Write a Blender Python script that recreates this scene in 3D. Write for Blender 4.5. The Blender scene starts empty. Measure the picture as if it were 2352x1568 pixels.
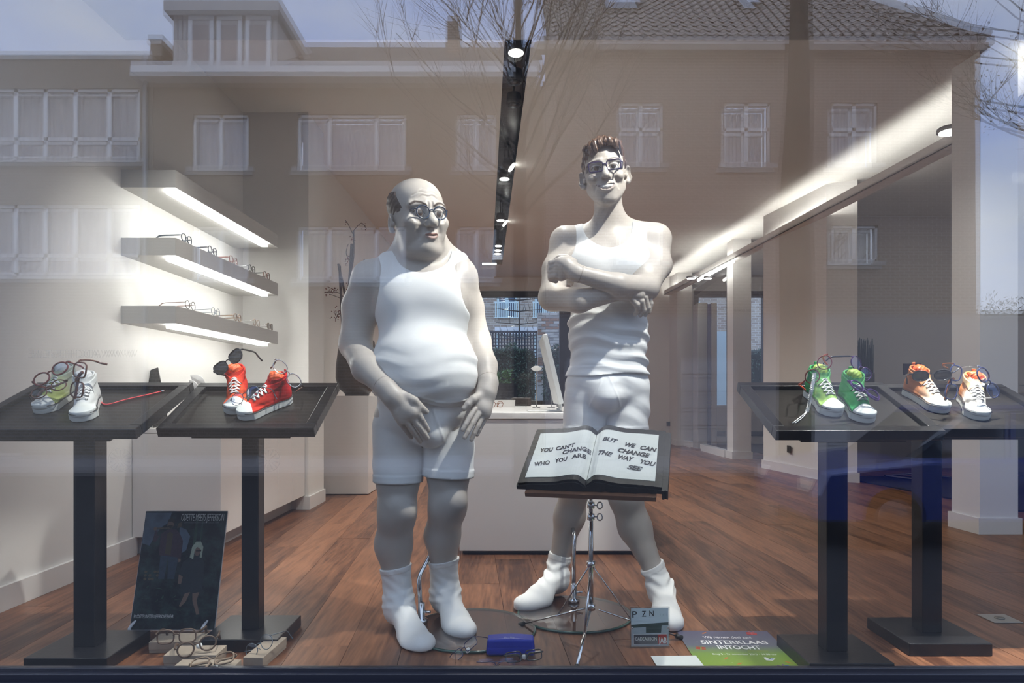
import bpy, bmesh, math, random
import numpy as np
from mathutils import Vector, Matrix, Euler
random.seed(7); np.random.seed(7)
SC = bpy.context.scene
COL = SC.collection
# ------------------------------------------------------------------ camera (shift lens, level, facing +y)
FPX, CX, HY, CH = 1568.0, 1176.0, 910.0, 0.86
cam_d = bpy.data.cameras.new('camera'); cam = bpy.data.objects.new('camera', cam_d); COL.objects.link(cam)
cam.location = (0, 0, CH); cam.rotation_euler = (math.pi/2, 0, 0)
cam_d.sensor_width = 36.0; cam_d.lens = 24.0; cam_d.shift_y = 126.0/2352.0
cam_d.clip_start = 0.05; cam_d.clip_end = 300
SC.camera = cam
SC.view_settings.view_transform = 'Standard'; SC.view_settings.look = 'None'
SC.view_settings.gamma = 1.0; SC.view_settings.use_curve_mapping = False
SC.view_settings.exposure = 0.5
SC.cycles.use_denoising = True
SC.cycles.max_bounces = 8; SC.cycles.diffuse_bounces = 4; SC.cycles.glossy_bounces = 4
SC.cycles.transparent_max_bounces = 24; SC.cycles.transmission_bounces = 6
SC.cycles.caustics_reflective = False; SC.cycles.caustics_refractive = False
SC.cycles.sample_clamp_indirect = 4.0
# ------------------------------------------------------------------ sky, the shop's lamps and added unseen fill lights
GY = 2.07                                  # inner face of the shop window
wd = bpy.data.worlds.new('sky'); SC.world = wd; wd.use_nodes = True
_n = wd.node_tree.nodes; _l = wd.node_tree.links; _bg = _n['Background']
_tc = _n.new('ShaderNodeTexCoord'); _mp = _n.new('ShaderNodeMapping'); _mp.inputs['Scale'].default_value = (1.2, 1.2, 3.2)
_no = _n.new('ShaderNodeTexNoise'); _no.inputs['Scale'].default_value = 1.6; _no.inputs['Detail'].default_value = 6; _no.inputs['Roughness'].default_value = .55
_cr = _n.new('ShaderNodeValToRGB'); _cr.color_ramp.elements[0].position = .38; _cr.color_ramp.elements[1].position = .70
_cr.color_ramp.elements[0].color = (.44, .58, 1.0, 1); _cr.color_ramp.elements[1].color = (.86, .92, 1.0, 1)
_l.new(_tc.outputs['Generated'], _mp.inputs['Vector']); _l.new(_mp.outputs[0], _no.inputs['Vector']); _l.new(_no.outputs['Fac'], _cr.inputs[0]); _l.new(_cr.outputs[0], _bg.inputs['Color'])
_bg.inputs['Strength'].default_value = 1.70
def spot(loc, target, energy, size, blend=.25, radius=.02, color=(1, .965, .92)):
    d = bpy.data.lights.new('spot', 'SPOT'); d.energy = energy; d.spot_size = math.radians(size); d.spot_blend = blend; d.shadow_soft_size = radius; d.color = color
    o = bpy.data.objects.new('spot_light', d); COL.objects.link(o); o.location = Vector(loc)+(Vector(target)-Vector(loc)).normalized()*.07
    o.rotation_euler = (Vector(target)-Vector(loc)).to_track_quat('-Z', 'Y').to_euler()
    return o
WINDOW_SPOTS = [((.58, 2.13, 2.45), (-.32, 2.42, 1.20), 130, 34, .35), ((.95, 2.13, 2.50), (.39, 2.74, 1.50), 118, 38, .35), ((1.75, 2.22, 2.50), (1.35, 2.34, .86), 150, 32, .5), ((-.62, 2.20, 2.46), (-1.10, 2.34, .86), 110, 34, .6),
                ((.55, 2.16, 2.40), (.45, 2.35, .30), 60, 38, .6), ((1.45, 2.14, 2.40), (1.80, 2.25, 0), 330, 34, .5)]
for a in WINDOW_SPOTS: spot(*a)
TRACK = [(4.22, 0), (6.37, 1), (6.67, 0), (8.24, 0), (8.43, 1), (9.64, 0), (9.93, 0), (10.17, 0)]      # lamps in the ceiling slot
def slot_x(y): return .035-.040*(y-4.2)
for y, tilt in TRACK: spot((slot_x(y)+.01, y, 2.92), (slot_x(y)+(.9 if tilt else 0), y-.1, 0), 105, 120, .9, .04)
def area(loc, target, energy, sx, sy, color=(1, .96, .9)):
    d = bpy.data.lights.new('area', 'AREA'); d.shape = 'RECTANGLE'; d.size = sx; d.size_y = sy; d.energy = energy; d.color = color
    o = bpy.data.objects.new('area_light', d); COL.objects.link(o); o.location = loc
    o.rotation_euler = (Vector(target)-Vector(loc)).to_track_quat('-Z', 'Y').to_euler()
    return o
area((5.2, 6.4, 2.95), (5.2, 6.6, 0), 9, 1.2, .4)  # unseen area light added to brighten the waiting corner
for a in (((.15, 2.95, 2.70), (.2, 3.9, .3), 120, 80, .9), ((-1.15, 2.9, 2.70), (-1.9, 4.0, .2), 62, 70, .9), ((2.0, 3.0, 2.70), (2.7, 4.8, .5), 45, 80, .9), ((.95, 2.14, 2.40), (.80, 2.30, 0), 90, 24, .6), ((-.12, 2.2, 2.42), (.02, 2.98, 0), 130, 8, .8)): spot(*a, .06)  # unseen spots added to brighten desk, cabinet, right side, flyers and a floor patch
# ------------------------------------------------------------------ small helpers
def W(px, py, d):
    return np.array([(px-CX)*d/FPX, d, CH+(HY-py)*d/FPX])
def V3(a): return Vector((float(a[0]), float(a[1]), float(a[2])))

def ramp_nodes(nt): return nt.nodes, nt.links
MATS = {}
def mat(name, color=(.8,.8,.8), rough=.5, metal=0.0, spec=.5, coat=0.0, emit=None, estr=0.0, noise=None, bump=None, alpha=None):
    """principled material with optional colour noise (scale, amount) and bump (scale, strength)"""
    if name in MATS: return MATS[name]
    m = bpy.data.materials.new(name); m.use_nodes = True
    nt = m.node_tree; b = nt.nodes['Principled BSDF']
    b.inputs['Base Color'].default_value = (*color, 1); b.inputs['Roughness'].default_value = rough
    b.inputs['Metallic'].default_value = metal; b.inputs['Specular IOR Level'].default_value = spec
    b.inputs['Coat Weight'].default_value = coat
    if emit is not None:
        b.inputs['Emission Color'].default_value = (*emit, 1); b.inputs['Emission Strength'].default_value = estr
    if noise or bump:
        tc = nt.nodes.new('ShaderNodeNewGeometry')
    if noise:
        n = nt.nodes.new('ShaderNodeTexNoise'); n.inputs['Scale'].default_value = noise[0]; n.inputs['Detail'].default_value = 5
        nt.links.new(tc.outputs['Position'], n.inputs['Vector'])
        mx = nt.nodes.new('ShaderNodeMix'); mx.data_type = 'RGBA'
        a = noise[1]
        mx.inputs[6].default_value = (*[c*(1-a) for c in color], 1); mx.inputs[7].default_value = (*[min(1, c*(1+a)) for c in color], 1)
        nt.links.new(n.outputs['Fac'], mx.inputs[0]); nt.links.new(mx.outputs[2], b.inputs['Base Color'])
    if bump:
        n2 = nt.nodes.new('ShaderNodeTexNoise'); n2.inputs['Scale'].default_value = bump[0]; n2.inputs['Detail'].default_value = 4
        nt.links.new(tc.outputs['Position'], n2.inputs['Vector'])
        bp = nt.nodes.new('ShaderNodeBump'); bp.inputs['Strength'].default_value = bump[1]; bp.inputs['Distance'].default_value = .002
        nt.links.new(n2.outputs['Fac'], bp.inputs['Height']); nt.links.new(bp.outputs['Normal'], b.inputs['Normal'])
    MATS[name] = m
    return m

def glass_mat(name, f0=.05, tint=(1,1,1), rough=0.0, refl=(1,1,1), both=False):
    """thin clear sheet: passes light straight through and mirrors by a Schlick curve"""
    if name in MATS: return MATS[name]
    m = bpy.data.materials.new(name); m.use_nodes = True
    nt = m.node_tree; N = nt.nodes; L = nt.links
    N.remove(N['Principled BSDF']); out = N['Material Output']
    g = N.new('ShaderNodeNewGeometry')
    dt = N.new('ShaderNodeVectorMath'); dt.operation = 'DOT_PRODUCT'
    L.new(g.outputs['Normal'], dt.inputs[0]); L.new(g.outputs['Incoming'], dt.inputs[1])
    ab = N.new('ShaderNodeMath'); ab.operation = 'ABSOLUTE'; L.new(dt.outputs['Value'], ab.inputs[0])
    om = N.new('ShaderNodeMath'); om.operation = 'SUBTRACT'; om.inputs[0].default_value = 1; L.new(ab.outputs[0], om.inputs[1])
    pw = N.new('ShaderNodeMath'); pw.operation = 'POWER'; pw.inputs[1].default_value = 5; L.new(om.outputs[0], pw.inputs[0])
    ma = N.new('ShaderNodeMath'); ma.operation = 'MULTIPLY_ADD'; ma.inputs[1].default_value = 1-f0; ma.inputs[2].default_value = f0
    L.new(pw.outputs[0], ma.inputs[0])
    fac = ma.outputs[0]
    if not both:
        bf = N.new('ShaderNodeMath'); bf.operation = 'SUBTRACT'; bf.inputs[0].default_value = 1; L.new(g.outputs['Backfacing'], bf.inputs[1])
        mu = N.new('ShaderNodeMath'); mu.operation = 'MULTIPLY'; L.new(fac, mu.inputs[0]); L.new(bf.outputs[0], mu.inputs[1]); fac = mu.outputs[0]
    t = N.new('ShaderNodeBsdfTransparent'); t.inputs[0].default_value = (*tint, 1)
    gl = N.new('ShaderNodeBsdfGlossy'); gl.inputs['Roughness'].default_value = rough; gl.inputs['Color'].default_value = (*refl, 1)
    mx = N.new('ShaderNodeMixShader'); L.new(fac, mx.inputs[0]); L.new(t.outputs[0], mx.inputs[1]); L.new(gl.outputs[0], mx.inputs[2])
    L.new(mx.outputs[0], out.inputs['Surface'])
    MATS[name] = m
    return m

def tag(o, label=None, cat=None, group=None, kind=None):
    if label: o['label'] = label
    if cat: o['category'] = cat
    if group: o['group'] = group
    if kind: o['kind'] = kind
    return o
def thing(name, label, cat, loc=(0,0,0), group=None):
    o = bpy.data.objects.new(name, None); COL.objects.link(o)
    o.location = V3(loc); o.empty_display_size = .05
    return tag(o, label, cat, group)
def link(name, me, m=None, parent=None, smooth=False):
    """mesh built in the parent's local space"""
    o = bpy.data.objects.new(name, me); COL.objects.link(o)
    if m is not None:
        ms = m if isinstance(m, (list, tuple)) else [m]
        if len(me.materials) == 0:
            for q in ms: me.materials.append(q)
        elif list(me.materials) != list(ms):
            for i, q in enumerate(ms):
                o.material_slots[i].link = 'OBJECT'; o.material_slots[i].material = q
    if parent is not None: o.parent = parent
    if smooth:
        me.polygons.foreach_set('use_smooth', [True]*len(me.polygons))
    return o
def bm_obj(name, bm, m=None, parent=None, smooth=False):
    me = bpy.data.meshes.new(name); bm.normal_update(); bm.to_mesh(me); bm.free()
    return link(name, me, m, parent, smooth)
def copy_tree(o, parent=None):
    c = o.copy(); COL.objects.link(c)
    if parent is not None: c.parent = parent
    for ch in list(o.children): copy_tree(ch, c)
    return c

def add_box(bm, lo, hi, bevel=0.0, M=None, mi=0):
    lo = np.minimum(lo, hi) if False else np.array(lo, float); hi = np.array(hi, float)
    vs = [bm.verts.new((lo[0] if i & 1 == 0 else hi[0], lo[1] if i & 2 == 0 else hi[1], lo[2] if i & 4 == 0 else hi[2])) for i in range(8)]
    fs = [bm.faces.new([vs[i] for i in f]) for f in ((0,2,3,1),(4,5,7,6),(0,1,5,4),(2,6,7,3),(0,4,6,2),(1,3,7,5))]
    for f in fs: f.material_index = mi
    if bevel > 0:
        es = list({e for f in fs for e in f.edges})
        r = bmesh.ops.bevel(bm, geom=es, offset=bevel, segments=2, profile=.5, affect='EDGES')
        vs = list({v for f in r['faces'] for v in f.verts} | {v for v in vs if v.is_valid})
        for f in r['faces']: f.material_index = mi
    if M is not None: bmesh.ops.transform(bm, matrix=M, verts=[v for v in vs if v.is_valid])
    return vs
def box(name, lo, hi, m, parent=None, bevel=0.0, M=None):
    bm = bmesh.new(); add_box(bm, lo, hi, bevel, M); return bm_obj(name, bm, m, parent)
def add_prism(bm, poly, z0, z1, M=None, mi=0):
    """vertical prism on an xy polygon (counter-clockwise)"""
    a = [bm.verts.new((p[0], p[1], z0)) for p in poly]; b = [bm.verts.new((p[0], p[1], z1)) for p in poly]
    n = len(poly); fs = [bm.faces.new(b), bm.faces.new(a[::-1])]
    for i in range(n): fs.append(bm.faces.new((a[i], a[(i+1)%n], b[(i+1)%n], b[i])))
    for f in fs: f.material_index = mi
    if M is not None: bmesh.ops.transform(bm, matrix=M, verts=a+b)
    return a+b
def prism(name, poly, z0, z1, m, parent=None):
    bm = bmesh.new(); add_prism(bm, poly, z0, z1); bmesh.ops.recalc_face_normals(bm, faces=bm.faces); return bm_obj(name, bm, m, parent)
def add_tube(bm, pts, r, seg=8, closed=False, flat=1.0, mi=0, caps=True):
    """round or flattened tube along a polyline; r is a number or a list"""
    P = [np.array(p, float) for p in pts]; n = len(P)
    R = [r]*n if np.isscalar(r) else list(r)
    T = []
    for i in range(n):
        a = P[(i-1) % n] if (closed or i > 0) else P[i]; b = P[(i+1) % n] if (closed or i < n-1) else P[i]
        t = b-a; T.append(t/(np.linalg.norm(t)+1e-12))
    up = np.array([0, 0, 1.0])
    if abs(T[0] @ up) > .9: up = np.array([0, 1.0, 0])
    u = np.cross(up, T[0]); u /= np.linalg.norm(u)
    rings = []
    for i in range(n):
        u = u-(u @ T[i])*T[i]; u /= (np.linalg.norm(u)+1e-12); v = np.cross(T[i], u)
        rings.append([bm.verts.new(P[i]+R[i]*(math.cos(a)*u+flat*math.sin(a)*v)) for a in [2*math.pi*k/seg for k in range(seg)]])
    m = n if closed else n-1
    for i in range(m):
        A, B = rings[i], rings[(i+1) % n]
        for k in range(seg):
            f = bm.faces.new((A[k], A[(k+1) % seg], B[(k+1) % seg], B[k])); f.smooth = True; f.material_index = mi
    if not closed and caps:
        f = bm.faces.new(rings[0][::-1]); f.material_index = mi; f = bm.faces.new(rings[-1]); f.material_index = mi
    return rings
def tube(name, pts, r, m, parent=None, seg=8, closed=False, flat=1.0):
    bm = bmesh.new(); add_tube(bm, pts, r, seg, closed, flat); return bm_obj(name, bm, m, parent)
def add_lathe(bm, prof, seg=24, c=(0,0,0), axis=None, mi=0, smooth=True):
    """prof: list of (r, z)"""
    M = Matrix.Identity(3) if axis is None else Vector((0,0,1)).rotation_difference(V3(axis)).to_matrix()
    rings = []
    for r, z in prof:
        rings.append([bm.verts.new(M @ Vector((max(r,1e-5)*math.cos(2*math.pi*k/seg), max(r,1e-5)*math.sin(2*math.pi*k/seg), z)) + V3(c)) for k in range(seg)])
    for A, B in zip(rings, rings[1:]):
        for k in range(seg):
            f = bm.faces.new((A[k], A[(k+1) % seg], B[(k+1) % seg], B[k])); f.smooth = smooth; f.material_index = mi
    f = bm.faces.new(rings[0][::-1]); f.material_index = mi; f = bm.faces.new(rings[-1]); f.material_index = mi
def lathe(name, prof, m, parent=None, seg=24, c=(0,0,0), axis=None, smooth=True):
    bm = bmesh.new(); add_lathe(bm, prof, seg, c, axis, smooth=smooth); bmesh.ops.recalc_face_normals(bm, faces=bm.faces); return bm_obj(name, bm, m, parent)
def add_quad(bm, a, b, c, d, mi=0):
    f = bm.faces.new([bm.verts.new(V3(p)) for p in (a, b, c, d)]); f.material_index = mi; return f
def catmull(pts, n=8, closed=False):
    P = [np.array(p, float) for p in pts]; m = len(P); out = []
    rng = range(m) if closed else range(m-1)
    for i in rng:
        p0 = P[(i-1) % m] if (closed or i > 0) else P[i]; p1 = P[i]; p2 = P[(i+1) % m]; p3 = P[(i+2) % m] if (closed or i < m-2) else P[(i+1) % m]
        for k in range(n):
            t = k/n
            out.append(.5*((2*p1)+(-p0+p2)*t+(2*p0-5*p1+4*p2-p3)*t*t+(-p0+3*p1-3*p2+p3)*t**3))
    if not closed: out.append(P[-1])
    return out
def text_mesh(body, size, font_shear=0.0, extrude=0.0, sx=1.0, align='LEFT', offset=0.0):
    cu = bpy.data.curves.new('text', 'FONT'); cu.body = body; cu.size = size; cu.shear = font_shear; cu.extrude = extrude; cu.align_x = align; cu.offset = offset; cu.resolution_u = 3
    o = bpy.data.objects.new('text', cu); COL.objects.link(o)
    dg = bpy.context.evaluated_depsgraph_get(); me = bpy.data.meshes.new_from_object(o.evaluated_get(dg))
    bpy.data.objects.remove(o); bpy.data.curves.remove(cu)
    if sx != 1.0:
        me.transform(Matrix.Diagonal((sx, 1, 1, 1)))
    me.materials.clear()
    return me

# ------------------------------------------------------------------ distance-field modelling (bodies, clothes, shoes)
def ell(c, r, R=None, k=.02, op='u'): return dict(t='e', c=np.array(c, float), r=np.array(r, float), R=R, k=k, op=op)
def sph(c, r, k=.02, op='u'): return ell(c, (r, r, r), None, k, op)
def cap(a, b, ra, rb=None, k=.02, op='u'): return dict(t='c', a=np.array(a, float), b=np.array(b, float), ra=ra, rb=ra if rb is None else rb, k=k, op=op)
def chain(pts, rs, k=.02, op='u', kin=.004):
    c = [cap(pts[i], pts[i+1], rs[i], rs[i+1], k if (i == 0 and op == 'u') else kin, 'u') for i in range(len(pts)-1)]
    return c if op == 'u' else [grp(c, k, op)]
def grp(prims, k=.004, op='u'): return dict(t='g', p=prims, k=k, op=op)
def smin(a, b, k):
    h = np.maximum(k-np.abs(a-b), 0)/max(k, 1e-6)
    return np.minimum(a, b)-h*h*k*.25
def prim_d(q, P):
    if q['t'] == 'e':
        p = P-q['c']
        if q['R'] is not None: p = p @ q['R']
        r = q['r']
        if r[0] == r[1] == r[2]: return np.sqrt((p*p).sum(-1))-r[0]
        a = p/r; k0 = np.sqrt((a*a).sum(-1))+1e-9; b = a/r; k1 = np.sqrt((b*b).sum(-1))+1e-9
        return k0*(k0-1)/k1
    a, b = q['a'], q['b']; ab = b-a; p = P-a
    t = np.clip((p @ ab)/(ab @ ab+1e-12), 0, 1)
    d = p-t[..., None]*ab
    return np.sqrt((d*d).sum(-1))-(q['ra']+(q['rb']-q['ra'])*t)
def bound(q):
    if q['t'] == 'e': return q['c'], float(max(q['r']))
    return (q['a']+q['b'])/2, float(np.linalg.norm(q['b']-q['a'])/2+max(q['ra'], q['rb']))
def sdf(prims, P, C=None, br=0.0):
    """P (n,512,3) block points with centres C, or plain points when C is None"""
    f = np.full(P.shape[:-1], 1.0, np.float32)
    for q in prims:
        if q['t'] == 'g':
            d = sdf(q['p'], P, C, br)
            f = smin(f, d, q['k']) if q['op'] == 'u' else -smin(-f, d, q['k'])
            continue
        if C is not None:
            c, R = bound(q)
            m = np.nonzero(((C-c)**2).sum(-1) < (R+br+.03+q['k'])**2)[0]
            if len(m) == 0: continue
            d = prim_d(q, P[m]).astype(np.float32)
            f[m] = smin(f[m], d, q['k']) if q['op'] == 'u' else -smin(-f[m], d, q['k'])
        else:
            d = prim_d(q, P).astype(np.float32)
            f = smin(f, d, q['k']) if q['op'] == 'u' else -smin(-f, d, q['k'])
    return f
EDG = [(0,1),(2,3),(4,5),(6,7),(0,2),(1,3),(4,6),(5,7),(0,4),(1,5),(2,6),(3,7)]
CO = np.array([[i & 1, (i >> 1) & 1, (i >> 2) & 1] for i in range(8)])
def extract(field, lo, hi, h, slack=.015):
    """surface nets over a block-sparse grid; field(P, C, br) -> distances"""
    lo = np.array(lo, float); hi = np.array(hi, float); B = 8
    nb = np.maximum(1, np.ceil((hi-lo)/(h*B)).astype(int)); n = nb*B
    bi = np.stack(np.meshgrid(*[np.arange(k) for k in nb], indexing='ij'), -1).reshape(-1, 3)
    cen = lo+(bi*B+(B-1)/2)*h; br = h*B*.87
    dc = field(cen[:, None, :], None, 0)[:, 0]
    act = np.abs(dc) < br*1.25+slack
    G = np.repeat(np.repeat(np.repeat(dc.reshape(nb), B, 0), B, 1), B, 2).astype(np.float32)
    loc = np.stack(np.meshgrid(*[np.arange(B)]*3, indexing='ij'), -1).reshape(-1, 3)
    ba = bi[act]; ca = cen[act]
    Gv = G.reshape(nb[0], B, nb[1], B, nb[2], B)
    step = 3000
    for s in range(0, len(ba), step):
        b = ba[s:s+step]; P = lo+(b[:, None, :]*B+loc[None])*h
        d = field(P, ca[s:s+step], br)
        Gv[b[:, 0], :, b[:, 1], :, b[:, 2], :] = d.reshape(-1, B, B, B)
    sg = G < 0
    cnt = np.zeros(n-1, np.int8)
    for i in range(8):
        o = CO[i]; cnt += sg[o[0]:n[0]-1+o[0], o[1]:n[1]-1+o[1], o[2]:n[2]-1+o[2]]
    cells = np.argwhere((cnt > 0) & (cnt < 8))
    vals = np.stack([G[cells[:, 0]+o[0], cells[:, 1]+o[1], cells[:, 2]+o[2]] for o in CO], 1)
    acc = np.zeros((len(cells), 3)); num = np.zeros(len(cells))
    for a, b in EDG:
        va, vb = vals[:, a], vals[:, b]; m = (va < 0) != (vb < 0)
        t = np.where(m, va/np.where(m, va-vb, 1), 0)
        acc += np.where(m[:, None], CO[a]+t[:, None]*(CO[b]-CO[a]), 0); num += m
    verts = lo+(cells+acc/num[:, None])*h
    idx = np.full(n-1, -1, np.int64); idx[cells[:, 0], cells[:, 1], cells[:, 2]] = np.arange(len(cells))
    quads = []
    for ax in range(3):
        u, v = (ax+1) % 3, (ax+2) % 3
        sl0 = [slice(None)]*3; sl1 = [slice(None)]*3
        sl0[ax] = slice(0, n[ax]-1); sl1[ax] = slice(1, n[ax])
        d = sg[tuple(sl0)] != sg[tuple(sl1)]
        e = np.argwhere(d); e = e[(e[:, u] > 0) & (e[:, v] > 0) & (e[:, u] < n[u]-1) & (e[:, v] < n[v]-1)]
        ins = sg[e[:, 0], e[:, 1], e[:, 2]]
        def at(du, dv):
            q = e.copy(); q[:, u] -= du; q[:, v] -= dv; return idx[q[:, 0], q[:, 1], q[:, 2]]
        q = np.stack([at(1, 1), at(0, 1), at(0, 0), at(1, 0)], 1)
        q[~ins] = q[~ins][:, ::-1]
        quads.append(q)
    quads = np.concatenate(quads); quads = quads[(quads >= 0).all(1)]
    return verts, quads
def join_nets(parts):
    vs, qs, o = [], [], 0
    for v, q in parts: vs.append(v); qs.append(q+o); o += len(v)
    return np.concatenate(vs), np.concatenate(qs)
def net_mesh(name, v, q, colors=None):
    me = bpy.data.meshes.new(name)
    me.vertices.add(len(v)); me.vertices.foreach_set('co', np.asarray(v, np.float32).ravel())
    me.loops.add(q.size); me.loops.foreach_set('vertex_index', q.astype(np.int32).ravel())
    me.polygons.add(len(q)); me.polygons.foreach_set('loop_start', np.arange(0, q.size, 4, dtype=np.int32))
    me.update(calc_edges=True)
    me.polygons.foreach_set('use_smooth', np.ones(len(q), bool))
    if colors is not None:
        ca = me.color_attributes.new('paint', 'FLOAT_COLOR', 'POINT')
        ca.data.foreach_set('color', np.concatenate([colors, np.ones((len(v), 1))], 1).astype(np.float32).ravel())
    me.validate(); me.update()
    return me
def paint_mat(name, rough=.5, bump=None, spec=.4, wave=None):
    """base colour from the painted colour attribute"""
    if name in MATS: return MATS[name]
    m = mat(name, (.6,.6,.6), rough, spec=spec, bump=bump)
    nt = m.node_tree; at = nt.nodes.new('ShaderNodeVertexColor'); at.layer_name = 'paint'
    nt.links.new(at.outputs['Color'], nt.nodes['Principled BSDF'].inputs['Base Color'])
    return m
def seg_dist(P, pts):
    d = np.full(len(P), 9.0)
    for a, b in zip(pts, pts[1:]):
        a = np.array(a, float); b = np.array(b, float); ab = b-a; p = P-a
        t = np.clip((p @ ab)/(ab @ ab), 0, 1); d = np.minimum(d, np.linalg.norm(p-t[:, None]*ab, axis=1))
    return d
def rotm(rx=0, ry=0, rz=0):
    return np.array(Euler((rx, ry, rz), 'XYZ').to_matrix())
# ------------------------------------------------------------------ shop shell
ZC = 3.02
AX = np.array([-.064, 1.0]); AX /= np.linalg.norm(AX); NX = np.array([AX[1], -AX[0]])   # the shop runs slightly askew to its window
def st(o): return tag(o, kind='structure')
PAINT = mat('white_paint', (.72, .70, .675), .6, spec=.2, bump=(60, .05))
PAINT2 = mat('white_lacquer', (.70, .675, .66), .28, spec=.4)
CEIL = mat('ceiling_paint', (.66, .64, .61), .7, spec=.1)
BLACK = mat('black_slot', (.012, .012, .013), .25, spec=.4)
DARKF = mat('dark_frame', (.016, .018, .028), .3, spec=.5)
LED = mat('led_white', (1, 1, 1), .5, emit=(1, .97, .92), estr=14)
LAMP = mat('lamp_face', (1, 1, 1), .5, emit=(1, .97, .92), estr=18)
# oak floor: one object per board
m = bpy.data.materials.new('oak_board'); m.use_nodes = True; MATS['oak_board'] = m
nt = m.node_tree; N = nt.nodes; L = nt.links; b = N['Principled BSDF']
g = N.new('ShaderNodeNewGeometry'); oi = N.new('ShaderNodeObjectInfo')
mp = N.new('ShaderNodeMapping'); mp.inputs['Rotation'].default_value = (0, 0, -math.atan2(.064, 1)); mp.inputs['Scale'].default_value = (9, .75, 1)
L.new(g.outputs['Position'], mp.inputs['Vector'])
ad = N.new('ShaderNodeVectorMath'); ad.operation = 'MULTIPLY_ADD'; ad.inputs[1].default_value = (37, 61, 13)
cb = N.new('ShaderNodeCombineXYZ'); [L.new(oi.outputs['Random'], cb.inputs[i]) for i in range(3)]
L.new(cb.outputs[0], ad.inputs[0]); L.new(mp.outputs[0], ad.inputs[2])
n1 = N.new('ShaderNodeTexNoise'); n1.inputs['Scale'].default_value = .9; n1.inputs['Detail'].default_value = 2; n1.inputs['Distortion'].default_value = .6; L.new(ad.outputs[0], n1.inputs['Vector'])
rg = N.new('ShaderNodeMath'); rg.operation = 'MULTIPLY'; rg.inputs[1].default_value = 17; L.new(n1.outputs['Fac'], rg.inputs[0])
sn = N.new('ShaderNodeMath'); sn.operation = 'SINE'; L.new(rg.outputs[0], sn.inputs[0])
n2 = N.new('ShaderNodeTexNoise'); n2.inputs['Scale'].default_value = 9; n2.inputs['Detail'].default_value = 5; L.new(ad.outputs[0], n2.inputs['Vector'])
mm = N.new('ShaderNodeMath'); mm.operation = 'MULTIPLY_ADD'; mm.inputs[1].default_value = .13; L.new(sn.outputs[0], mm.inputs[0]); L.new(n2.outputs['Fac'], mm.inputs[2])
m3 = N.new('ShaderNodeMath'); m3.operation = 'MULTIPLY_ADD'; m3.inputs[1].default_value = .34; L.new(oi.outputs['Random'], m3.inputs[0]); L.new(mm.outputs[0], m3.inputs[2])
cr = N.new('ShaderNodeValToRGB'); cr.color_ramp.elements[0].position = .36; cr.color_ramp.elements[1].position = .98
cr.color_ramp.elements[0].color = (.070, .026, .013, 1); cr.color_ramp.elements[1].color = (.27, .118, .060, 1)
L.new(m3.outputs[0], cr.inputs[0]); L.new(cr.outputs[0], b.inputs['Base Color'])
b.inputs['Roughness'].default_value = .38; b.inputs['Specular IOR Level'].default_value = .4
bp = N.new('ShaderNodeBump'); bp.inputs['Strength'].default_value = .2; bp.inputs['Distance'].default_value = .002; L.new(mm.outputs[0], bp.inputs['Height']); L.new(bp.outputs[0], b.inputs['Normal'])
floor = st(box('floor', (-2.3, 2.09, -.06), (7.4, 13.0, -.014), mat('subfloor', (.05, .03, .02), .8)))
bm = bmesh.new(); add_box(bm, (-.5, -.5, -1), (.5, .5, 0)); PL = bpy.data.meshes.new('plank'); bm.normal_update(); bm.to_mesh(PL); bm.free(); PL.materials.append(m)
rng = random.Random(3); PWD = .185; ang = math.atan2(-AX[0], AX[1])
def plank_ok(x, y):
    if y < 2.0 or y > 12.6: return False
    if x < -2.1 or x > .80*y+.25 or x < -.80*y-.2: return False
    if x > 3.5 and y > 8.5: return False
    if y > 6 and x < -1.8: return False
    return True
for i in range(-16, 42):
    v = 1.0-rng.random()*1.9
    while v < 13:
        ln = rng.choice([1.5, 1.9, 1.9, 2.2])
        cx, cy = NX*(i*PWD+.05)+AX*(v+ln/2)
        y0 = v; lo_v, hi_v = max(v, (2.10+PWD*.033-NX[1]*(i*PWD+.05))/AX[1]), min(v+ln, 12.45)
        if hi_v-lo_v > .05:
            c = NX*(i*PWD+.05)+AX*((lo_v+hi_v)/2)
            e0 = NX*(i*PWD+.05)+AX*lo_v; e1 = NX*(i*PWD+.05)+AX*hi_v
            if (plank_ok(*e0) or plank_ok(*e1) or plank_ok(*c)) and e0[1] > 2.07:
                o = bpy.data.objects.new('plank', PL); COL.objects.link(o); o.parent = floor
                o.location = (c[0], c[1], -rng.random()*.0008); o.scale = (PWD-.0014, hi_v-lo_v-.0014, .013); o.rotation_euler = (0, 0, ang)
        v += ln
# ceiling with the dark slot, lower soffit by the window
def xs(y): return slot_x(y)
c0, c1, ce = 3.62, 12.6, 11.2
cl = st(prism('ceiling', [(-2.3, c0), (xs(c0)-.082, c0), (xs(ce)-.082, ce), (xs(ce)-.082, c1), (-2.3, c1)], ZC, ZC+.08, CEIL))
prism('panel', [(xs(c0)+.082, c0), (7.4, c0), (7.4, c1), (xs(ce)+.082, c1), (xs(ce)+.082, ce)], ZC, ZC+.08, CEIL, cl)
prism('panel', [(xs(ce)-.082, ce), (xs(ce)+.082, ce), (xs(ce)+.082, c1), (xs(ce)-.082, c1)], ZC, ZC+.08, CEIL, cl)
bm = bmesh.new()
for a, bb in ((-.10, -.081), (.081, .10)):
    add_prism(bm, [(xs(c0)+a, c0), (xs(c0)+bb, c0), (xs(ce)+bb, ce), (xs(ce)+a, ce)], ZC+.004, ZC+.20)
add_prism(bm, [(xs(c0)-.1, c0), (xs(c0)+.1, c0), (xs(ce)+.1, ce), (xs(ce)-.1, ce)], ZC+.18, ZC+.21)
bmesh.ops.recalc_face_normals(bm, faces=bm.faces); bm_obj('slot_lining', bm, BLACK, cl)
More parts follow.
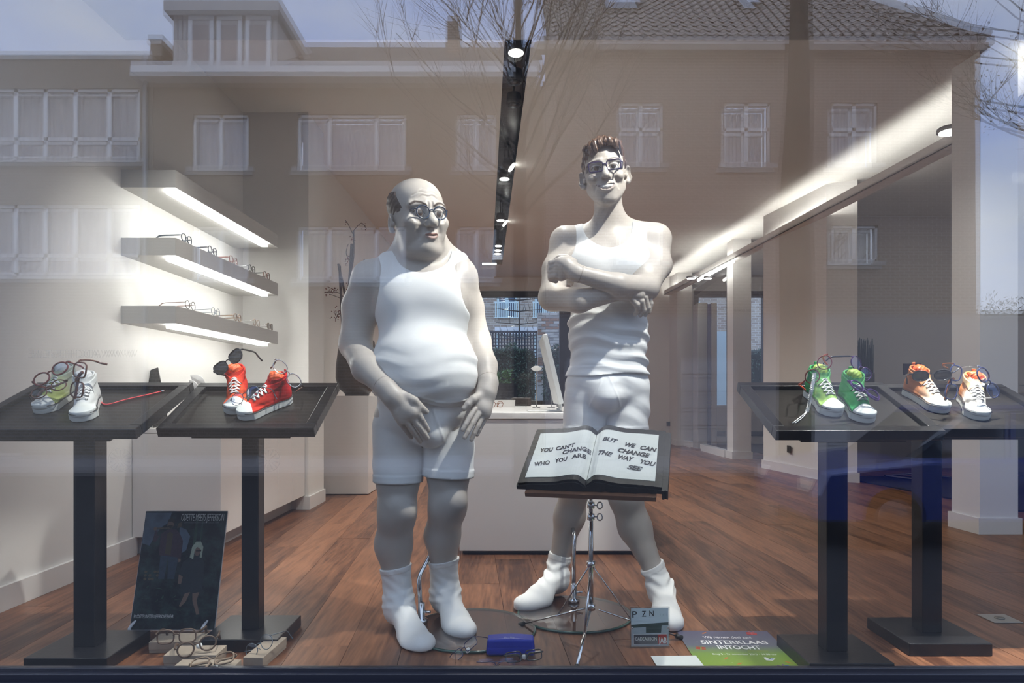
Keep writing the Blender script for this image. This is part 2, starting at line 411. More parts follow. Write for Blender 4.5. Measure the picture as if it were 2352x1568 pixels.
soff = st(box('trim_1', (-2.3, 2.02, 2.75), (7.4, c0, ZC+.08), mat('soffit_paint', (.30, .285, .27), .6)))
st(box('trim_2', (-3.2, 2.02, 2.76), (7.4, 2.06, 3.3), DARKF))
# left side: wall, pier, rear wall
st(box('wall_left', (-2.25, 2.1, 0), (-2.05, 5.2, ZC), PAINT))
st(box('trim_3', (-2.25, 5.2, 0), (-1.55, 5.62, ZC), PAINT))          # pier closing the shelf niche
st(box('trim_4', (-2.25, 5.62, 0), (-1.74, 12.6, ZC), PAINT))
st(box('baseboard_left', (-2.05, 2.1, 0), (-2.032, 3.70, .10), PAINT2))
st(box('baseboard_pier', (-1.55, 5.2, 0), (-1.535, 5.62, .10), PAINT2)); st(box('baseboard_pier_front', (-1.64, 5.185, 0), (-1.535, 5.2, .10), PAINT2))
st(box('wall_front', (-2.25, 2.02, 0), (-2.05, 2.1, ZC), PAINT))
# rear wall with two window openings
YB = 12.4
bw = st(box('wall_back', (-1.8, YB, 0), (7.4, YB+.2, .70), PAINT))
box('panel', (-1.8, YB, 2.77), (7.4, YB+.2, ZC), PAINT, bw); box('panel', (-1.8, YB, .70), (-1.35, YB+.2, 2.77), PAINT, bw)
box('panel', (1.06, YB, .70), (3.30, YB+.2, 2.77), PAINT, bw); box('panel', (4.75, YB, .70), (7.4, YB+.2, 2.77), PAINT, bw)
wg = glass_mat('window_glass', .04, tint=(.93, .97, 1.0))
def rear_window(nm, x0, x1, z0, z1, bars):
    w = st(thing(nm, None, None, (0, 0, 0)))
    bm = bmesh.new(); t = .085
    add_box(bm, (x0, YB-.02, z1-t*1.3), (x1, YB+.08, z1)); add_box(bm, (x0, YB-.02, z0), (x1, YB+.08, z0+t)); add_box(bm, (x0, YB-.02, z0), (x0+t, YB+.08, z1)); add_box(bm, (x1-.20, YB-.02, z0), (x1, YB+.08, z1))
    bm_obj('window_frame', bm, DARKF, w)
    for x in bars: box('mullion', (x-.03, YB-.02, z0), (x+.03, YB+.06, z1), DARKF, w)
    box('pane', (x0+t, YB+.03, z0+t), (x1-.19, YB+.045, z1-t), wg, w)
    return w
rear_window('window_2', -1.35, 1.06, .70, 2.77, [])
rear_window('window_3', 3.30, 4.75, .14, 2.77, [])
box('sill', (-1.4, YB-.12, .66), (1.1, YB, .70), PAINT2, bw)
# right side: piers, light cove, glass screen
PIER = mat('pier_paint', (.72, .70, .68), .6, spec=.2)
def pier(nm, poly, base=.10, out=.016):
    p = st(prism(nm, poly, 0, ZC, PIER)); c = np.mean(poly, 0)
    q = [tuple(np.array(v)+np.sign(np.array(v)-c)*out) for v in poly]
    o = prism('baseboard', q, 0, base, PAINT2, p); return p
pier('wall_pier_front', [(2.925, 4.27), (3.165, 4.27), (3.165, 4.51), (2.905, 4.51)])
p2 = pier('wall_pier_middle', [(3.20, 6.95), (3.44, 6.80), (3.44, 8.2), (3.02, 8.2)])
pier('wall_pier_rear', [(3.03, 9.36), (3.28, 9.36), (3.28, 9.62), (3.03, 9.62)])
pier('wall_pier_end', [(2.88, 11.9), (3.14, 11.9), (3.14, 12.4), (2.86, 12.4)])
box('panel', (3.34, 8.2, 0), (3.44, 12.4, ZC), PIER, p2) if False else None
scr = st(thing('wall_glass_screen', None, None)); box('plinth', (2.99, 9.64, 0), (3.09, 11.88, .10), PAINT2, scr)
box('pane', (3.035, 9.64, .10), (3.047, 11.88, 2.66), glass_mat('screen_glass', .05), scr); box('edge_strip', (3.028, 9.622, .10), (3.052, 9.642, 2.66), DARKF, scr)
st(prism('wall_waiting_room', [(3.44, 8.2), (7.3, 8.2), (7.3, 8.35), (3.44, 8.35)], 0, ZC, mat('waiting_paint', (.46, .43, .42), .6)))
st(box('baseboard_waiting_room', (3.46, 8.18, 0), (7.3, 8.2, .10), PAINT2))
st(box('wall_right', (7.2, 2.1, 0), (7.4, 12.6, ZC), PIER))
# light cove: beam with an up-lit strip on top
la, lb = np.array([3.262, 3.64]), np.array([2.74, 12.30]); ld = (lb-la)/np.linalg.norm(lb-la); ln = np.array([ld[1], -ld[0]])
def alongp(a, b, o0, o1): return [tuple(a+ln*o0), tuple(a+ln*o1), tuple(b+ln*o1), tuple(b+ln*o0)]
cv = st(prism('trim_5', alongp(la, lb, 0, .14), 2.69, 2.705, PIER))
prism('lip', alongp(la, lb, 0, .015), 2.69, 2.765, PIER, cv)
prism('led_strip', alongp(la+ld*.05, lb-ld*.05, .035, .065), 2.706, 2.716, mat('cove_led', (1, 1, 1), .5, emit=(1, .97, .93), estr=22), cv)
# left niche: three lit shelves
def shelf(nm, z, label):
    r = thing(nm, label, 'shelf', (-1.9, 4.3, z), 'lit shelves in the left niche')
    l0 = np.array(r.location); ar = np.array
    poly = [(-2.05-l0[0], 3.58-l0[1]), (-1.765-l0[0], 3.58-l0[1]), (-1.725-l0[0], 5.03-l0[1]), (-2.05-l0[0], 5.03-l0[1])]
    prism('board', poly, 0, .092, mat('shelf_paint', (.52, .51, .49), .5), r)
    bm = bmesh.new(); a = ar([-1.812-l0[0], 3.62-l0[1]]); b_ = ar([-1.775-l0[0], 4.90-l0[1]])
    add_prism(bm, [tuple(a-[.022, 0]), tuple(a+[.022, 0]), tuple(b_+[.022, 0]), tuple(b_-[.022, 0])], -.022, -.0005)
    bmesh.ops.recalc_face_normals(bm, faces=bm.faces); bm_obj('led_strip', bm, mat('shelf_led', (1, 1, 1), .5, emit=(1, .98, .95), estr=19), r)
    return r
shelf('wall_shelf', 1.955, 'empty top shelf board of the left niche with a light strip beneath')
shelf('wall_shelf', 1.600, 'middle lit shelf of the left niche with five spectacles')
shelf('wall_shelf', 1.243, 'lowest lit shelf of the left niche with round spectacles')
# the shop window itself: sill, frame, two panes
wn = st(thing('window_1', None, None))
bm = bmesh.new()
add_box(bm, (-3.4, 2.012, -.35), (7.4, 2.05, .012), .003); add_box(bm, (-3.4, 2.03, -.3), (7.4, 2.098, .034), .003); add_box(bm, (-3.4, 2.05, .030), (7.4, 2.062, .044), .002)
bm_obj('window_sill', bm, DARKF, wn)
box('sill_strip', (-3.4, 2.004, .003), (7.4, 2.013, .013), mat('brushed_strip', (.35, .37, .45), .35, metal=.8), wn)
gm = glass_mat('shop_glass', .115, tint=(.975, .985, .98))
for k, (y, tl) in enumerate(((2.052, 0.0), (2.066, .0030))):
    p = box('pane', (-3.4, -.003, 0), (7.4, .003, 2.75), gm, wn); p.location = (0, y, .034); p.rotation_euler = (-tl, 0, tl*.6)
# ------------------------------------------------------------------ lamp fixtures; the window spotlights at the end are out of view
STEEL = mat('lamp_steel', (.25, .25, .25), .35, metal=.8); LAMPB = mat('lamp_black', (.02, .02, .02), .4)
def track_lamp(y, tilt, lit=True, dx=0.0, label=''):
    r = thing('track_spotlight', label, 'spotlight', (slot_x(y)+dx, y, ZC+.02), 'spotlights in the ceiling slot')
    ax = Vector((.75, -.1, -.65)).normalized() if tilt else Vector((0, 0, -1))
    lathe('housing', [(.012, -.05), (.05, -.045), (.055, 0), (.055, .035), (.048, .036)], LAMPB, r, 20, (0, 0, -.02), ax)
    lathe('lamp_face', [(.001, .037), (.046, .037), (.046, .042), (.001, .0425)], LAMP if lit else BLACK, r, 20, (0, 0, -.02), ax)
    tube('bracket', [(0, 0, .17), (0, 0, 0)], .008, LAMPB, r, 6)
    return r
ords = ['nearest lit round spotlight in the black ceiling slot', 'tilted spotlight, nearer of the two tilted ones in the black slot', 'spotlight just behind the nearer tilted one in the slot', 'flat spotlight beside the farther tilted one in the slot',
        'farther tilted spotlight in the black ceiling slot', 'first of the last three spotlights close together in the slot', 'middle of the last three spotlights close together in the slot', 'last spotlight at the far end of the black slot']
for (y, t), lb in zip(TRACK, ords): track_lamp(y, t, True, .02 if t else -.01, lb)
track_lamp(4.62, 0, False, 0, 'unlit black spotlight behind the nearest lit one in the slot'); track_lamp(4.98, 0, False, .01, 'second unlit black spotlight in the slot, farther than the first')
def disc_lamp(x, y, z, r0, label):
    r = thing('disc_lamp', label, 'lamp', (x, y, z), 'disc lamps along the light cove')
    lathe('housing', [(.004, .03), (r0*.9, .03), (r0, .024), (r0, 0), (r0*.86, -.002)], STEEL, r, 24)
    lathe('lamp_face', [(.001, -.001), (r0*.84, -.001), (r0*.84, -.006), (.001, -.0065)], LAMP, r, 24)
    tube('bracket', [(0, 0, .03), (.05, 0, .05), (.10, 0, .02)], .007, STEEL, r, 6)
    return r
disc_lamp(*W(2183, 303, 4.75), .084, 'large round disc lamp on the light cove beside the front pier')
disc_lamp(*W(1588, 639, 10.3), .075, 'small disc lamp at the far end of the light cove, left of the tube')
disc_lamp(*W(1626, 639, 9.9), .062, 'small disc lamp beneath the light tube at the far cove')
t = thing('tube_lamp', 'slim glowing tube lamp hung along the far end of the light cove', 'lamp', W(1640, 622, 9.6))
a, b = W(1604, 643, 10.4)-np.array(t.location), W(1684, 600, 9.0)-np.array(t.location)
tube('tube', [a, b], .022, LED, t, 10); tube('bracket', [a*.3, a*.3+np.array([.06, 0, .06])], .006, STEEL, t, 6); tube('bracket', [b*.7, b*.7+np.array([.06, 0, .06])], .006, STEEL, t, 6)
t = thing('ceiling_panel_lamp', 'flat glowing ceiling lamp beyond the end of the black slot', 'lamp', (W(1124, 608, 11.1)[0], 11.1, ZC-.006))
box('lamp_face', (-.115, -.07, -.004), (.115, .07, 0), LED, t); box('rim', (-.125, -.08, -.001), (.125, .08, .004), STEEL, t)
for (loc, tg, e, s, bl), lb in zip(WINDOW_SPOTS, ('aimed at the bald mannequin', 'aimed at the tall mannequin', 'aimed at the right-side tray tables', 'aimed at the left-side tray tables', 'aimed at the open book', 'aimed at the floor beside the right tray table')):
    r = thing('window_spotlight', 'small black spotlight under the window soffit '+lb, 'spotlight', loc, 'spotlights above the window')
    ax = (Vector(tg)-Vector(loc)).normalized()
    lathe('housing', [(.01, -.12), (.034, -.11), (.036, -.03), (.031, -.028)], LAMPB, r, 16, (0, 0, 0), ax)
    lathe('lamp_face', [(.001, -.027), (.029, -.027), (.029, -.022), (.001, -.0215)], LAMP, r, 16, (0, 0, 0), ax)
# ------------------------------------------------------------------ the street behind the camera (seen mirrored in the window)
VG = 2*2.052
def R_(px, py, d): p = W(px, py, d); return np.array([p[0], VG-p[1], p[2]])
def brick_mat(nm, c1, c2, mort, scale=1.0):
    m = mat(nm, c1, .85); nt = m.node_tree
    g = nt.nodes.new('ShaderNodeNewGeometry'); sx = nt.nodes.new('ShaderNodeSeparateXYZ'); cb = nt.nodes.new('ShaderNodeCombineXYZ')
    ad = nt.nodes.new('ShaderNodeMath'); nt.links.new(g.outputs['Position'], sx.inputs[0]); nt.links.new(sx.outputs['X'], ad.inputs[0]); nt.links.new(sx.outputs['Y'], ad.inputs[1])
    nt.links.new(ad.outputs[0], cb.inputs['X']); nt.links.new(sx.outputs['Z'], cb.inputs['Y'])
    br = nt.nodes.new('ShaderNodeTexBrick'); br.inputs['Scale'].default_value = 1; br.inputs['Brick Width'].default_value = .22*scale; br.inputs['Row Height'].default_value = .075*scale; br.inputs['Mortar Size'].default_value = .008*scale
    br.inputs['Color1'].default_value = (*c1, 1); br.inputs['Color2'].default_value = (*c2, 1); br.inputs['Mortar'].default_value = (*mort, 1)
    nt.links.new(cb.outputs[0], br.inputs['Vector']); nt.links.new(br.outputs['Color'], nt.nodes['Principled BSDF'].inputs['Base Color'])
    return m
BR1 = brick_mat('brick_olive', (.20, .165, .12), (.27, .22, .16), (.30, .28, .25)); BR2 = brick_mat('brick_brown', (.165, .125, .085), (.22, .165, .115), (.27, .22, .18)); BR3 = brick_mat('brick_red', (.19, .130, .092), (.26, .175, .125), (.46, .40, .36))
OFFW = mat('off_white_frame', (.78, .77, .75), .5); CURT = mat('curtain', (.42, .37, .35), .9); TILE = mat('roof_tile', (.42, .36, .31), .8, noise=(3, .3)); SLATE = mat('dark_slate', (.085, .075, .068), .8)
OGL = glass_mat('house_glass', .16)
ZS = -.66                                                           # street level
def hpx(px, d): return (px-CX)*d/FPX
def zpx(py, d): return CH+(HY-py)*d/FPX
def house_window(parent, x0, x1, z0, z1, yf, splits, low=None, open_=None, frame=.07, sill=True):
    """frame standing in the facade with one pane per light, curtain behind"""
    f = thing('window', None, None); f.parent = parent; f.location = (0, 0, 0)
    bm = bmesh.new(); a, b = yf-.14, yf-.04
    add_box(bm, (x0, a, z1-frame), (x1, b, z1)); add_box(bm, (x0, a, z0), (x1, b, z0+frame)); add_box(bm, (x0, a, z0), (x0+frame, b, z1)); add_box(bm, (x1-frame, a, z0), (x1, b, z1))
    for s in splits: add_box(bm, (s-frame*.7, a, z0), (s+frame*.7, b, z1))
    if low: add_box(bm, (x0, a, low-frame*.6), (x1, b, low+frame*.6))
    bm_obj('frame', bm, OFFW, f)
    xs_ = [x0]+list(splits)+[x1]
    for u, v in zip(xs_, xs_[1:]):
        box('pane', (u+.02, yf-.10, z0+.02), (v-.02, yf-.09, z1-.02), OGL, f)
    bm = bmesh.new(); n = max(6, int((x1-x0)/.09)); pts = []
    for i in range(n+1):
        x = x0+.03+(x1-x0-.06)*i/n; y = yf-.28+(.025 if i % 2 else -.025); pts.append((bm.verts.new((x, y, z0+.03)), bm.verts.new((x, y, z1-.03))))
    for (p, q), (r, s) in zip(pts, pts[1:]): bm.faces.new((p, r, s, q))
    bm_obj('curtain', bm, CURT, f)
    if sill: box('sill', (x0-.14, yf-.1, z0-.10), (x1+.14, yf+.08, z0), mat('sill_stone', (.45, .43, .41), .7), f)
    return f
def wall_with_holes(nm, x0, x1, z0, z1, y, th, holes, m, parent):
    """facade built as strips round its window openings"""
    bm = bmesh.new(); xs_ = sorted({x0, x1} | {h[0] for h in holes} | {h[1] for h in holes}); zs = sorted({z0, z1} | {h[2] for h in holes} | {h[3] for h in holes})
    for a, b in zip(xs_, xs_[1:]):
        run = None
        for c, d in zip(zs, zs[1:]):
            mx, mz = (a+b)/2, (c+d)/2
            hole = any(h[0] < mx < h[1] and h[2] < mz < h[3] for h in holes)
            if not hole:
                if run is None: run = [c, d]
                else: run[1] = d
            if hole or d == zs[-1]:
                if run: add_box(bm, (a, y-th, run[0]), (b, y, run[1])); run = None
    return bm_obj(nm, bm, m, parent)
D1 = 16.2; YF = VG-D1
# --- left house: flat roof, rows of white windows
hA = thing('house', 'olive brick flat-roofed house with rows of white windows, across the street', 'house', (hpx(100, D1), YF, ZS))
def lw(o, root):   # keep world coordinates under a house Empty
    o.location = o.location-root.location; return o
X = lambda p: hpx(p, D1); Z = lambda p: zpx(p, D1)
rows = [(Z(365), Z(203), Z(318)), (Z(632), Z(470), Z(586))]
holes = [(X(-420), X(-105), r[0], r[1]) for r in rows]+[(X(-90), X(322), r[0], r[1]) for r in rows]
lw(wall_with_holes('facade', X(-500), X(352), ZS, Z(128), YF, .3, holes, BR1, hA), hA)
for r in rows:
    lw(house_window(hA, X(-90), X(322), r[0], r[1], YF, [X(-20), X(35), X(103), X(172), X(250)], r[2]), hA)
    lw(house_window(hA, X(-420), X(-105), r[0], r[1], YF, [X(-330), X(-260), X(-180)], r[2]), hA)
lw(box('coping', (X(-500), YF-.35, Z(128)), (X(352), YF+.06, Z(120)), OFFW), hA).parent = hA
lw(box('roof', (X(-500), YF-8, Z(131)), (X(352), YF-.1, Z(127)), SLATE), hA).parent = hA
o = prism('party_wall', [(X(346), YF-6), (X(372), YF-6), (X(372), YF), (X(346), YF)], Z(128), Z(92), BR1, hA); lw(o, hA)
o = box('coping', (X(342), YF-6, Z(92)), (X(376), YF+.05, Z(82)), OFFW, hA); lw(o, hA)
o = lathe('downpipe', [(.05, ZS), (.05, Z(128))], mat('zinc', (.3, .3, .3), .5), hA, 10, (X(338), YF+.06, 0)); lw(o, hA)
gw = house_window(hA, X(-60), X(40), Z(1040), Z(740), YF, [X(-10)], None); lw(gw, hA)
# --- middle house: brown brick, white eaves, dormer
hB = thing('house', 'brown brick house with white gutter board and panelled dormer, across the street', 'house', (X(780), YF, ZS))
wins = [(X(443), X(571), [X(507)]), (X(684), X(933), [X(757), X(865)]), (X(1050), X(1140), [X(1095)])]
holes = [(a, b, Z(384), Z(262)) for a, b, s in wins]+[(a, b, Z(640), Z(520)) for a, b, s in wins]
lw(wall_with_holes('facade', X(352), X(1252), ZS, Z(186), YF-.02, .3, holes, BR2, hB), hB)
for a, b, s in wins:
    lw(house_window(hB, a, b, Z(384), Z(262), YF-.02, s, None, frame=.06), hB); lw(house_window(hB, a, b, Z(640), Z(520), YF-.02, s, None, frame=.06), hB)
lw(box('gutter_board', (X(330), YF-.1, Z(190)), (X(1237), YF+.55, Z(166)), OFFW, hB), hB)
bm = bmesh.new(); rd = 6.0; zr = zpx(97, D1+rd)
vs = [bm.verts.new(v) for v in ((X(352), YF+.4, Z(166)), (X(1246), YF+.4, Z(166)), (X(1262), YF-rd, zr), (X(352), YF-rd, zr), (X(352), YF+.4, Z(166)-.15), (X(1246), YF+.4, Z(166)-.15), (X(1262), YF-rd, zr-.15), (X(352), YF-rd, zr-.15))]
for f in ((0, 1, 2, 3), (4, 7, 6, 5), (0, 4, 5, 1), (2, 6, 7, 3), (1, 5, 6, 2), (0, 3, 7, 4)): bm.faces.new([vs[i] for i in f])
bmesh.ops.recalc_face_normals(bm, faces=bm.faces); lw(bm_obj('roof', bm, SLATE, hB), hB)
dm = thing('dormer', None, None); dm.parent = hB; lw(dm, hB)
PANEL = mat('dormer_cladding', (.52, .49, .46), .6)
bm = bmesh.new(); dz0, dz1 = Z(162), Z(14); dy = YF+.1
add_prism(bm, [(X(404), dy-4.2), (X(404), dy), (X(642), dy), (X(642), dy-4.2)], dz0-.2, dz1); bmesh.ops.recalc_face_normals(bm, faces=bm.faces); bm_obj('wall', bm, PANEL, dm)
box('roof_edge', (X(392), dy-4.3, dz1-.28), (X(652), dy+.22, dz1+.06), mat('dormer_edge', (.55, .52, .49), .6), dm)
for a, b in ((440, 498), (505, 562), (570, 628)):
    box('window_frame', (X(a), dy, Z(162)), (X(b), dy+.05, Z(44)), OFFW, dm); box('curtain', (X(a)+.1, dy+.04, Z(156)), (X(b)-.1, dy+.056, Z(54)), CURT, dm)
for i in range(22): 
    x = X(404)+(X(642)-X(404))*i/22; box('board', (x+.012, dy-.005, dz0), (x+(X(642)-X(404))/22-.012, dy+.012, dz1-.28), PANEL, dm)
o = box('chimney', (X(1006), YF-3.2, Z(160)), (X(1038), YF-2.4, zpx(55, D1+2.8)), BR3, hB); lw(o, hB)
# --- right house: hipped tile roof
hC = thing('house', 'red brick house with hipped pantile roof and pale ground floor, across the street', 'house', (X(1750), YF, ZS))
wins = [(X(1420), X(1521), [X(1470)]), (X(1660), X(1766), [X(1712)]), (X(1905), X(2010), [X(1958)])]
low = [(X(1905), X(2012), [X(1958)]), (X(1420), X(1521), [X(1470)])]
YC = YF+.1
holes = [(a, b, Z(380), Z(240)) for a, b, s in wins]+[(a, b, Z(602), Z(520)) for a, b, s in low]
lw(wall_with_holes('facade', X(1253), X(2245), Z(722), Z(112), YC, .3, holes, BR3, hC), hC)
for a, b, s in wins: lw(house_window(hC, a, b, Z(380), Z(240), YC, s, Z(300), frame=.06), hC)
for a, b, s in low: lw(house_window(hC, a, b, Z(602), Z(520), YC, s, None, frame=.06), hC)
lw(box('ground_floor', (X(1253), YC-.3, ZS), (X(2245), YC+.03, Z(722)), mat('pale_render', (.30, .27, .26), .8), hC), hC)
for a, b in ((1300, 1420), (1560, 1690), (1850, 1945)):
    d = thing('garage_door', None, None); d.parent = hC; lw(d, hC)
    for k in range(6): box('panel', (X(a), YC+.02, ZS+.05+k*.4), (X(b), YC+.06, ZS+.05+k*.4+.37), mat('grey_door', (.42, .40, .40), .6), d)
lw(box('gutter_board', (X(1232), YC-.1, Z(126)), (X(2250), YC+.4, Z(108)), mat('gutter_grey', (.40, .37, .35), .6), hC), hC)
# hipped roof: underside slab plus separate pantile rows
zr = zpx(-10, D1+5.2)+1.2; yr = YC-5.2
A, B = np.array([X(1253), YC+.35, Z(110)]), np.array([X(2240), YC+.35, Z(110)]); Cc, Dd = np.array([X(2240)-4.4, yr, zr]), np.array([X(1253), yr, zr])
bm = bmesh.new()
for q in ((A, B, Cc, Dd),): bm.faces.new([bm.verts.new(V3(p)) for p in q])
bm.faces.new([bm.verts.new(V3(p)) for p in (B, np.array([B[0], yr*2-B[1], B[2]]), Cc)])
bmesh.ops.solidify(bm, geom=bm.faces[:], thickness=.12); lw(bm_obj('roof', bm, SLATE, hC), hC)
bm = bmesh.new(); up = Dd-A; LU = np.linalg.norm(up); up = up/LU; nn = np.cross(np.array([1., 0, 0]), up); nn = nn if nn[2] > 0 else -nn
rows_n = int(LU/.33); tw = .24; prof = [(0, .02), (.25, .055), (.5, .03), (.75, .0), (1, .02)]
for r in range(rows_n):
    t0, t1 = r*.33, r*.33+.36; xr = B[0]-(4.4+.0)*(t0/LU)-.1
    n = int((xr-A[0])/tw)
    if n < 1: continue
    pv = []
    for i in range(n):
        for s, h in prof[:-1]:
            x = A[0]+(i+s)*tw; p = A+up*t0+nn*(h+.05); q = A+up*t1+nn*(h+.012); pv.append((bm.verts.new((x, p[1], p[2])), bm.verts.new((x, q[1], q[2]))))
    for (a, b_), (c, d) in zip(pv, pv[1:]): bm.faces.new((a, c, d, b_))
lw(tag(bm_obj('roof_tiles', bm, TILE, hC), kind='stuff'), hC)
for a, b in ((1405, 1496), (1745, 1786)):
    t = .30; c = A+up*(LU*.27); w = X(b)-X(a)
    M = Matrix(((1, up[0], nn[0]), (0, up[1], nn[1]), (0, up[2], nn[2]))).to_4x4()
    s = thing('skylight', None, None); s.parent = hC
    o = box('frame', (0, 0, .03), (w, .95, .16), SLATE, s); o.matrix_local = Matrix.Translation(V3((X(a), c[1], c[2]))) @ M
    o = box('pane', (.07, .07, .161), (w-.07, .88, .17), mat('skylight_glass', (.5, .55, .62), .05, spec=1.0, metal=.9), s); o.matrix_local = Matrix.Translation(V3((X(a), c[1], c[2]))) @ M
    lw(s, hC)
ht = tube('hip_ridge', [B+np.array([0, 0, .06]), Cc+np.array([0, 0, .1])], .12, TILE, hC, 8); lw(ht, hC)
# ground
st(box('street', (-40, -40, ZS-.3), (40, 1.95, ZS), mat('asphalt', (.020, .020, .023), .9, noise=(2, .15))))
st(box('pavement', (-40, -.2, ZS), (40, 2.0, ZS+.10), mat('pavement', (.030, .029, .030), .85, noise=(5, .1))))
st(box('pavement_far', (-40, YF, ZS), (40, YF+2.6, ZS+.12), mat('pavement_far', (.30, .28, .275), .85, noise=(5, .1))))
st(box('wall_shop_plinth', (-6, 1.99, ZS-.2), (7.6, 2.10, -.05), DARKF))
# --- trees between houses and window
BARK = mat('bark', (.045, .038, .033), .9, noise=(9, .35))
def tree(nm, label, base, height, r0, seed, spread, crown_z, nb=26, fine=9, lean=(0, 0), leaves=0, br=.34):
    rg = random.Random(seed); t = thing(nm, label, 'tree', base)
    bm = bmesh.new(); pts = []
    for i in range(8):
        k = i/7; pts.append((lean[0]*k*k+rg.uniform(-.04, .04)*k, lean[1]*k+rg.uniform(-.04, .04)*k, height*k))
    add_tube(bm, catmull(pts, 3), [r0*(1-.72*max(0, i/21-.35)/.65*(1 if br < .3 else 1)) for i in range(22)], 10)
    bm_obj('trunk', bm, BARK, t)
    bb = bmesh.new(); lf = bmesh.new()
    def branch(p, d, ln, r, lev):
        P = [p]; q = p.copy(); dd = d.copy()
        for k in range(4):
            dd = (dd+Vector((rg.uniform(-.22, .22), rg.uniform(-.22, .22), rg.uniform(-.10, .26)))).normalized(); q = q+dd*ln/4; P.append(q.copy())
        add_tube(bb, P, [r*(1-.18*k) for k in range(5)], 5 if lev < 2 else 3, caps=False)
        if lev < 3:
            for k in range(rg.randint(3, 5) if lev < 2 else fine):
                i = rg.randint(1, 4); nd = (dd+Vector((rg.uniform(-1, 1), rg.uniform(-1, 1), rg.uniform(-.4, .9)))*.8).normalized()
                branch(P[i], nd, ln*rg.uniform(.42, .68), r*.45, lev+1)
        elif leaves:
            for k in range(leaves):
                c = P[rg.randint(2, 4)]+Vector((rg.uniform(-.08, .08), rg.uniform(-.08, .08), rg.uniform(-.1, .02))); s = rg.uniform(.03, .055); e = Vector((rg.uniform(-1, 1), rg.uniform(-1, 1), -1)).normalized()*s; n = Vector((e.y, -e.x, 0)).normalized()*s*.5
                lf.faces.new([lf.verts.new(v) for v in (c, c+e*.5+n, c+e, c+e*.5-n)])
    for i in range(nb):
        k = crown_z+(1-crown_z)*(i/max(1, nb-1)); p = Vector((lean[0]*k*k, lean[1]*k, height*k)); a = rg.uniform(0, 6.283)
        d = Vector((math.cos(a)*spread, math.sin(a)*spread, rg.uniform(.25, .9))).normalized()
        branch(p, d, height*rg.uniform(.22, .34), r0*br*(1.15-k), 1)
    tag(bm_obj('branches', bb, BARK, t), kind='stuff')
    if leaves: tag(bm_obj('leaves', lf, mat('dry_leaf', (.17, .105, .06), .8), t), kind='stuff')
    else: lf.free()
    return t
dT = 8.6; p = R_(1828, 910, dT)
tree('street_tree', 'street tree with a thick straight trunk, nearer of the two trees', (p[0], p[1], ZS), 9.4, .215, 5, .8, .70, 26, 8, (.1, 0), 1, .17)
dT = 11.8; p = R_(1196, 910, dT)
tree('street_tree', 'bare slim tree before the brown brick house, farther of the two trees', (p[0], p[1], ZS), 11.0, .12, 11, .60, .42, 44, 9)
dT = 11.0; p = R_(2480, 910, dT)
tree('street_tree', 'leafy branched tree at the end of the red brick house', (p[0], p[1], ZS), 9.0, .15, 21, .8, .45, 26, 7, (-.6, 0), 2)

# end of the street: garden wall with bushes
gw_ = thing('street_wall', 'pale low garden wall at the open end of the street', 'wall', (hpx(2600, 19), VG-19, ZS)); box('wall', (-4.6, -.15, 0), (9, .15, zpx(724, 19)-ZS), mat('garden_wall_pale', (.34, .31, .30), .8), gw_); box('coping', (-4.65, -.2, zpx(724, 19)-ZS), (9, .2, zpx(724, 19)-ZS+.08), mat('garden_wall_top', (.42, .40, .38), .8), gw_)
bs2 = thing('bush', 'wild bushes growing behind the low garden wall of the street', 'bush', (hpx(2600, 19.8), VG-19.8, ZS)); rg = np.random.RandomState(12); n = 5200
P = np.stack([rg.uniform(-4.6, 6, n), rg.uniform(-.6, .1, n), np.zeros(n)], 1); tp = zpx(690, 19.8)-ZS+.22*np.sin(P[:, 0]*3.1)+.15*np.sin(P[:, 0]*7.7); P[:, 2] = tp*rg.uniform(.45, 1, n)
e = rg.normal(size=(n, 3)); e[:, 2] = np.abs(e[:, 2])*1.4; e *= (.16/np.linalg.norm(e, axis=1))[:, None]; f = np.cross(e, rg.normal(size=(n, 3))); f *= (.018/np.linalg.norm(f, axis=1))[:, None]
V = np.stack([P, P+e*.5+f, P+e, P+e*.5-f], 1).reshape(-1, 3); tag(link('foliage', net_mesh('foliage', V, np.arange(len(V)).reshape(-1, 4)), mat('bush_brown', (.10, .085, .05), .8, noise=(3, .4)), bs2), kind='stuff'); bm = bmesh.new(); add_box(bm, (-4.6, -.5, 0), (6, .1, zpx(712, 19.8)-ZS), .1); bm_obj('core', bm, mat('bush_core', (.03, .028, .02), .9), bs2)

# blue car standing at the kerb outside, seen only as blue sheen in the lower right of the window
cr_ = thing('car', 'dark blue car standing in the street, mirrored faintly at the lower right', 'car', (5.1, VG-7.6, ZS)); CBL = mat('car_blue', (.018, .04, .24), .25, spec=.6, coat=.6); CGL = mat('car_glass', (.03, .04, .06), .05, spec=1)
def loft(nm, rows, m):   # rows: (y, list of (x, z))
    bm = bmesh.new(); R = [[bm.verts.new((x, y, z)) for x, z in p] for y, p in rows]
    for A, B in zip(R, R[1:]):
        for k in range(len(A)): f = bm.faces.new((A[k], A[(k+1) % len(A)], B[(k+1) % len(A)], B[k]))
    bm.faces.new(R[0][::-1]); bm.faces.new(R[-1]); bmesh.ops.recalc_face_normals(bm, faces=bm.faces); return bm_obj(nm, bm, m, cr_)
bp_ = [(-2.05, .30), (-2.10, .55), (-2.0, .78), (-1.05, .90), (1.3, .93), (1.98, .86), (2.08, .60), (2.02, .30)]; bpi = [(x*.97, .30+(z-.30)*.93) for x, z in bp_]
loft('body', [(-.84, bpi), (-.76, bp_), (.76, bp_), (.84, bpi)], CBL)
cp_ = [(-1.10, .88), (-.45, 1.38), (.75, 1.42), (1.55, .92)]; loft('cabin', [(-.70, [(x*.97, z*.985) for x, z in cp_]), (-.60, cp_), (.60, cp_), (.70, [(x*.97, z*.985) for x, z in cp_])], CGL)
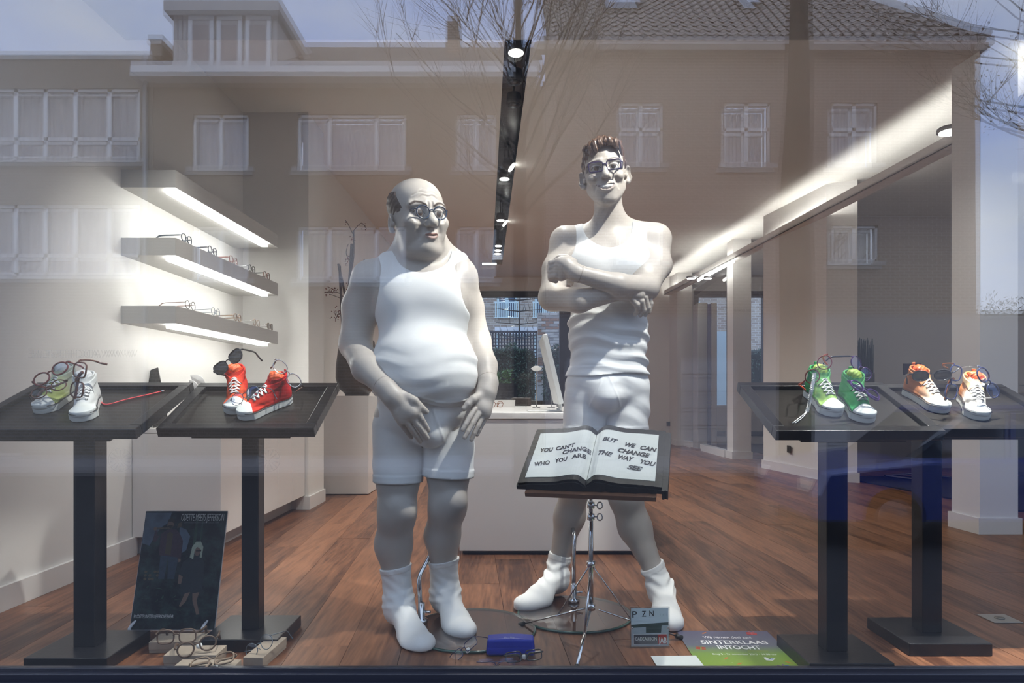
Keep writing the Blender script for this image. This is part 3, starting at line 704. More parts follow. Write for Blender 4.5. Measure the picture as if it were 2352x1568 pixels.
loft('roof', [(-.58, [(-.48, 1.37), (-.44, 1.42), (.72, 1.45), (.80, 1.40)]), (.58, [(-.48, 1.37), (-.44, 1.42), (.72, 1.45), (.80, 1.40)])], CBL)
for x in (-1.30, 1.32):
    for s in (-1, 1):
        lathe('wheel', [(.18, -.10), (.30, -.10), (.325, -.06), (.325, .06), (.30, .10), (.18, .10)], mat('tyre', (.015, .015, .015), .8), cr_, 28, (x, s*.74, .325), (0, 1, 0)); lathe('hub', [(.01, -.02), (.18, -.02), (.18, .02), (.01, .04)], mat('hub_grey', (.05, .05, .055), .4, metal=.3), cr_, 20, (x, s*.82, .325), (0, s, 0))
for s in (-1, 1): box('headlight', (-2.11, s*.62-.12, .58), (-2.03, s*.62+.12, .70), mat('headlight', (.7, .7, .72), .1, spec=1), cr_, .01); box('tail_light', (2.03, s*.62-.12, .66), (2.09, s*.62+.12, .78), mat('tail_red', (.4, .01, .01), .2), cr_, .01)
for x in (-.05, .72): box('pillar', (x-.025, -.715, .88), (x+.025, .715, 1.36), CBL, cr_)
# ------------------------------------------------------------------ yard behind the shop, seen through the rear windows
st(box('yard', (-12, 12.62, -.5), (16, 60, -.05), mat('yard_paving', (.25, .25, .26), .9)))
pd = thing('garden_wall', 'free-standing pale brick wall panel behind the yard hedge', 'wall', ((1235-CX)*15.2/FPX, 15.2, 0)); l0 = np.array(pd.location)
bw_, bh_ = .50, 2.72
box('mortar_core', (0, .012, 0), (bw_, .20, bh_), mat('mortar', (.50, .49, .46), .9), pd)
BK = [mat('brick_pale', (.50, .46, .42), .9), mat('brick_rust', (.30, .18, .13), .9), mat('brick_grey', (.33, .30, .28), .9)]
bm = bmesh.new(); add_box(bm, (0, 0, 0), (1, 1, 1)); BM = bpy.data.meshes.new('brick'); bm.normal_update(); bm.to_mesh(BM); bm.free(); BM.materials.append(BK[0])
rb = random.Random(2)
for r in range(18, 44):
    x = -.0-(.09 if r % 2 else 0)
    while x < bw_-.02:
        a, b_ = max(0, x), min(bw_, x+.17)
        if b_-a > .02:
            o = link('brick', BM, [rb.choice(BK)], pd); o.location = (a, rb.uniform(-.006, .002), r*.062); o.scale = (b_-a, .03, .05)
        x += .18
# far house of the yard
fh = thing('yard_house', 'brick house with tall balcony windows beyond the yard', 'house', (0, 24, -.3)); l1 = np.array(fh.location)
FBR = brick_mat('brick_yard', (.42, .36, .29), (.25, .19, .15), (.50, .47, .42), 1.1)
TQ = mat('turquoise_frame', (.55, .68, .68), .5); GLS = mat('dark_pane', (.10, .16, .25), .05, spec=1)
def yx(p): return (p-CX)*24/FPX
def yz(p): return CH+(HY-p)*24/FPX
fw = [(yx(a), yx(b)) for a, b in ((1060, 1100), (1141, 1187), (1228, 1272), (1400, 1450), (1560, 1600))]
bm = bmesh.new(); xx = [-9.0]+[v for w_ in fw for v in w_]+[18.0]
for i in range(0, len(xx), 2): add_box(bm, (xx[i], 0, 0), (xx[i+1], .3, 9))
for a, b_ in fw: add_box(bm, (a, 0, 0), (b_, .3, yz(730)+.3)); add_box(bm, (a, 0, 5.6), (b_, .3, 9))
bm_obj('facade', bm, FBR, fh)
for a, b_ in fw:
    w_ = thing('window', None, None); w_.parent = fh; z0 = yz(730)+.3
    bm = bmesh.new(); add_box(bm, (a, .05, z0), (a+.08, .15, 5.6)); add_box(bm, (b_-.08, .05, z0), (b_, .15, 5.6)); add_box(bm, ((a+b_)/2-.07, .05, z0), ((a+b_)/2+.07, .15, 5.6)); add_box(bm, (a, .05, 5.45), (b_, .15, 5.6)); bm_obj('frame', bm, TQ, w_)
    box('pane', (a+.05, .16, z0), (b_-.05, .18, 5.5), GLS, w_)
    bm = bmesh.new(); h0, h1 = z0+.02, z0+.52
    for k in range(13): x = a-.05+(b_-a+.1)*k/12; add_box(bm, (x-.012, -.10, h0), (x+.012, -.08, h1))
    add_box(bm, (a-.08, -.11, h1), (b_+.08, -.07, h1+.04)); add_box(bm, (a-.08, -.11, h0-.03), (b_+.08, -.07, h0)); bm_obj('railing', bm, TQ, w_)
cn = thing('canopy', 'pale flat canopy over a terrace below the balcony window', 'canopy', ((1185-CX)*19/FPX, 19, 0))
box('roof', (-.55, -.3, 2.62), (.62, 1.0, 2.72), TQ, cn); box('fascia', (-.58, -.34, 2.56), (.65, -.30, 2.76), mat('white_fascia', (.75, .76, .78), .5), cn)
for x in (-.5, .55): box('post', (x-.04, -.2, -.3), (x+.04, -.12, 2.62), TQ, cn)
for k in range(6): box('rafter', (-.5+k*.2, -.28, 2.55), (-.46+k*.2, .9, 2.62), TQ, cn)
lf_ = thing('lattice_fence', 'dark open lattice fence above the yard hedge', 'fence', (0, 17.6, 0)); DK = mat('fence_dark', (.035, .04, .055), .7)
bm = bmesh.new(); x0, x1, z0, z1 = (1090-CX)*17.6/FPX, (1234-CX)*17.6/FPX, 1.7, zpx(764, 17.6)
for k in range(int((x1-x0)/.075)): add_box(bm, (x0+k*.075, 0, z0), (x0+k*.075+.04, .03, z1))
for k in range(int((z1-z0)/.09)): add_box(bm, (x0, -.02, z0+k*.09), (x1, 0, z0+k*.09+.03))
tag(bm_obj('lattice', bm, DK, lf_), kind='stuff'); box('rail', (x0, -.03, z1), (x1, .05, z1+.05), DK, lf_); box('post', (x0-.05, -.03, -.2), (x0+.03, .05, z1+.05), DK, lf_); box('post', (x1-.03, -.03, -.2), (x1+.05, .05, z1+.05), DK, lf_)
def hedge(label, x0, x1, y, zt, seed, n):
    rg = np.random.RandomState(seed); h = thing('hedge', label, 'hedge', ((x0+x1)/2, y, -.05))
    w_ = (x1-x0)/2; H = zt+.05
    prof = []
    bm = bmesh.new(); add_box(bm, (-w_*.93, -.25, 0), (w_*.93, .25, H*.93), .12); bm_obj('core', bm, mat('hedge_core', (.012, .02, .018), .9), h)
    P = np.stack([rg.uniform(-w_, w_, n), rg.uniform(-.36, .05, n), H*rg.uniform(0, 1, n)**.8], 1)
    top = H*(.93+.07*np.sin(P[:, 0]*6+seed)+.04*np.sin(P[:, 0]*17)); P[:, 2] = np.minimum(P[:, 2], top-rg.uniform(0, .06, n))
    e = rg.normal(size=(n, 3)); e /= np.linalg.norm(e, axis=1)[:, None]; f = np.cross(e, rg.normal(size=(n, 3))); f /= np.linalg.norm(f, axis=1)[:, None]
    s = rg.uniform(.022, .045, n)[:, None]
    V = np.stack([P, P+e*s+f*s*.4, P+e*s*2, P+e*s-f*s*.4], 1).reshape(-1, 3); q = np.arange(len(V)).reshape(-1, 4)
    tag(link('foliage', net_mesh('foliage', V, q), mat('hedge_leaf', (.045, .085, .055), .5, noise=(6, .4)), h), kind='stuff'); return h
hedge('dark clipped hedge across the yard behind the desk', (1095-CX)*15.6/FPX, (1233-CX)*15.9/FPX, 15.95, zpx(787, 15.9), 1, 5200)
hedge('small hedge in front of the pale brick wall panel', (1246-CX)*14.4/FPX, (1300-CX)*14.4/FPX, 14.4, zpx(792, 14.4), 2, 2600)
hedge('hedge seen through the right-hand rear window', 3.6, 6.2, 15.4, zpx(790, 15.4), 3, 4200)
et = thing('espalier_tree', 'small bare tree with level branches before the far brick house', 'tree', ((1192-CX)*18.4/FPX, 18.4, -.05)); bm = bmesh.new()
add_tube(bm, [(0, 0, 0), (.02, 0, 1.6), (0, 0, 3.7)], [.04, .032, .012], 6)
for z in (2.5, 2.85, 3.2, 3.5):
    for s in (-1, 1): add_tube(bm, [(0, 0, z), (s*.3, .02, z+.03), (s*.62, -.02, z+.05+.05*rb.random())], [.016, .012, .006], 4)
for k in range(26): a = rb.uniform(-.5, .5); z = rb.choice((2.5, 2.85, 3.2, 3.5)); add_tube(bm, [(a, 0, z+.03), (a+rb.uniform(-.12, .12), rb.uniform(-.1, .1), z+rb.uniform(.15, .4))], [.008, .004], 3)
bm_obj('branches', bm, BARK, et)
pb = thing('planter', 'black planter box outside the rear window with green shoots', 'planter', ((1155-CX)*13.3/FPX, 13.3, -.05))
box('trough', (-.9, -.2, 0), (.28, .2, 1.12), DK, pb); box('rim', (-.92, -.22, 1.12), (.30, .22, 1.16), DK, pb)
rg = np.random.RandomState(5); n = 260; P = np.stack([rg.choice([-.12, .08], n)+rg.normal(0, .05, n), rg.normal(0, .05, n), 1.16+rg.uniform(0, .26, n)], 1); e = rg.normal(size=(n, 3))*.03; f = rg.normal(size=(n, 3))*.018
V = np.stack([P, P+e*.5+f, P+e, P+e*.5-f], 1).reshape(-1, 3); tag(link('foliage', net_mesh('foliage', V, np.arange(len(V)).reshape(-1, 4)), mat('shoot_green', (.12, .26, .07), .6), pb), kind='stuff')
# plinth boards low in the right-hand window
wb = thing('terrace_bench', 'white boarded bench outside the right-hand rear window', 'bench', (4.3, 13.6, -.05))
for k in range(3): box('board', (-.9, 0, .02+k*.17), (1.2, .04, .17+k*.17), mat('white_board', (.62, .66, .66), .6), wb)
box('seat', (-.9, -.1, .53), (1.2, .4, .57), mat('white_board', (.62, .66, .66), .6), wb)
# pale blue screen in the narrow gap
gl = thing('yard_screen', 'tall pale blue garden screen beyond the narrow gap window', 'screen', (4.35, 14.6, -.05)); box('panel', (0, 0, 0), (.30, .05, 2.3), mat('pale_screen', (.45, .58, .62), .6), gl); box('post', (.30, -.02, 0), (.36, .07, 2.35), mat('pale_screen2', (.3, .33, .34), .6), gl)
# ------------------------------------------------------------------ the two mannequins
def xf(prims, c, Rm, s):
    out = []
    for q in prims:
        q = dict(q)
        if q['t'] == 'g': q['p'] = xf(q['p'], c, Rm, s)
        elif q['t'] == 'e':
            q['c'] = c+s*(Rm @ q['c']); q['r'] = q['r']*s; q['R'] = Rm if q['R'] is None else Rm @ q['R']
        else:
            q['a'] = c+s*(Rm @ q['a']); q['b'] = c+s*(Rm @ q['b']); q['ra'] *= s; q['rb'] *= s
        q['k'] = q['k']*s; out.append(q)
    return out
def eye_prims(x, y, z, r, lid=.0022, open_=.42, low=.55):
    """eyeball with an upper and a lower lid"""
    return [sph((x, y, z), r, .002)]
SKIN = np.array([.46, .415, .375])
def front_pts(h, pts, inset=0.0):
    """drop (x, z) points onto the front of a head"""
    P = np.array([[p[0], -.19, p[1]] for p in pts], float)
    for _ in range(40):
        P[:, 1] += np.clip(sdf(h, P[:, None, :])[:, 0]*.8, -.02, .02)
    P[:, 1] += inset
    return [tuple(p) for p in P]
def line2(L, pts):
    """distance to a drawn line seen from the front"""
    Q = np.stack([L[:, 0], L[:, 2]], 1); d = np.full(len(L), 9.0)
    for a, b in zip(pts, pts[1:]):
        a = np.array(a, float); b = np.array(b, float); ab = b-a; p = Q-a
        t = np.clip((p @ ab)/(ab @ ab), 0, 1); d = np.minimum(d, np.linalg.norm(p-t[:, None]*ab, axis=1))
    return d
def soft(c, d, w, col, ok=None, s=.0016):
    a = np.clip((w-d)/s+.5, 0, 1)
    if ok is not None: a = a*ok
    c[:] = c*(1-a[:, None])+np.array(col)*a[:, None]

# ---- head of the short bald man (local frame: face towards -y, z up, metres)
def fat_head():
    h = [ell((0, .022, .040), (.103, .122, .098), k=.03),
         ell((0, -.014, -.050), (.086, .096, .088), k=.05)]
    for s in (-1, 1):
        h += [ell((s*.050, -.046, -.070), (.038, .042, .048), k=.03),
              cap((s*.016, -.098, .026), (s*.066, -.082, .024), .015, .012, k=.02),
              ell((s*.060, -.078, -.034), (.030, .022, .022), k=.03)]
    h += [sph((0, -.086, -.124), .029, .03), ell((0, -.03, -.140), (.074, .076, .042), k=.04)]
    for s in (-1, 1):
        h += [ell((s*.039, -.114, -.004), (.029, .024, .021), k=.014, op='s')]
    for s in (-1, 1):
        h += [sph((s*.039, -.0795, -.004), .0240, .003),
              grp([sph((s*.039, -.0795, -.004), .0264, .002), ell((s*.039, -.1200, -.0115), (.038, .034, .0205), k=.003, op='s')], k=.004)]
    h += [cap((0, -.098, .014), (0, -.130, -.034), .0105, .016, k=.014), sph((0, -.137, -.041), .0180, .012),
          sph((-.0180, -.120, -.045), .013, .008), sph((.0180, -.120, -.045), .013, .008),
          ell((-.011, -.131, -.0600), (.0052, .007, .006), k=.004, op='s'), ell((.011, -.131, -.0600), (.0052, .007, .006), k=.004, op='s')]
    # muzzle and the pursed lips, pushed a little to one side
    h += [ell((.004, -.088, -.086), (.036, .030, .026), k=.02)]
    b0 = list(h)
    up = front_pts(b0, [(-.021, -.0850), (-.009, -.0815), (.004, -.0830), (.015, -.0805), (.027, -.0825)], .001)
    lw = front_pts(b0, [(-.019, -.0890), (-.005, -.0955), (.010, -.0965), (.025, -.0870)], .001)
    md = front_pts(b0, [(-.021, -.0870), (-.006, -.0880), (.008, -.0885), (.026, -.0845)], -.004)
    h += chain(up, [.003, .0062, .0058, .0064, .003], k=.006) + chain(lw, [.003, .0072, .0078, .003], k=.006)
    h += chain(md, [.0010, .0026, .0026, .0010], k=.004, op='s')
    for s in (-1, 1):   # nose-to-mouth folds, bags under the eyes
        h += chain(front_pts(b0, [(s*.024, -.042), (s*.037, -.058), (s*.043, -.076), (s*.042, -.092)], -.0030), [.0012, .0042, .0046, .0012], k=.016, op='s')
        h += chain(front_pts(b0, [(s*.020, -.026), (s*.038, -.036), (s*.056, -.030), (s*.066, -.016)], -.0022), [.0006, .0026, .0026, .0006], k=.014, op='s')
    for z, w, dx in [(.060, .042, -.002), (.074, .052, -.006), (.089, .040, .004)]:   # forehead creases
        h += chain(front_pts(b0, catmull([(dx-w, z-.014, 0), (dx-w*.5, z, 0), (dx, z-.003, 0), (dx+w*.5, z+.001, 0), (dx+w, z-.010, 0)], 4), -.0010), [.0004, .0008, .0012, .0016]+[.0018]*9+[.0016, .0012, .0008, .0004], k=.006, op='s', kin=.001)
    h += chain(front_pts(b0, [(-.008, .012), (-.009, .034)]), [.001, .0016], k=.008, op='s')+chain(front_pts(b0, [(.008, .012), (.009, .034)]), [.001, .0016], k=.008, op='s')
    for s in (-1, 1):   # ears
        R = rotm(0, 0, s*.35)
        h += [ell((s*.104, .024, -.036), (.011, .025, .036), R=R, k=.008), ell((s*.115, .016, -.031), (.009, .015, .022), R=R, k=.006, op='s'),
              ell((s*.101, .004, -.042), (.007, .008, .010), k=.006), sph((s*.101, .012, -.065), .010, .008)]
    return h
def fat_paint(L):
    c = np.tile(SKIN, (len(L), 1)); fr = (L[:, 1] < -.04).astype(float)
    for s in (-1, 1):
        e = np.array([s*.039, -.0795, -.004]); d = L-e; rr = np.linalg.norm(d, axis=1)
        on = ((rr < .0250) & (d[:, 1] < 0)).astype(float)
        c[on > 0] = [.60, .58, .56]
        g = np.array([.14, -1, .02]); g /= np.linalg.norm(g); an = np.arccos(np.clip((d @ g)/np.maximum(rr, 1e-6), -1, 1))*.024
        soft(c, an, .0122, [.02, .014, .012], on, .0012); soft(c, an, .0108, [.065, .032, .02], on, .0012); soft(c, an, .0056, [.008, .008, .008], on, .0012)
        hl = d/np.maximum(rr, 1e-6)[:, None]
        soft(c, line2(L, [(s*.017, -.006), (s*.026, .0045), (s*.040, .0085), (s*.054, .0050), (s*.062, -.003)]), .0013, [.05, .035, .03], fr)
        soft(c, line2(L, [(s*.022, -.012), (s*.038, -.0185), (s*.055, -.013)]), .0008, [.22, .17, .15], fr)
        soft(c, line2(L, [(s*.016, .022), (s*.034, .033), (s*.054, .036), (s*.072, .026)]), .0040, [.05, .033, .027], fr, .003)
    soft(c, line2(L, [(-.017, -.0905), (-.004, -.0955), (.010, -.0962), (.023, -.0885)]), .0052, [.42, .29, .25], fr, .004)
    soft(c, line2(L, [(-.020, -.0852), (-.009, -.0825), (.004, -.0840), (.015, -.0818), (.026, -.0828)]), .0042, [.27, .12, .095], fr, .002)
    soft(c, line2(L, [(-.021, -.0870), (-.006, -.0880), (.008, -.0885), (.026, -.0845)]), .0014, [.06, .025, .02], fr, .0015)
    return c

# ---- head of the tall man
def tall_head():
    h = [ell((0, .018, .048), (.083, .108, .088), k=.03),
         ell((0, -.012, -.040), (.071, .087, .085), k=.04),
         ell((0, -.040, -.092), (.040, .050, .046), k=.04), ell((0, -.068, -.126), (.021, .021, .019), k=.025)]
    for s in (-1, 1):
        h += [cap((s*.060, .01, -.066), (s*.020, -.066, -.120), .013, .013, k=.03),
              ell((s*.047, -.073, -.036), (.024, .021, .020), k=.02),
              cap((s*.014, -.096, .026), (s*.058, -.078, .025), .010, .009, k=.016)]
        h += [ell((s*.033, -.105, .002), (.023, .018, .016), k=.014, op='s')]
    for s in (-1, 1):
        h += [sph((s*.033, -.074, .001), .0195, .003),
              grp([sph((s*.033, -.0740, .001), .0217, .002), ell((s*.033, -.110, -.0055), (.032, .031, .0155), k=.003, op='s')], k=.004)]
    h += [cap((0, -.094, .018), (0, -.122, -.035), .0085, .0118, k=.012), sph((0, -.126, -.040), .0140, .010),
          sph((-.0150, -.111, -.043), .0098, .007), sph((.0150, -.111, -.043), .0098, .007),
          ell((-.008, -.120, -.053), (.0048, .006, .0050), k=.003, op='s'), ell((.008, -.120, -.053), (.0048, .006, .0050), k=.003, op='s')]
    # smile: lips, a crescent opening and teeth
    h += [ell((0, -.072, -.084), (.040, .026, .026), k=.02)]
    b0 = list(h)
    up = front_pts(b0, [(-.038, -.0655), (-.020, -.0725), (0, -.0755), (.020, -.0715), (.038, -.0630)], .001)
    lw = front_pts(b0, [(-.036, -.0690), (-.020, -.0885), (0, -.0955), (.020, -.0880), (.036, -.0665)], .001)
    h += chain(up, [.0024, .0044, .0040, .0044, .0024], k=.006) + [grp(chain(catmull(lw, 3), [.0024, .0034, .0044, .0052, .0057, .006, .0062, .006, .0057, .0052, .0044, .0034, .0024], k=.002), k=.006)]
    mid = front_pts(b0, [(-.026, -.0755), (-.013, -.0815), (0, -.0835), (.013, -.0810), (.026, -.0740)], 0)
    h += chain(mid, [.0036, .0078, .0092, .0078, .0036], k=.003, op='s')
    teeth = front_pts(b0, [(-.026, -.0735), (-.013, -.0790), (0, -.0805), (.013, -.0785), (.026, -.0725)], .0072)
    h += chain(teeth, [.0042, .0076, .0082, .0076, .0042], k=.001, kin=.001)
    for s in (-1, 1):
        h += chain(front_pts(b0, [(s*.022, -.040), (s*.036, -.052), (s*.046, -.066), (s*.049, -.082)], -.0026), [.001, .0038, .0042, .0010], k=.015, op='s')
        h += chain(front_pts(b0, [(s*.018, -.020), (s*.034, -.026), (s*.050, -.018)], -.0020), [.0006, .0022, .0006], k=.012, op='s')
        R = rotm(0, 0, s*.70)
        h += [ell((s*.090, .020, -.012), (.010, .026, .037), R=R, k=.008), ell((s*.096, .007, -.007), (.010, .015, .024), R=R, k=.006, op='s'),
              ell((s*.082, .000, -.019), (.007, .008, .010), k=.006), sph((s*.086, .010, -.044), .0105, .008)]
    for q in h:   # proportions: a little shorter
        qs = q['p'] if q['t'] == 'g' else [q]
        for e in qs:
            if e['t'] == 'e': e['c'] = e['c']*np.array([1, 1, .92]); e['r'] = e['r']*np.array([1, 1, .94])
            else: e['a'] = e['a']*np.array([1, 1, .92]); e['b'] = e['b']*np.array([1, 1, .92])
    return h
def tall_paint(L):
    L = L/np.array([1, 1, .92])
    c = np.tile(SKIN, (len(L), 1)); fr = (L[:, 1] < -.04).astype(float)
    for s in (-1, 1):
        e = np.array([s*.033, -.074, .001]); d = L-e; rr = np.linalg.norm(d, axis=1)
        on = ((rr < .0204) & (d[:, 1] < 0)).astype(float)
        c[on > 0] = [.60, .59, .58]
        g = np.array([.06, -1, .0]); g /= np.linalg.norm(g); an = np.arccos(np.clip((d @ g)/np.maximum(rr, 1e-6), -1, 1))*.0195
        soft(c, an, .0106, [.02, .014, .012], on, .0012); soft(c, an, .0093, [.06, .036, .024], on, .0012); soft(c, an, .0048, [.008, .008, .008], on, .0012)
        soft(c, line2(L, [(s*.014, .001), (s*.022, .0072), (s*.034, .0095), (s*.046, .0065), (s*.053, .000)]), .0013, [.05, .035, .03], fr)
        soft(c, line2(L, [(s*.020, -.0075), (s*.034, -.0125), (s*.047, -.008)]), .0008, [.20, .16, .14], fr)
        br = [(s*.013, .023), (s*.030, .032), (s*.048, .034), (s*.063, .027)] if s > 0 else [(s*.013, .021), (s*.030, .028), (s*.048, .029), (s*.063, .022)]
        soft(c, line2(L, br), .0036, [.045, .028, .022], fr, .003)
    soft(c, line2(L, [(-.024, -.0785), (0, -.0825), (.024, -.0775)]), .0078, [.72, .71, .69], fr, .001)
    soft(c, line2(L, [(-.034, -.0705), (-.020, -.0895), (0, -.0965), (.020, -.0890), (.034, -.0680)]), .0050, [.45, .38, .35], fr, .004)
    soft(c, line2(L, [(-.037, -.0665), (-.039, -.0655)]), .0020, [.15, .10, .09], fr); soft(c, line2(L, [(.037, -.064), (.039, -.063)]), .0020, [.15, .10, .09], fr)
    return c

def fingers(kn, tips, r0, r1, lift, k=.006):
    """curved fingers: knuckle, middle joint lifted towards `lift`, tip"""
    out = []
    for (a, b, s) in zip(kn, tips, (1.0, 1.05, 1.0, .86)):
        a = np.array(a); b = np.array(b); m1 = a+(b-a)*.42+lift*1.0; m2 = a+(b-a)*.74+lift*.75
        out.append(grp(chain([a, m1, m2, b], [r0*s*1.08, r0*s, r0*s*.92, r1*s], k=.002, kin=.002), k=k))
    return out
def nails(kn, tips, r1): return [np.array(b) for b in tips]

def wave(P, f, ph): return np.sin(P @ np.array(f)+ph)

def make_fat():
    D = 2.55
    Hc = W(960, 493, 2.52); Rh = rotm(0, -.09, 0) @ rotm(0, 0, .55) @ rotm(.17, 0, 0); hs = .95
    head = xf(fat_head(), Hc, Rh, hs)
    neck = [cap(W(962, 555, 2.58), W(968, 625, 2.59), .082, .088, k=.03), cap(W(905, 605, 2.61), W(950, 560, 2.60), .052, .05, k=.05), cap(W(1035, 598, 2.61), W(985, 560, 2.60), .052, .05, k=.05)]
    torso = [ell(W(970, 700, 2.57), (.172, .128, .175), k=.03),
             ell(W(927, 705, 2.503), (.082, .060, .080), k=.07), ell(W(1022, 700, 2.503), (.082, .060, .080), k=.07),
             ell(W(974, 838, 2.515), (.188, .170, .150), k=.08), ell(W(980, 870, 2.50), (.170, .165, .11), k=.05),
             ell(W(977, 950, 2.56), (.176, .143, .115), k=.06),
             cap(W(858, 640, 2.60), W(1056, 630, 2.60), .056, .054, k=.05)]
    crotch = [ell(W(988, 985, 2.445), (.052, .05, .062), k=.04)]
    legL = [cap(W(918, 965, 2.56), W(914, 1100, 2.53), .090, .078, k=.04), cap(W(914, 1100, 2.53), W(912, 1180, 2.52), .078, .066, k=.02), ell(W(922, 1165, 2.478), (.040, .034, .046), k=.02), ell(W(930, 1178, 2.470), (.028, .020, .024), k=.045), ell(W(908, 1160, 2.462), (.018, .016, .018), k=.03),
            cap(W(912, 1175, 2.52), W(904, 1250, 2.57), .066, .067, k=.03), cap(W(904, 1250, 2.57), W(912, 1345, 2.585), .066, .044, k=.03)]
    ft = [cap(W(912, 1335, 2.585), W(916, 1400, 2.575), .044, .050, k=.03), cap(W(918, 1388, 2.57), W(942, 1448, 2.44), .044, .040, k=.04), ell(W(956, 1474, 2.375), (.054, .078, .030), R=rotm(0, 0, .22), k=.05), ell(W(974, 1477, 2.335), (.030, .046, .024), k=.03)]
    legR = [cap(W(1028, 965, 2.56), W(1030, 1090, 2.53), .090, .075, k=.04), cap(W(1030, 1090, 2.53), W(1028, 1165, 2.53), .075, .066, k=.02), ell(W(1038, 1150, 2.482), (.040, .034, .046), k=.02), ell(W(1050, 1154, 2.480), (.028, .020, .024), k=.045),
            cap(W(1028, 1160, 2.53), W(1016, 1230, 2.59), .066, .064, k=.03), cap(W(1016, 1230, 2.59), W(1020, 1325, 2.66), .064, .045, k=.03)]
    ft2 = [cap(W(1020, 1318, 2.66), W(1022, 1375, 2.66), .044, .050, k=.03), cap(W(1024, 1362, 2.655), W(1044, 1416, 2.55), .044, .040, k=.04), ell(W(1054, 1441, 2.495), (.052, .076, .030), R=rotm(0, 0, .22), k=.05), ell(W(1070, 1446, 2.45), (.030, .044, .024), k=.03)]
    feet = [grp(ft, k=.02), grp(ft2, k=.02)]
    l = np.array([0, -.006, .002])
    kL = [W(958, 945, 2.330), W(946, 958, 2.330), W(934, 968, 2.335), W(921, 972, 2.345)]
    tL = [W(983, 988, 2.372), W(981, 1005, 2.372), W(965, 1013, 2.382), W(945, 1004, 2.392)]
    handL = [cap(W(888, 893, 2.345), W(905, 912, 2.335), .033, .031, k=.02), grp([cap(W(905, 908, 2.335), W(948, 945, 2.335), .028, .021, k=.02), cap(W(900, 915, 2.335), W(924, 965, 2.342), .027, .019, k=.03), cap(W(928, 950, 2.342), W(945, 948, 2.336), .021, k=.03)], k=.02)]
    handL += fingers(kL, tL, .0108, .0086, l, k=.005) + [grp(chain([W(925, 905, 2.34), W(952, 920, 2.325), W(966, 935, 2.335), W(979, 945, 2.350)], [.017, .0145, .013, .010], k=.004, kin=.003), k=.012)]
    kR = [W(1090, 940, 2.405), W(1099, 950, 2.410), W(1108, 957, 2.422), W(1116, 958, 2.440)]
    tR = [W(1063, 986, 2.372), W(1067, 1004, 2.380), W(1083, 1009, 2.402), W(1096, 998, 2.424)]
    handR = [cap(W(1122, 878, 2.475), W(1117, 900, 2.455), .032, .030, k=.02), grp([cap(W(1112, 900, 2.455), W(1095, 938, 2.435), .027, .020, k=.02), cap(W(1122, 905, 2.455), W(1114, 952, 2.435), .025, .018, k=.03), cap(W(1102, 935, 2.43), W(1110, 940, 2.43), .020, k=.03)], k=.02)]
    handR += fingers(kR, tR, .0094, .0078, l*.8, k=.004) + [grp(chain([W(1106, 905, 2.44), W(1086, 917, 2.40), W(1075, 928, 2.39), W(1066, 938, 2.385)], [.016, .014, .0125, .010], k=.004, kin=.003), k=.012)]
    armL = [cap(W(848, 642, 2.60), W(828, 705, 2.62), .064, .066, k=.05), cap(W(828, 705, 2.62), W(816, 790, 2.58), .065, .056, k=.03), cap(W(816, 790, 2.58), W(842, 845, 2.43), .056, .051, k=.03), cap(W(842, 845, 2.43), W(888, 893, 2.345), .050, .034, k=.02)]
    armR = [cap(W(1058, 645, 2.60), W(1074, 705, 2.63), .056, .058, k=.05), cap(W(1074, 705, 2.63), W(1094, 785, 2.62), .057, .052, k=.03), cap(W(1094, 785, 2.62), W(1112, 840, 2.54), .052, .047, k=.03), cap(W(1112, 840, 2.54), W(1122, 882, 2.475), .046, .033, k=.02)]
    body = head+neck+torso+crotch+legL+legR+feet
    allp = [grp(body, .01)] + [grp(armL[:2], .06), grp(armR[:2], .06), grp(armL[1:]+handL, .006), grp(armR[1:]+handR, .006)]
    boxes = dict(head=((Hc[0]-.16, 2.34, W(0, 600, 2.5)[2]), (Hc[0]+.17, 2.70, 1.72)),
                 hand1=((W(860, 0, 2.43)[0], 2.26, W(0, 1024, 2.37)[2]), (W(992, 0, 2.37)[0], 2.46, W(0, 886, 2.35)[2])),
                 hand2=((W(1055, 0, 2.43)[0], 2.34, W(0, 1016, 2.39)[2]), (W(1142, 0, 2.43)[0], 2.52, W(0, 882, 2.43)[2])))
    garm = dict(torso=torso+neck[1:], crotch=crotch, legL=legL, legR=legR, feet=feet, armL=armL, armR=armR)
    seams = [(W(876, 888, 2.355), W(888, 893, 2.345)-W(842, 845, 2.43), .075), (W(1121, 872, 2.49), W(1122, 882, 2.475)-W(1112, 840, 2.54), .065)]
    return dict(seams=seams, all=allp, boxes=boxes, lo=(-.72, 2.23, 0), hi=(-.02, 2.80, 1.70), Hc=Hc, Rh=Rh, hs=hs, paint=fat_paint, g=garm,
                nails=[(t, (t-k)/np.linalg.norm(t-k)) for k, t in list(zip(kL, tL))+list(zip(kR, tR))])

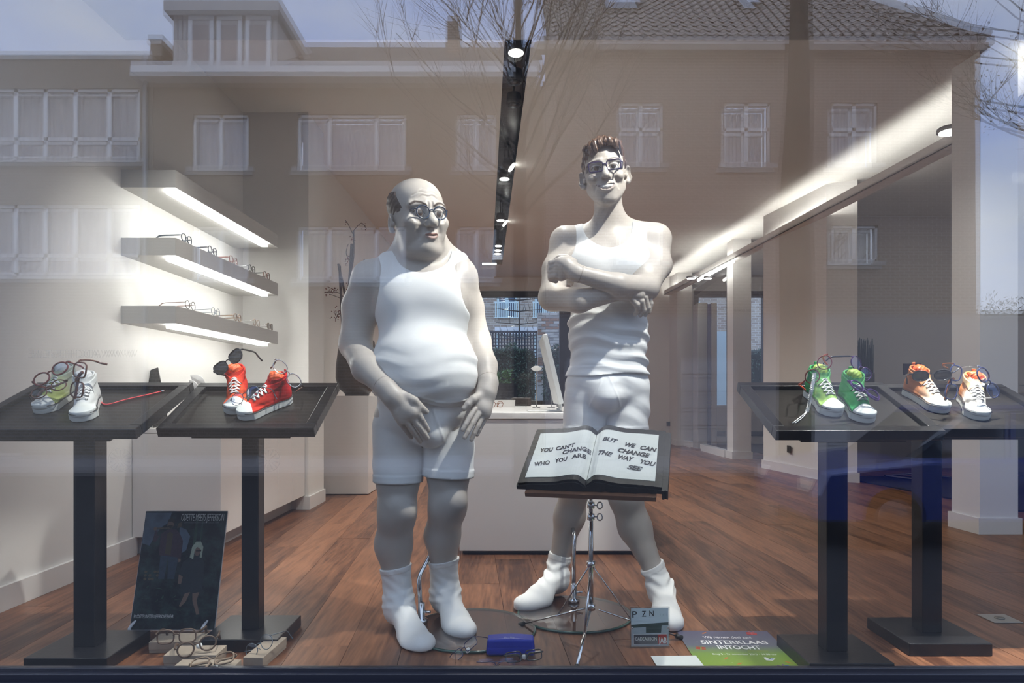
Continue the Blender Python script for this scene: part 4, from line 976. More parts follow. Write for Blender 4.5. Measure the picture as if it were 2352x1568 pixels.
def make_tall():
    D = 2.85
    Hc = W(1389, 399, 2.80); Rh = rotm(0, -.10, 0) @ rotm(0, 0, -.14) @ rotm(.04, 0, 0); hs = 1.03
    head = xf(tall_head(), Hc, Rh, hs)
    neck = [cap(W(1396, 440, 2.84), W(1400, 530, 2.88), .056, .062, k=.02), cap(W(1340, 545, 2.90), W(1385, 522, 2.88), .036, .040, k=.05), cap(W(1468, 532, 2.90), W(1415, 512, 2.88), .036, .040, k=.05)]
    torso = [ell(W(1402, 620, 2.88), (.172, .112, .19), k=.03), ell(W(1352, 605, 2.815), (.08, .055, .07), k=.05), ell(W(1448, 605, 2.815), (.08, .055, .07), k=.05),
             ell(W(1397, 760, 2.88), (.162, .105, .20), k=.07), ell(W(1395, 890, 2.88), (.172, .118, .12), k=.07),
             cap(W(1300, 552, 2.90), W(1505, 545, 2.90), .050, .050, k=.05)]
    crotch = [ell(W(1392, 905, 2.775), (.050, .042, .06), k=.04)]
    legL = [cap(W(1348, 900, 2.88), W(1338, 1010, 2.87), .080, .072, k=.03), cap(W(1338, 1010, 2.87), W(1322, 1120, 2.86), .072, .058, k=.02), ell(W(1322, 1112, 2.83), (.036, .03, .045), k=.03),
            cap(W(1322, 1115, 2.87), W(1308, 1185, 2.93), .058, .064, k=.03), cap(W(1308, 1185, 2.93), W(1282, 1295, 2.95), .063, .037, k=.03)]
    ft = [cap(W(1282, 1290, 2.95), W(1280, 1335, 2.93), .037, .042, k=.03), cap(W(1278, 1326, 2.93), W(1240, 1362, 2.82), .040, .036, k=.04), ell(W(1226, 1382, 2.785), (.074, .050, .029), R=rotm(0, 0, .6), k=.05), ell(W(1206, 1388, 2.755), (.038, .034, .022), k=.03)]
    legR = [cap(W(1438, 900, 2.88), W(1436, 1010, 2.86), .081, .075, k=.03), cap(W(1436, 1010, 2.86), W(1436, 1140, 2.82), .075, .064, k=.02), ell(W(1442, 1135, 2.785), (.038, .03, .045), k=.03),
            cap(W(1436, 1140, 2.82), W(1458, 1210, 2.84), .066, .066, k=.03), cap(W(1458, 1210, 2.84), W(1502, 1310, 2.79), .065, .038, k=.03)]
    ft2 = [cap(W(1502, 1306, 2.79), W(1518, 1362, 2.765), .038, .044, k=.03), cap(W(1520, 1350, 2.755), W(1530, 1400, 2.64), .042, .040, k=.04), ell(W(1533, 1420, 2.575), (.050, .080, .031), k=.05), ell(W(1537, 1428, 2.53), (.040, .044, .025), k=.03)]
    feet = [grp(ft, k=.02), grp(ft2, k=.02)]
    # his right arm (on the left in view): elbow low, forearm passes under the other arm, fingers come out by the far elbow
    armA = [cap(W(1296, 556, 2.90), W(1276, 620, 2.86), .052, .052, k=.05), cap(W(1276, 620, 2.86), W(1268, 682, 2.79), .052, .050, k=.03)]
    foreA = [cap(W(1268, 684, 2.79), W(1330, 690, 2.70), .051, .047, k=.03), cap(W(1330, 690, 2.70), W(1425, 668, 2.70), .046, .034, k=.02)]
    handA = [cap(W(1425, 668, 2.70), W(1465, 676, 2.72), .032, .030, k=.02)]
    fA = [[(1468, 668, 2.735), (1488, 674, 2.735), (1495, 697, 2.745), (1491, 716, 2.752)], [(1464, 675, 2.722), (1482, 683, 2.722), (1488, 706, 2.735), (1482, 723, 2.745)],
          [(1459, 682, 2.712), (1474, 692, 2.712), (1478, 712, 2.728), (1471, 724, 2.742)], [(1452, 688, 2.705), (1463, 699, 2.708), (1465, 714, 2.728), (1459, 722, 2.742)]]
    handA += [grp(chain([W(*p) for p in f], [.0125, .0118, .0108, .0088], k=.002, kin=.002), k=.004) for f in fA]
    # his left arm: over the top, loose fist lying on the other upper arm
    armB = [cap(W(1508, 552, 2.90), W(1512, 610, 2.86), .054, .052, k=.05), cap(W(1512, 610, 2.86), W(1484, 662, 2.76), .051, .047, k=.03)]
    foreB = [cap(W(1484, 660, 2.76), W(1420, 654, 2.67), .047, .044, k=.03), cap(W(1420, 654, 2.67), W(1322, 626, 2.645), .043, .031, k=.02)]
    handB = [cap(W(1322, 626, 2.645), W(1298, 610, 2.650), .031, .030, k=.02), cap(W(1300, 606, 2.652), W(1290, 632, 2.668), .026, .023, k=.02), cap(W(1284, 602, 2.655), W(1276, 630, 2.672), .018, .017, k=.02)]
    handB += [grp(chain([W(1284-i*2, 600+i*10.5, 2.650+.004*i), W(1266-i*.5, 604+i*10, 2.664+.004*i), W(1262+i*1.0, 616+i*8, 2.690), W(1272+i*1.5, 627+i*6, 2.700)], [.0135, .0125, .0115, .0100], k=.002, kin=.002), k=.004) for i in range(4)]
    handB += [grp(chain([W(1318, 602, 2.655), W(1300, 592, 2.672), W(1286, 592, 2.688), W(1274, 598, 2.700)], [.0155, .0140, .0125, .0100], k=.003, kin=.003), k=.012)]
    body = head+neck+torso+crotch+legL+legR+feet
    allp = [grp(body, .01), grp(armA, .06), grp(armB, .06), grp(armA[1:]+foreA+handA, .004), grp(armB[1:]+foreB+handB, .003)]
    boxes = dict(head=((Hc[0]-.15, 2.62, W(0, 482, 2.8)[2]), (Hc[0]+.15, 2.97, 1.96)),
                 hand1=((W(1240, 0, 2.7)[0], 2.56, W(0, 662, 2.7)[2]), (W(1345, 0, 2.65)[0], 2.79, W(0, 578, 2.65)[2])),
                 hand2=((W(1440, 0, 2.72)[0], 2.64, W(0, 730, 2.72)[2]), (W(1512, 0, 2.72)[0], 2.80, W(0, 648, 2.7)[2])))
    garm = dict(torso=torso+neck[1:], crotch=crotch, legL=legL, legR=legR, feet=feet)
    seams = [(W(1332, 629, 2.647), W(1322, 626, 2.645)-W(1420, 654, 2.67), .06)]
    return dict(seams=seams, all=allp, boxes=boxes, lo=(.02, 2.44, 0), hi=(.72, 3.06, 1.92), Hc=Hc, Rh=Rh, hs=hs, paint=tall_paint, g=garm, nails=[])

def fold_noise(P, a, seeds, fz, fx):
    """horizontal cloth folds with uneven spacing"""
    x = P[..., 0]; y = P[..., 1]; z = P[..., 2]
    w = z+.028*np.sin(x*9+seeds[0])+.016*np.sin(x*21+seeds[1])+.02*np.sin(y*13+seeds[3])
    s = np.sin(w*fz+seeds[2])*.62+np.sin(w*fz*.57+x*fx+seeds[3])*.5
    s = np.abs(s)**1.3*np.sign(s)
    return np.maximum(a*(s+.25)*(.6+.4*np.sin(x*7+z*11+seeds[1])), -.0030)

def build_body(F, name, label):
    base = thing(name, label, 'mannequin', (float(F['Hc'][0]), 2.7, 0))
    bl = np.array(base.location)
    pr = F['all']
    def fld(P, C, br):
        d = sdf(pr, P, C, br)
        return np.maximum(d, .006-P[..., 2])
    bx = list(F['boxes'].values())
    def body_f(P, C, br):
        d = fld(P, C, br)
        if C is None:   # leave the finely gridded regions out of the coarse pass
            for lo, hi in bx:
                ins = ((P > np.array(lo)+.034) & (P < np.array(hi)-.034)).all(-1); d = np.where(ins, 1.0, d)
        return d
    nets = [extract(body_f, F['lo'], F['hi'], .0045)]
    v, q = nets[0]
    m = np.zeros(len(v), bool)
    for lo, hi in bx: m |= ((v > np.array(lo)+.012) & (v < np.array(hi)-.012)).all(1)
    q = q[~m[q].any(1)]
    used = np.zeros(len(v), bool); used[q.ravel()] = True
    mp = np.cumsum(used)-1; nets = [(v[used], mp[q])]
    for i, (lo, hi) in enumerate(bx): nets.append(extract(fld, lo, hi, .0017 if i == 0 else .0021))
    v, q = join_nets(nets)
    L = ((v-F['Hc']) @ F['Rh'])/F['hs']
    col = np.tile(SKIN, (len(v), 1)); hm = (np.abs(L) < .19).all(1)
    col[hm] = F['paint'](L[hm])
    for t, dr in F['nails']:
        d = v-t; al = d @ dr; pe = np.linalg.norm(d-al[:, None]*dr, axis=1)
        nm = (al > -.004) & (al < .009) & (pe < .0075) & (d[:, 1] < -.001); col[nm] = SKIN*1.16
    for p, n, rad in F.get('seams', []):
        d = v-p; n = n/np.linalg.norm(n); al = np.abs(d @ n); near = np.linalg.norm(d, axis=1) < rad
        a = np.clip((.0016-al)/.0016+.3, 0, 1)*near; col = col*(1-.62*a[:, None])
    me = net_mesh('body', v-bl, q, col)
    link('body', me, paint_mat('mannequin_paint', .42, spec=.35), base)
    return base, bl
def field_obj(name, f, lo, hi, h, m, base, bl, colors=None):
    v, q = extract(f, lo, hi, h)
    me = net_mesh(name, v-bl, q, colors(v) if colors else None)
    return link(name, me, m, base)
COTTON = mat('white_cotton', (.80, .80, .79), .9, spec=.15, bump=(900, .25))
RIB = mat('white_rib', (.80, .80, .79), .9, spec=.15, bump=(500, .5))
def up_cut(P, a, b, y=None): pass
def dress_fat(F, base, bl):
    g = F['g']
    Z = lambda py, d=2.5: W(0, py, d)[2]
    X = lambda px, d=2.5: W(px, 0, d)[0]
    tp = g['torso']+g['crotch']
    neck_c, neck_r = W(970, 562, 2.50), np.array([.104, .22, .108])
    aL, aR = W(822, 676, 2.58), W(1106, 655, 2.58)
    def tank(P, C, br):
        x, y, z = P[..., 0], P[..., 1], P[..., 2]
        low = np.clip((Z(740)-z)/.14, 0, 1)
        d = sdf(tp, P, C, br)-.0055-.006*np.clip((Z(850)-z)/.08, 0, 1)
        d = d-fold_noise(P, .0085, (1.0, 2.2, .5, 4.1), 112, 16)*low*(.5+.5*np.clip(np.abs(x-X(965))/.12, 0, 1))
        hem = Z(917)-.030*np.exp(-((x-X(1035))/.085)**2)+.012*np.clip((X(930)-x)/.05, 0, 1)
        d = d-.002*np.exp(-((z-hem-.016)/.004)**2)
        d = np.maximum(d, hem-z)
        d = np.maximum(d, z-Z(568))
        pn = (P-neck_c)/neck_r; d = -smin(-d, (np.sqrt((pn*pn).sum(-1))-1)*.10, .006)
        for c, r in ((aL, (.098, .5, .135)), (aR, (.074, .5, .140))):
            e = (P-c)/np.array(r); d = -smin(-d, (np.sqrt((e*e).sum(-1))-1)*.07, .006)
        return d
    lo = (-.60, 2.30, Z(975)); hi = (-.08, 2.76, Z(560))
    field_obj('tank_top', tank, lo, hi, .0036, COTTON, base, bl)
    sp = g['torso'][3:]+g['crotch']
    lL = grp([cap(W(918, 980, 2.56), W(914, 1120, 2.53), .093, .082, k=.02)], .012); lR = grp([cap(W(1030, 980, 2.56), W(1030, 1105, 2.53), .091, .084, k=.02)], .010)
    sp = sp+[lL, lR]
    def shorts(P, C, br):
        d = sdf(sp, P, C, br)-.008
        x, y, z = P[..., 0], P[..., 1], P[..., 2]
        d = d-fold_noise(P, .0030, (3.0, .2, 1.5, 2.1), 75, 26)
        bot = np.where(x < X(970), Z(1113, 2.45), Z(1098, 2.45)+(x-X(970))*-.05)
        band = np.abs(z-(bot+.017)) < .015
        d = d-np.where(band, .003, 0)
        # seams along the fly pouch
        cx = X(985, 2.42)
        sd = np.abs(np.abs(x-cx)-(.018+.035*np.clip((Z(940)-z)/.1, 0, 1))) ; d = d-.0022*np.exp(-(sd/.004)**2)*((z < Z(915)) & (z > Z(1015)))
        d = np.maximum(d, bot-z); d = np.maximum(d, z-Z(905))
        return d
    field_obj('boxer_shorts', shorts, (-.60, 2.32, Z(1125, 2.4)), (-.08, 2.76, Z(895)), .0040, COTTON, base, bl)
    for leg, ft, top, seed, rng in ((g['legL'], g['feet'][0], (1302, 2.54), 1.2, (840, 1006)), (g['legR'], g['feet'][1], (1284, 2.62), 2.9, (962, 1100))):
        zt = W(0, *top)[2]
        def sock(P, C, br, leg=leg, ft=ft, zt=zt, seed=seed):
            d = sdf(leg[-1:]+[ft], P, C, br)-.0050
            z = P[..., 2]; x = P[..., 0]
            d = d-.0030*np.exp(-((z-.125-.25*(x-X(920 if seed < 2 else 1025)))/.010)**2)-.0028*np.exp(-((z-.098-.3*(x-X(925 if seed < 2 else 1030)))/.008)**2)-.0011*np.sin((z*1.3+x*.8)*120+seed)*np.clip((z-.05)/.05, 0, 1)
            tl = zt+(x-X(920 if seed < 2 else 1020))*.16
            d = d-np.where((z > tl-.020), .0022, 0)
            d = np.maximum(d, z-tl)
            return np.maximum(d, .004-z)
        field_obj('sock', sock, (X(rng[0], 2.6), 2.24, 0), (X(rng[1], 2.4), 2.78, zt+.03), .0034, RIB, base, bl)
    # dark painted hair round the back and sides
    Hc, Rh, s = F['Hc'], F['Rh'], F['hs']
    hp = xf([ell((0, .022, .040), (.1085, .1265, .102), k=.03)], Hc, Rh, s)
    def hair(P, C, br):
        d = sdf(hp, P, C, br); L = ((P-Hc) @ Rh)/s
        d = d-.0012*np.sin(L[..., 2]*260+L[..., 1]*90+3*np.sin(L[..., 1]*60))
        d = np.maximum(d, (-.060+.70*L[..., 2])-L[..., 1]); d = np.maximum(d, L[..., 2]-.080); d = np.maximum(d, -.055-L[..., 2]+np.clip(.055-L[..., 1], 0, .06)*.85)
        return d
    field_obj('hair', hair, Hc-.17, Hc+.17, .0022, mat('hair_dark', (.045, .030, .028), .5, spec=.3), base, bl)

def dress_tall(F, base, bl):
    g = F['g']
    Z = lambda py, d=2.80: W(0, py, d)[2]
    X = lambda px, d=2.80: W(px, 0, d)[0]
    tp = g['torso']+g['crotch']
    neck_c, neck_r = W(1400, 500, 2.78), np.array([.106, .24, .122])
    aL, aR = W(1268, 560, 2.88), W(1532, 552, 2.88)
    def tank(P, C, br):
        x, y, z = P[..., 0], P[..., 1], P[..., 2]
        low = np.clip((Z(690)-z)/.10, 0, 1)
        d = sdf(tp, P, C, br)-.0055-.011*np.clip((Z(770)-z)/.10, 0, 1)
        d = d-fold_noise(P, .0085, (1.4, 5.2, 2.5, 1.1), 118, 14)*low
        d = np.maximum(d, Z(859)+.006*np.sin(x*16)-z); d = np.maximum(d, z-Z(503))
        d = d-np.where(z < Z(840), .0025, 0)
        pn = (P-neck_c)/neck_r; d = -smin(-d, (np.sqrt((pn*pn).sum(-1))-1)*.10, .006)
        for c, r in ((aL, (.092, .5, .115)), (aR, (.092, .5, .125))):
            e = (P-c)/np.array(r); d = -smin(-d, (np.sqrt((e*e).sum(-1))-1)*.07, .006)
        return d
    field_obj('tank_top', tank, (.16, 2.66, Z(870)), (.62, 3.04, Z(492)), .0036, COTTON, base, bl)
    sp = g['torso'][3:]+g['crotch']+[cap(W(1346, 925, 2.88), W(1338, 1020, 2.87), .087, .078, k=.02), cap(W(1440, 925, 2.88), W(1438, 1020, 2.86), .088, .080, k=.010)]
    def shorts(P, C, br):
        d = sdf(sp, P, C, br)-.007
        x, y, z = P[..., 0], P[..., 1], P[..., 2]
        d = d-fold_noise(P, .0036, (2.0, 1.2, 3.5, .1), 82, 34)
        cx = X(1392, 2.74)
        sd = np.abs(np.abs(x-cx)-(.012+.05*np.clip((Z(865)-z)/.12, 0, 1))); d = d-.002*np.exp(-(sd/.004)**2)*(z > Z(935))
        bot = Z(996)
        d = d-np.where(np.abs(z-bot-.015) < .013, .002, 0)
        d = np.maximum(d, bot-z); d = np.maximum(d, z-Z(850))
        return d
    field_obj('boxer_shorts', shorts, (.12, 2.66, Z(1005)), (.66, 3.04, Z(842)), .0040, COTTON, base, bl)
    for leg, ft, top, seed, xr, slope in ((g['legL'], g['feet'][0], (1272, 2.94), 1.2, (1180, 1320), -.25), (g['legR'], g['feet'][1], (1296, 2.79), 2.4, (1460, 1580), .55)):
        zt = W(0, *top)[2]; x0 = W(1284 if seed < 2 else 1500, 0, top[1])[0]
        def sock(P, C, br, leg=leg, ft=ft, zt=zt, seed=seed, x0=x0, slope=slope):
            d = sdf(leg[-1:]+[ft], P, C, br)-.0055
            z = P[..., 2]; x = P[..., 0]
            d = d-.0040*np.sin((z+.02*np.sin(x*40+seed)-.35*(x-x0)*np.sign(slope))*135+seed)*np.clip((z-.07)/.04, 0, 1)*np.clip((zt-.02-z)/.02, 0, 1)
            tl = zt+(x-x0)*slope
            d = d-np.where(z > tl-.022, .002, 0)
            return np.maximum(np.maximum(d, z-tl), .004-z)
        field_obj('sock', sock, (X(xr[0], 2.75), 2.42, 0), (X(xr[1], 2.85), 3.04, zt+.05), .0034, RIB, base, bl)
    Hc, Rh, s = F['Hc'], F['Rh'], F['hs']
    hp = xf([ell((0, .024, .044), (.0875, .112, .086), k=.02), ell((-.034, -.044, .076), (.044, .046, .024), R=rotm(.3, .5, 0), k=.03), ell((.024, -.040, .082), (.054, .048, .024), R=rotm(.3, -.35, 0), k=.03)]
            +chain([(-.010, -.074, 0.105), (-.024, -.099, 0.094), (-.030, -.106, 0.070), (-.026, -.106, 0.050)], [.016, .0125, .008, .003], k=.018)
            +chain([(-.030, -.066, 0.101), (-.046, -.092, 0.086), (-.050, -.096, 0.061), (-.046, -.098, 0.044)], [.016, .0125, .008, .003], k=.018)
            +chain([(-.046, -.052, 0.094), (-.066, -.074, 0.073), (-.070, -.072, 0.049), (-.068, -.070, 0.031)], [.016, .0115, .007, .003], k=.018)
            +chain([(-.002, -.078, 0.108), (.020, -.098, 0.101), (.044, -.092, 0.086), (.060, -.080, 0.070)], [.015, .012, .009, .004], k=.018)
            +chain([(.022, -.066, 0.108), (.050, -.082, 0.096), (.070, -.070, 0.072), (.076, -.060, 0.044)], [.015, .012, .009, .004], k=.018)
            +chain([(-.020, -.084, 0.099), (-.006, -.100, 0.094), (.004, -.104, 0.083)], [.012, .010, .004], k=.016), Hc, Rh, s)
    def hair(P, C, br):
        d = sdf(hp, P, C, br); L = ((P-Hc) @ Rh)/s
        x, y, z = L[..., 0], L[..., 1], L[..., 2]
        a = x*1.2+.35*y*np.sign(x-.01)
        d = d-.0022*np.sin(a*230+2.2*np.sin(z*60+y*40))-.0012*np.sin(a*460+z*120)
        face = np.maximum(-(y+.028), -(z-.100+.3*np.abs(x+.01)))   # >0 only below the fringe line in front
        front = np.minimum(-.030-y+.0*x, (.084-.10*np.abs(x))-z)
        lock = sdf(hp[3:], P, C, br)
        d = np.where(lock < .004, d, np.maximum(d, front))
        d = np.maximum(d, (-.012-.045*np.clip((y-.02)/.06, 0, 1))-z+np.clip(-y-.0, 0, .04)*.6)
        return d
    field_obj('hair', hair, Hc-.17, Hc+np.array([.16, .17, .19]), .0021, mat('hair_brown', (.085, .048, .032), .38, spec=.5), base, bl)

FAT = make_fat(); fat_base, fat_bl = build_body(FAT, 'mannequin', 'short stout bald mannequin in white underwear, hands before the crotch, round blue glasses')
dress_fat(FAT, fat_base, fat_bl)
TALL = make_tall(); tall_base, tall_bl = build_body(TALL, 'mannequin', 'tall slim mannequin with brown hair and crossed arms in white underwear, behind the open book')
dress_tall(TALL, tall_base, tall_bl)
# ------------------------------------------------------------------ helpers for lettering and view rays
def ray_plane(px, py, p0, n):
    d = np.array([(px-CX)/FPX, 1.0, (HY-py)/FPX]); o = np.array([0, 0, CH]); t = ((p0-o) @ n)/(d @ n); return o+d*t
def word(body, a, b, nrm, h, m, parent, shear=0.0, bold=0.0, lift=.0006, name='lettering'):
    """text from point a to point b (parent space), standing up along nrm x (b-a)"""
    a, b, nrm = (np.array(v, float) for v in (a, b, nrm)); u = b-a; wl = np.linalg.norm(u); u = u/wl; nrm = nrm/np.linalg.norm(nrm); v = np.cross(nrm, u)
    me = text_mesh(body, 1.0, shear, 0, 1.0, 'LEFT', bold)
    n = len(me.vertices); co = np.empty(n*3, np.float32); me.vertices.foreach_get('co', co); co = co.reshape(-1, 3)
    x0, x1 = co[:, 0].min(), co[:, 0].max(); z0, z1 = 0.0, max(.3, co[:, 1].max())
    s = (co[:, 0]-x0)/(x1-x0)*wl; t = co[:, 1]/z1*h
    out = a+s[:, None]*u+t[:, None]*v+nrm*lift
    me.vertices.foreach_set('co', out.astype(np.float32).ravel()); me.update()
    me.name = name
    return link(name, me, m, parent)
INK = mat('black_ink', (.012, .012, .012), .6); WHITEINK = mat('white_ink', (.80, .80, .78), .6)
def flat_poly(bm, pts, mi): f = bm.faces.new([bm.verts.new(V3(p)) for p in pts]); f.material_index = mi
# ------------------------------------------------------------------ tray tables
WOODB = mat('black_stained_wood', (.010, .010, .012), .30, spec=.5, noise=(14, .5), bump=(120, .15))
WOODB2 = mat('black_tray_board', (.016, .014, .013), .34, spec=.5, noise=(10, .5))
TR = {}
def tray_table(key, label, bx, by, bs, post, tx, tw, f, bk, dz=.0):
    """base centre, base size, post width, tray centre x, tray width, front (y, z), back (y, z)"""
    r = thing('tray_table', label, 'table', (bx, by, 0), 'black tray tables in the window'); l0 = np.array([bx, by, 0])
    bm = bmesh.new(); add_box(bm, (-bs/2, -bs/2+.002, 0), (bs/2, bs/2, .042), .003); bm_obj('base', bm, WOODB, r)
    bm = bmesh.new(); add_box(bm, (-post/2, -post/2, .042), (post/2, post/2, f[1]-.0), .003); bm_obj('post', bm, WOODB, r)
    F = np.array([tx, f[0], f[1]])-l0; B = np.array([tx, bk[0], bk[1]])-l0; v = B-F; ln = np.linalg.norm(v); v /= ln; u = np.array([1., 0, 0]); n = np.cross(u, v)
    M = Matrix(((u[0], v[0], n[0], F[0]), (u[1], v[1], n[1], F[1]), (u[2], v[2], n[2], F[2]), (0, 0, 0, 1)))
    t = thing('tray', None, None); t.parent = r; t.matrix_local = M
    h, bd = .034, .036
    box('tray_board', (-tw/2+.01, .01, -h), (tw/2-.01, ln-.01, -.016), WOODB2, t)
    for a, b_ in (((-tw/2, 0, -h), (tw/2, bd, 0)), ((-tw/2, ln-bd, -h), (tw/2, ln, 0)), ((-tw/2, bd, -h), (-tw/2+bd, ln-bd, 0)), ((tw/2-bd, bd, -h), (tw/2, ln-bd, 0))): box('rim', a, b_, WOODB, t, .0025)
    box('bracket', (-tw*.32, .03, -h-.022), (tw*.32, ln*.62, -h), WOODB, t, .002)
    p0 = np.array([tx, f[0], f[1]])-n*.016
    TR[key] = (p0, n, v); return r
tray_table(1, 'leftmost black tray table, carrying white and pale green shoes', -1.397, 2.262, .262, .070, -1.462, .575, (2.125, .757), (2.515, .912))
tray_table(2, 'black tray table carrying the two red shoes', -.920, 2.425, .262, .060, -.915, .522, (2.252, .755), (2.577, .912))
tray_table(3, 'black tray table carrying the two green shoes', 1.043, 2.222, .262, .068, 1.088, .527, (2.125, .753), (2.495, .912))
tray_table(4, 'rightmost black tray table, carrying the two orange and white shoes', 1.454, 2.395, .275, .068, 1.615, .560, (2.270, .752), (2.640, .908))
# ------------------------------------------------------------------ sneakers
def shoe_base():
    up = [cap((0, .034, .042), (0, .105, .036), .030, .029, k=.015), cap((0, .105, .035), (0, .165, .025), .029, .023, k=.012), ell((0, .172, .024), (.034, .036, .020), k=.012),
          cap((0, .038, .05), (0, .042, .112), .0305, .0335, k=.02), cap((0, .060, .080), (0, .128, .042), .021, .020, k=.02)]
    def outline(P, off):
        x, y = P[..., 0], P[..., 1]
        a = np.hypot(x, y-.035)-.033; b = np.hypot((x-.001)*.98, (y-.166)*.93)-.0385; t = np.clip((y-.035)/.13, 0, 1); c = np.abs(x)-(.0285+.0085*t); c = np.maximum(c, np.abs(y-.10)-.07)
        return smin(smin(a, b, .02), c, .012)-off
    def upper(P, C, br):
        d = sdf(up, P, C, br); z, y, x = P[..., 2], P[..., 1], P[..., 0]
        d = smin(d, np.maximum(outline(P, -.0030), z-.030), .010)
        d = d+.0010*np.sin(y*120+z*90)*np.sin(z*150+x*60)*np.clip((z-.05)/.02, 0, 1)
        rim = .112-.10*np.clip(y-.03, 0, 1)-.12*np.clip(.03-y, -.0, 1)*0
        d = np.maximum(d, z-rim); d = np.maximum(d, .012-z)
        inn = np.hypot(x*1.0, (y-.045)*.92)-.0285
        d = np.maximum(d, -np.maximum(inn, .066-z))
        tab = np.maximum(np.maximum(np.abs(x)-.007, np.abs(y-.0075)-.0018), np.maximum(z-.122, .095-z))
        return np.minimum(d, tab)
    P = lambda f, h=.0018, lo=(-.05, -.012, -.002), hi=(.05, .226, .132): extract(f, lo, hi, h)
    out = {}
    out['upper'] = net_mesh('upper', *P(upper))
    out['sole'] = net_mesh('sole', *P(lambda P, C, br: np.maximum(np.maximum(outline(P, .0000), P[..., 2]-.024-.05*np.clip(P[..., 1]-.16, 0, 1)), .0005-P[..., 2])-.0006, .0015))
    out['stripe'] = net_mesh('stripe', *P(lambda P, C, br: np.maximum(outline(P, .0022), np.abs(P[..., 2]-.0235-.05*np.clip(P[..., 1]-.16, 0, 1))-.0014), .0013))
    out['toe_cap'] = net_mesh('toe_cap', *P(lambda P, C, br: np.maximum(np.maximum(smin(sdf(up, P, C, br), np.maximum(outline(P, -.0030), P[..., 2]-.030), .010)-.0012, .163+9*P[..., 0]**2-P[..., 1]), .017-P[..., 2])))
    def strap(P, C, br):
        d = sdf(up, P, C, br)-.0034; w = np.abs(P[..., 2]-.091+.30*(P[..., 1]-.05))-.0095
        return np.maximum(np.maximum(d, w), np.maximum(np.maximum(.028-P[..., 1], P[..., 1]-.10), -(sdf(up, P, C, br)+.001)))
    out['strap'] = net_mesh('strap', *P(strap))
    rg = np.random.RandomState(3)
    stf = [ell((rg.uniform(-.014, .014), .045+rg.uniform(-.016, .016), .104+rg.uniform(-.004, .010)), (.012, .011, .011), rotm(*rg.uniform(-1, 1, 3)), k=.004) for _ in range(9)]+[cap((0, .045, .07), (0, .045, .100), .024, .024, k=.01)]
    out['stuffing'] = net_mesh('stuffing', *P(lambda P, C, br: sdf(stf, P, C, br)-.0012*np.sin(P[..., 0]*420+P[..., 2]*300)*np.sin(P[..., 1]*380)))
    def sz(x, y):
        z = .13
        for _ in range(40): z -= float(sdf(up, np.array([[[x, y, z]]]))[0, 0])*.7
        return z
    bm = bmesh.new(); be = bmesh.new(); rows = [(.147, .013), (.133, .016), (.119, .018), (.105, .0195), (.092, .020)]
    L = [[np.array([s*w, y, sz(s*w, y)+.0022]) for y, w in rows] for s in (-1, 1)]
    for i in range(len(rows)):
        for s in (0, 1):
            o = L[s][i]; q = L[1-s][min(i+1, len(rows)-1)] if i < len(rows)-1 else L[1-s][i]
            mid = (o+q)/2; mid[2] = sz(mid[0], mid[1])+.0040+.0012*s
            add_tube(bm, catmull([o+np.array([0, 0, -.001]), o*.72+mid*.28+np.array([0, 0, .0018]), mid, q*.72+o*.0+mid*.28+np.array([0, 0, .0018]), q+np.array([0, 0, -.001])], 4), .0029, 6, flat=.5)
    add_tube(bm, catmull([L[0][0], (L[0][0]+L[1][0])/2+np.array([0, 0, .004]), L[1][0]], 4), .0029, 6, flat=.5)
    for s in (0, 1):
        for p in L[s]:
            add_tube(be, [p+.0036*np.array([math.cos(a), math.sin(a), -.6*math.cos(a)*(1 if s else -1)]) for a in [6.283*k/10 for k in range(10)]], .0009, 5, closed=True)
    me = bpy.data.meshes.new('laces'); bm.to_mesh(me); bm.free(); out['laces'] = me
    me = bpy.data.meshes.new('eyelets'); be.to_mesh(me); be.free(); out['eyelets'] = me
    return out
SHOE = shoe_base()
def canvas(nm, ca, cb, split, soft_=.03, rough=.75, patch=0):
    m = mat(nm, ca, rough, spec=.2, bump=(1400, .25)); nt = m.node_tree; N = nt.nodes
    tc = N.new('ShaderNodeTexCoord'); sx = N.new('ShaderNodeSeparateXYZ'); nt.links.new(tc.outputs['Object'], sx.inputs[0])
    no = N.new('ShaderNodeTexNoise'); no.inputs['Scale'].default_value = 45; nt.links.new(tc.outputs['Object'], no.inputs['Vector'])
    ma = N.new('ShaderNodeMath'); ma.operation = 'MULTIPLY_ADD'; ma.inputs[1].default_value = .05+patch; nt.links.new(no.outputs['Fac'], ma.inputs[0]); nt.links.new(sx.outputs['Y'], ma.inputs[2])
    mr = N.new('ShaderNodeMapRange'); mr.inputs['From Min'].default_value = split-soft_+.025+patch*.5; mr.inputs['From Max'].default_value = split+soft_+.025+patch*.5; nt.links.new(ma.outputs[0], mr.inputs['Value'])
    mx = N.new('ShaderNodeMix'); mx.data_type = 'RGBA'; mx.inputs[6].default_value = (*ca, 1); mx.inputs[7].default_value = (*cb, 1); nt.links.new(mr.outputs[0], mx.inputs[0]); nt.links.new(mx.outputs[2], N['Principled BSDF'].inputs['Base Color'])
    return m
RUBW = mat('white_rubber', (.74, .76, .73), .35); RUBK = mat('black_rubber', (.02, .02, .02), .5); LACE = mat('white_lace', (.78, .78, .77), .8); EYL = mat('eyelet_metal', (.15, .15, .15), .3, metal=.8)
STRAP_T = {}
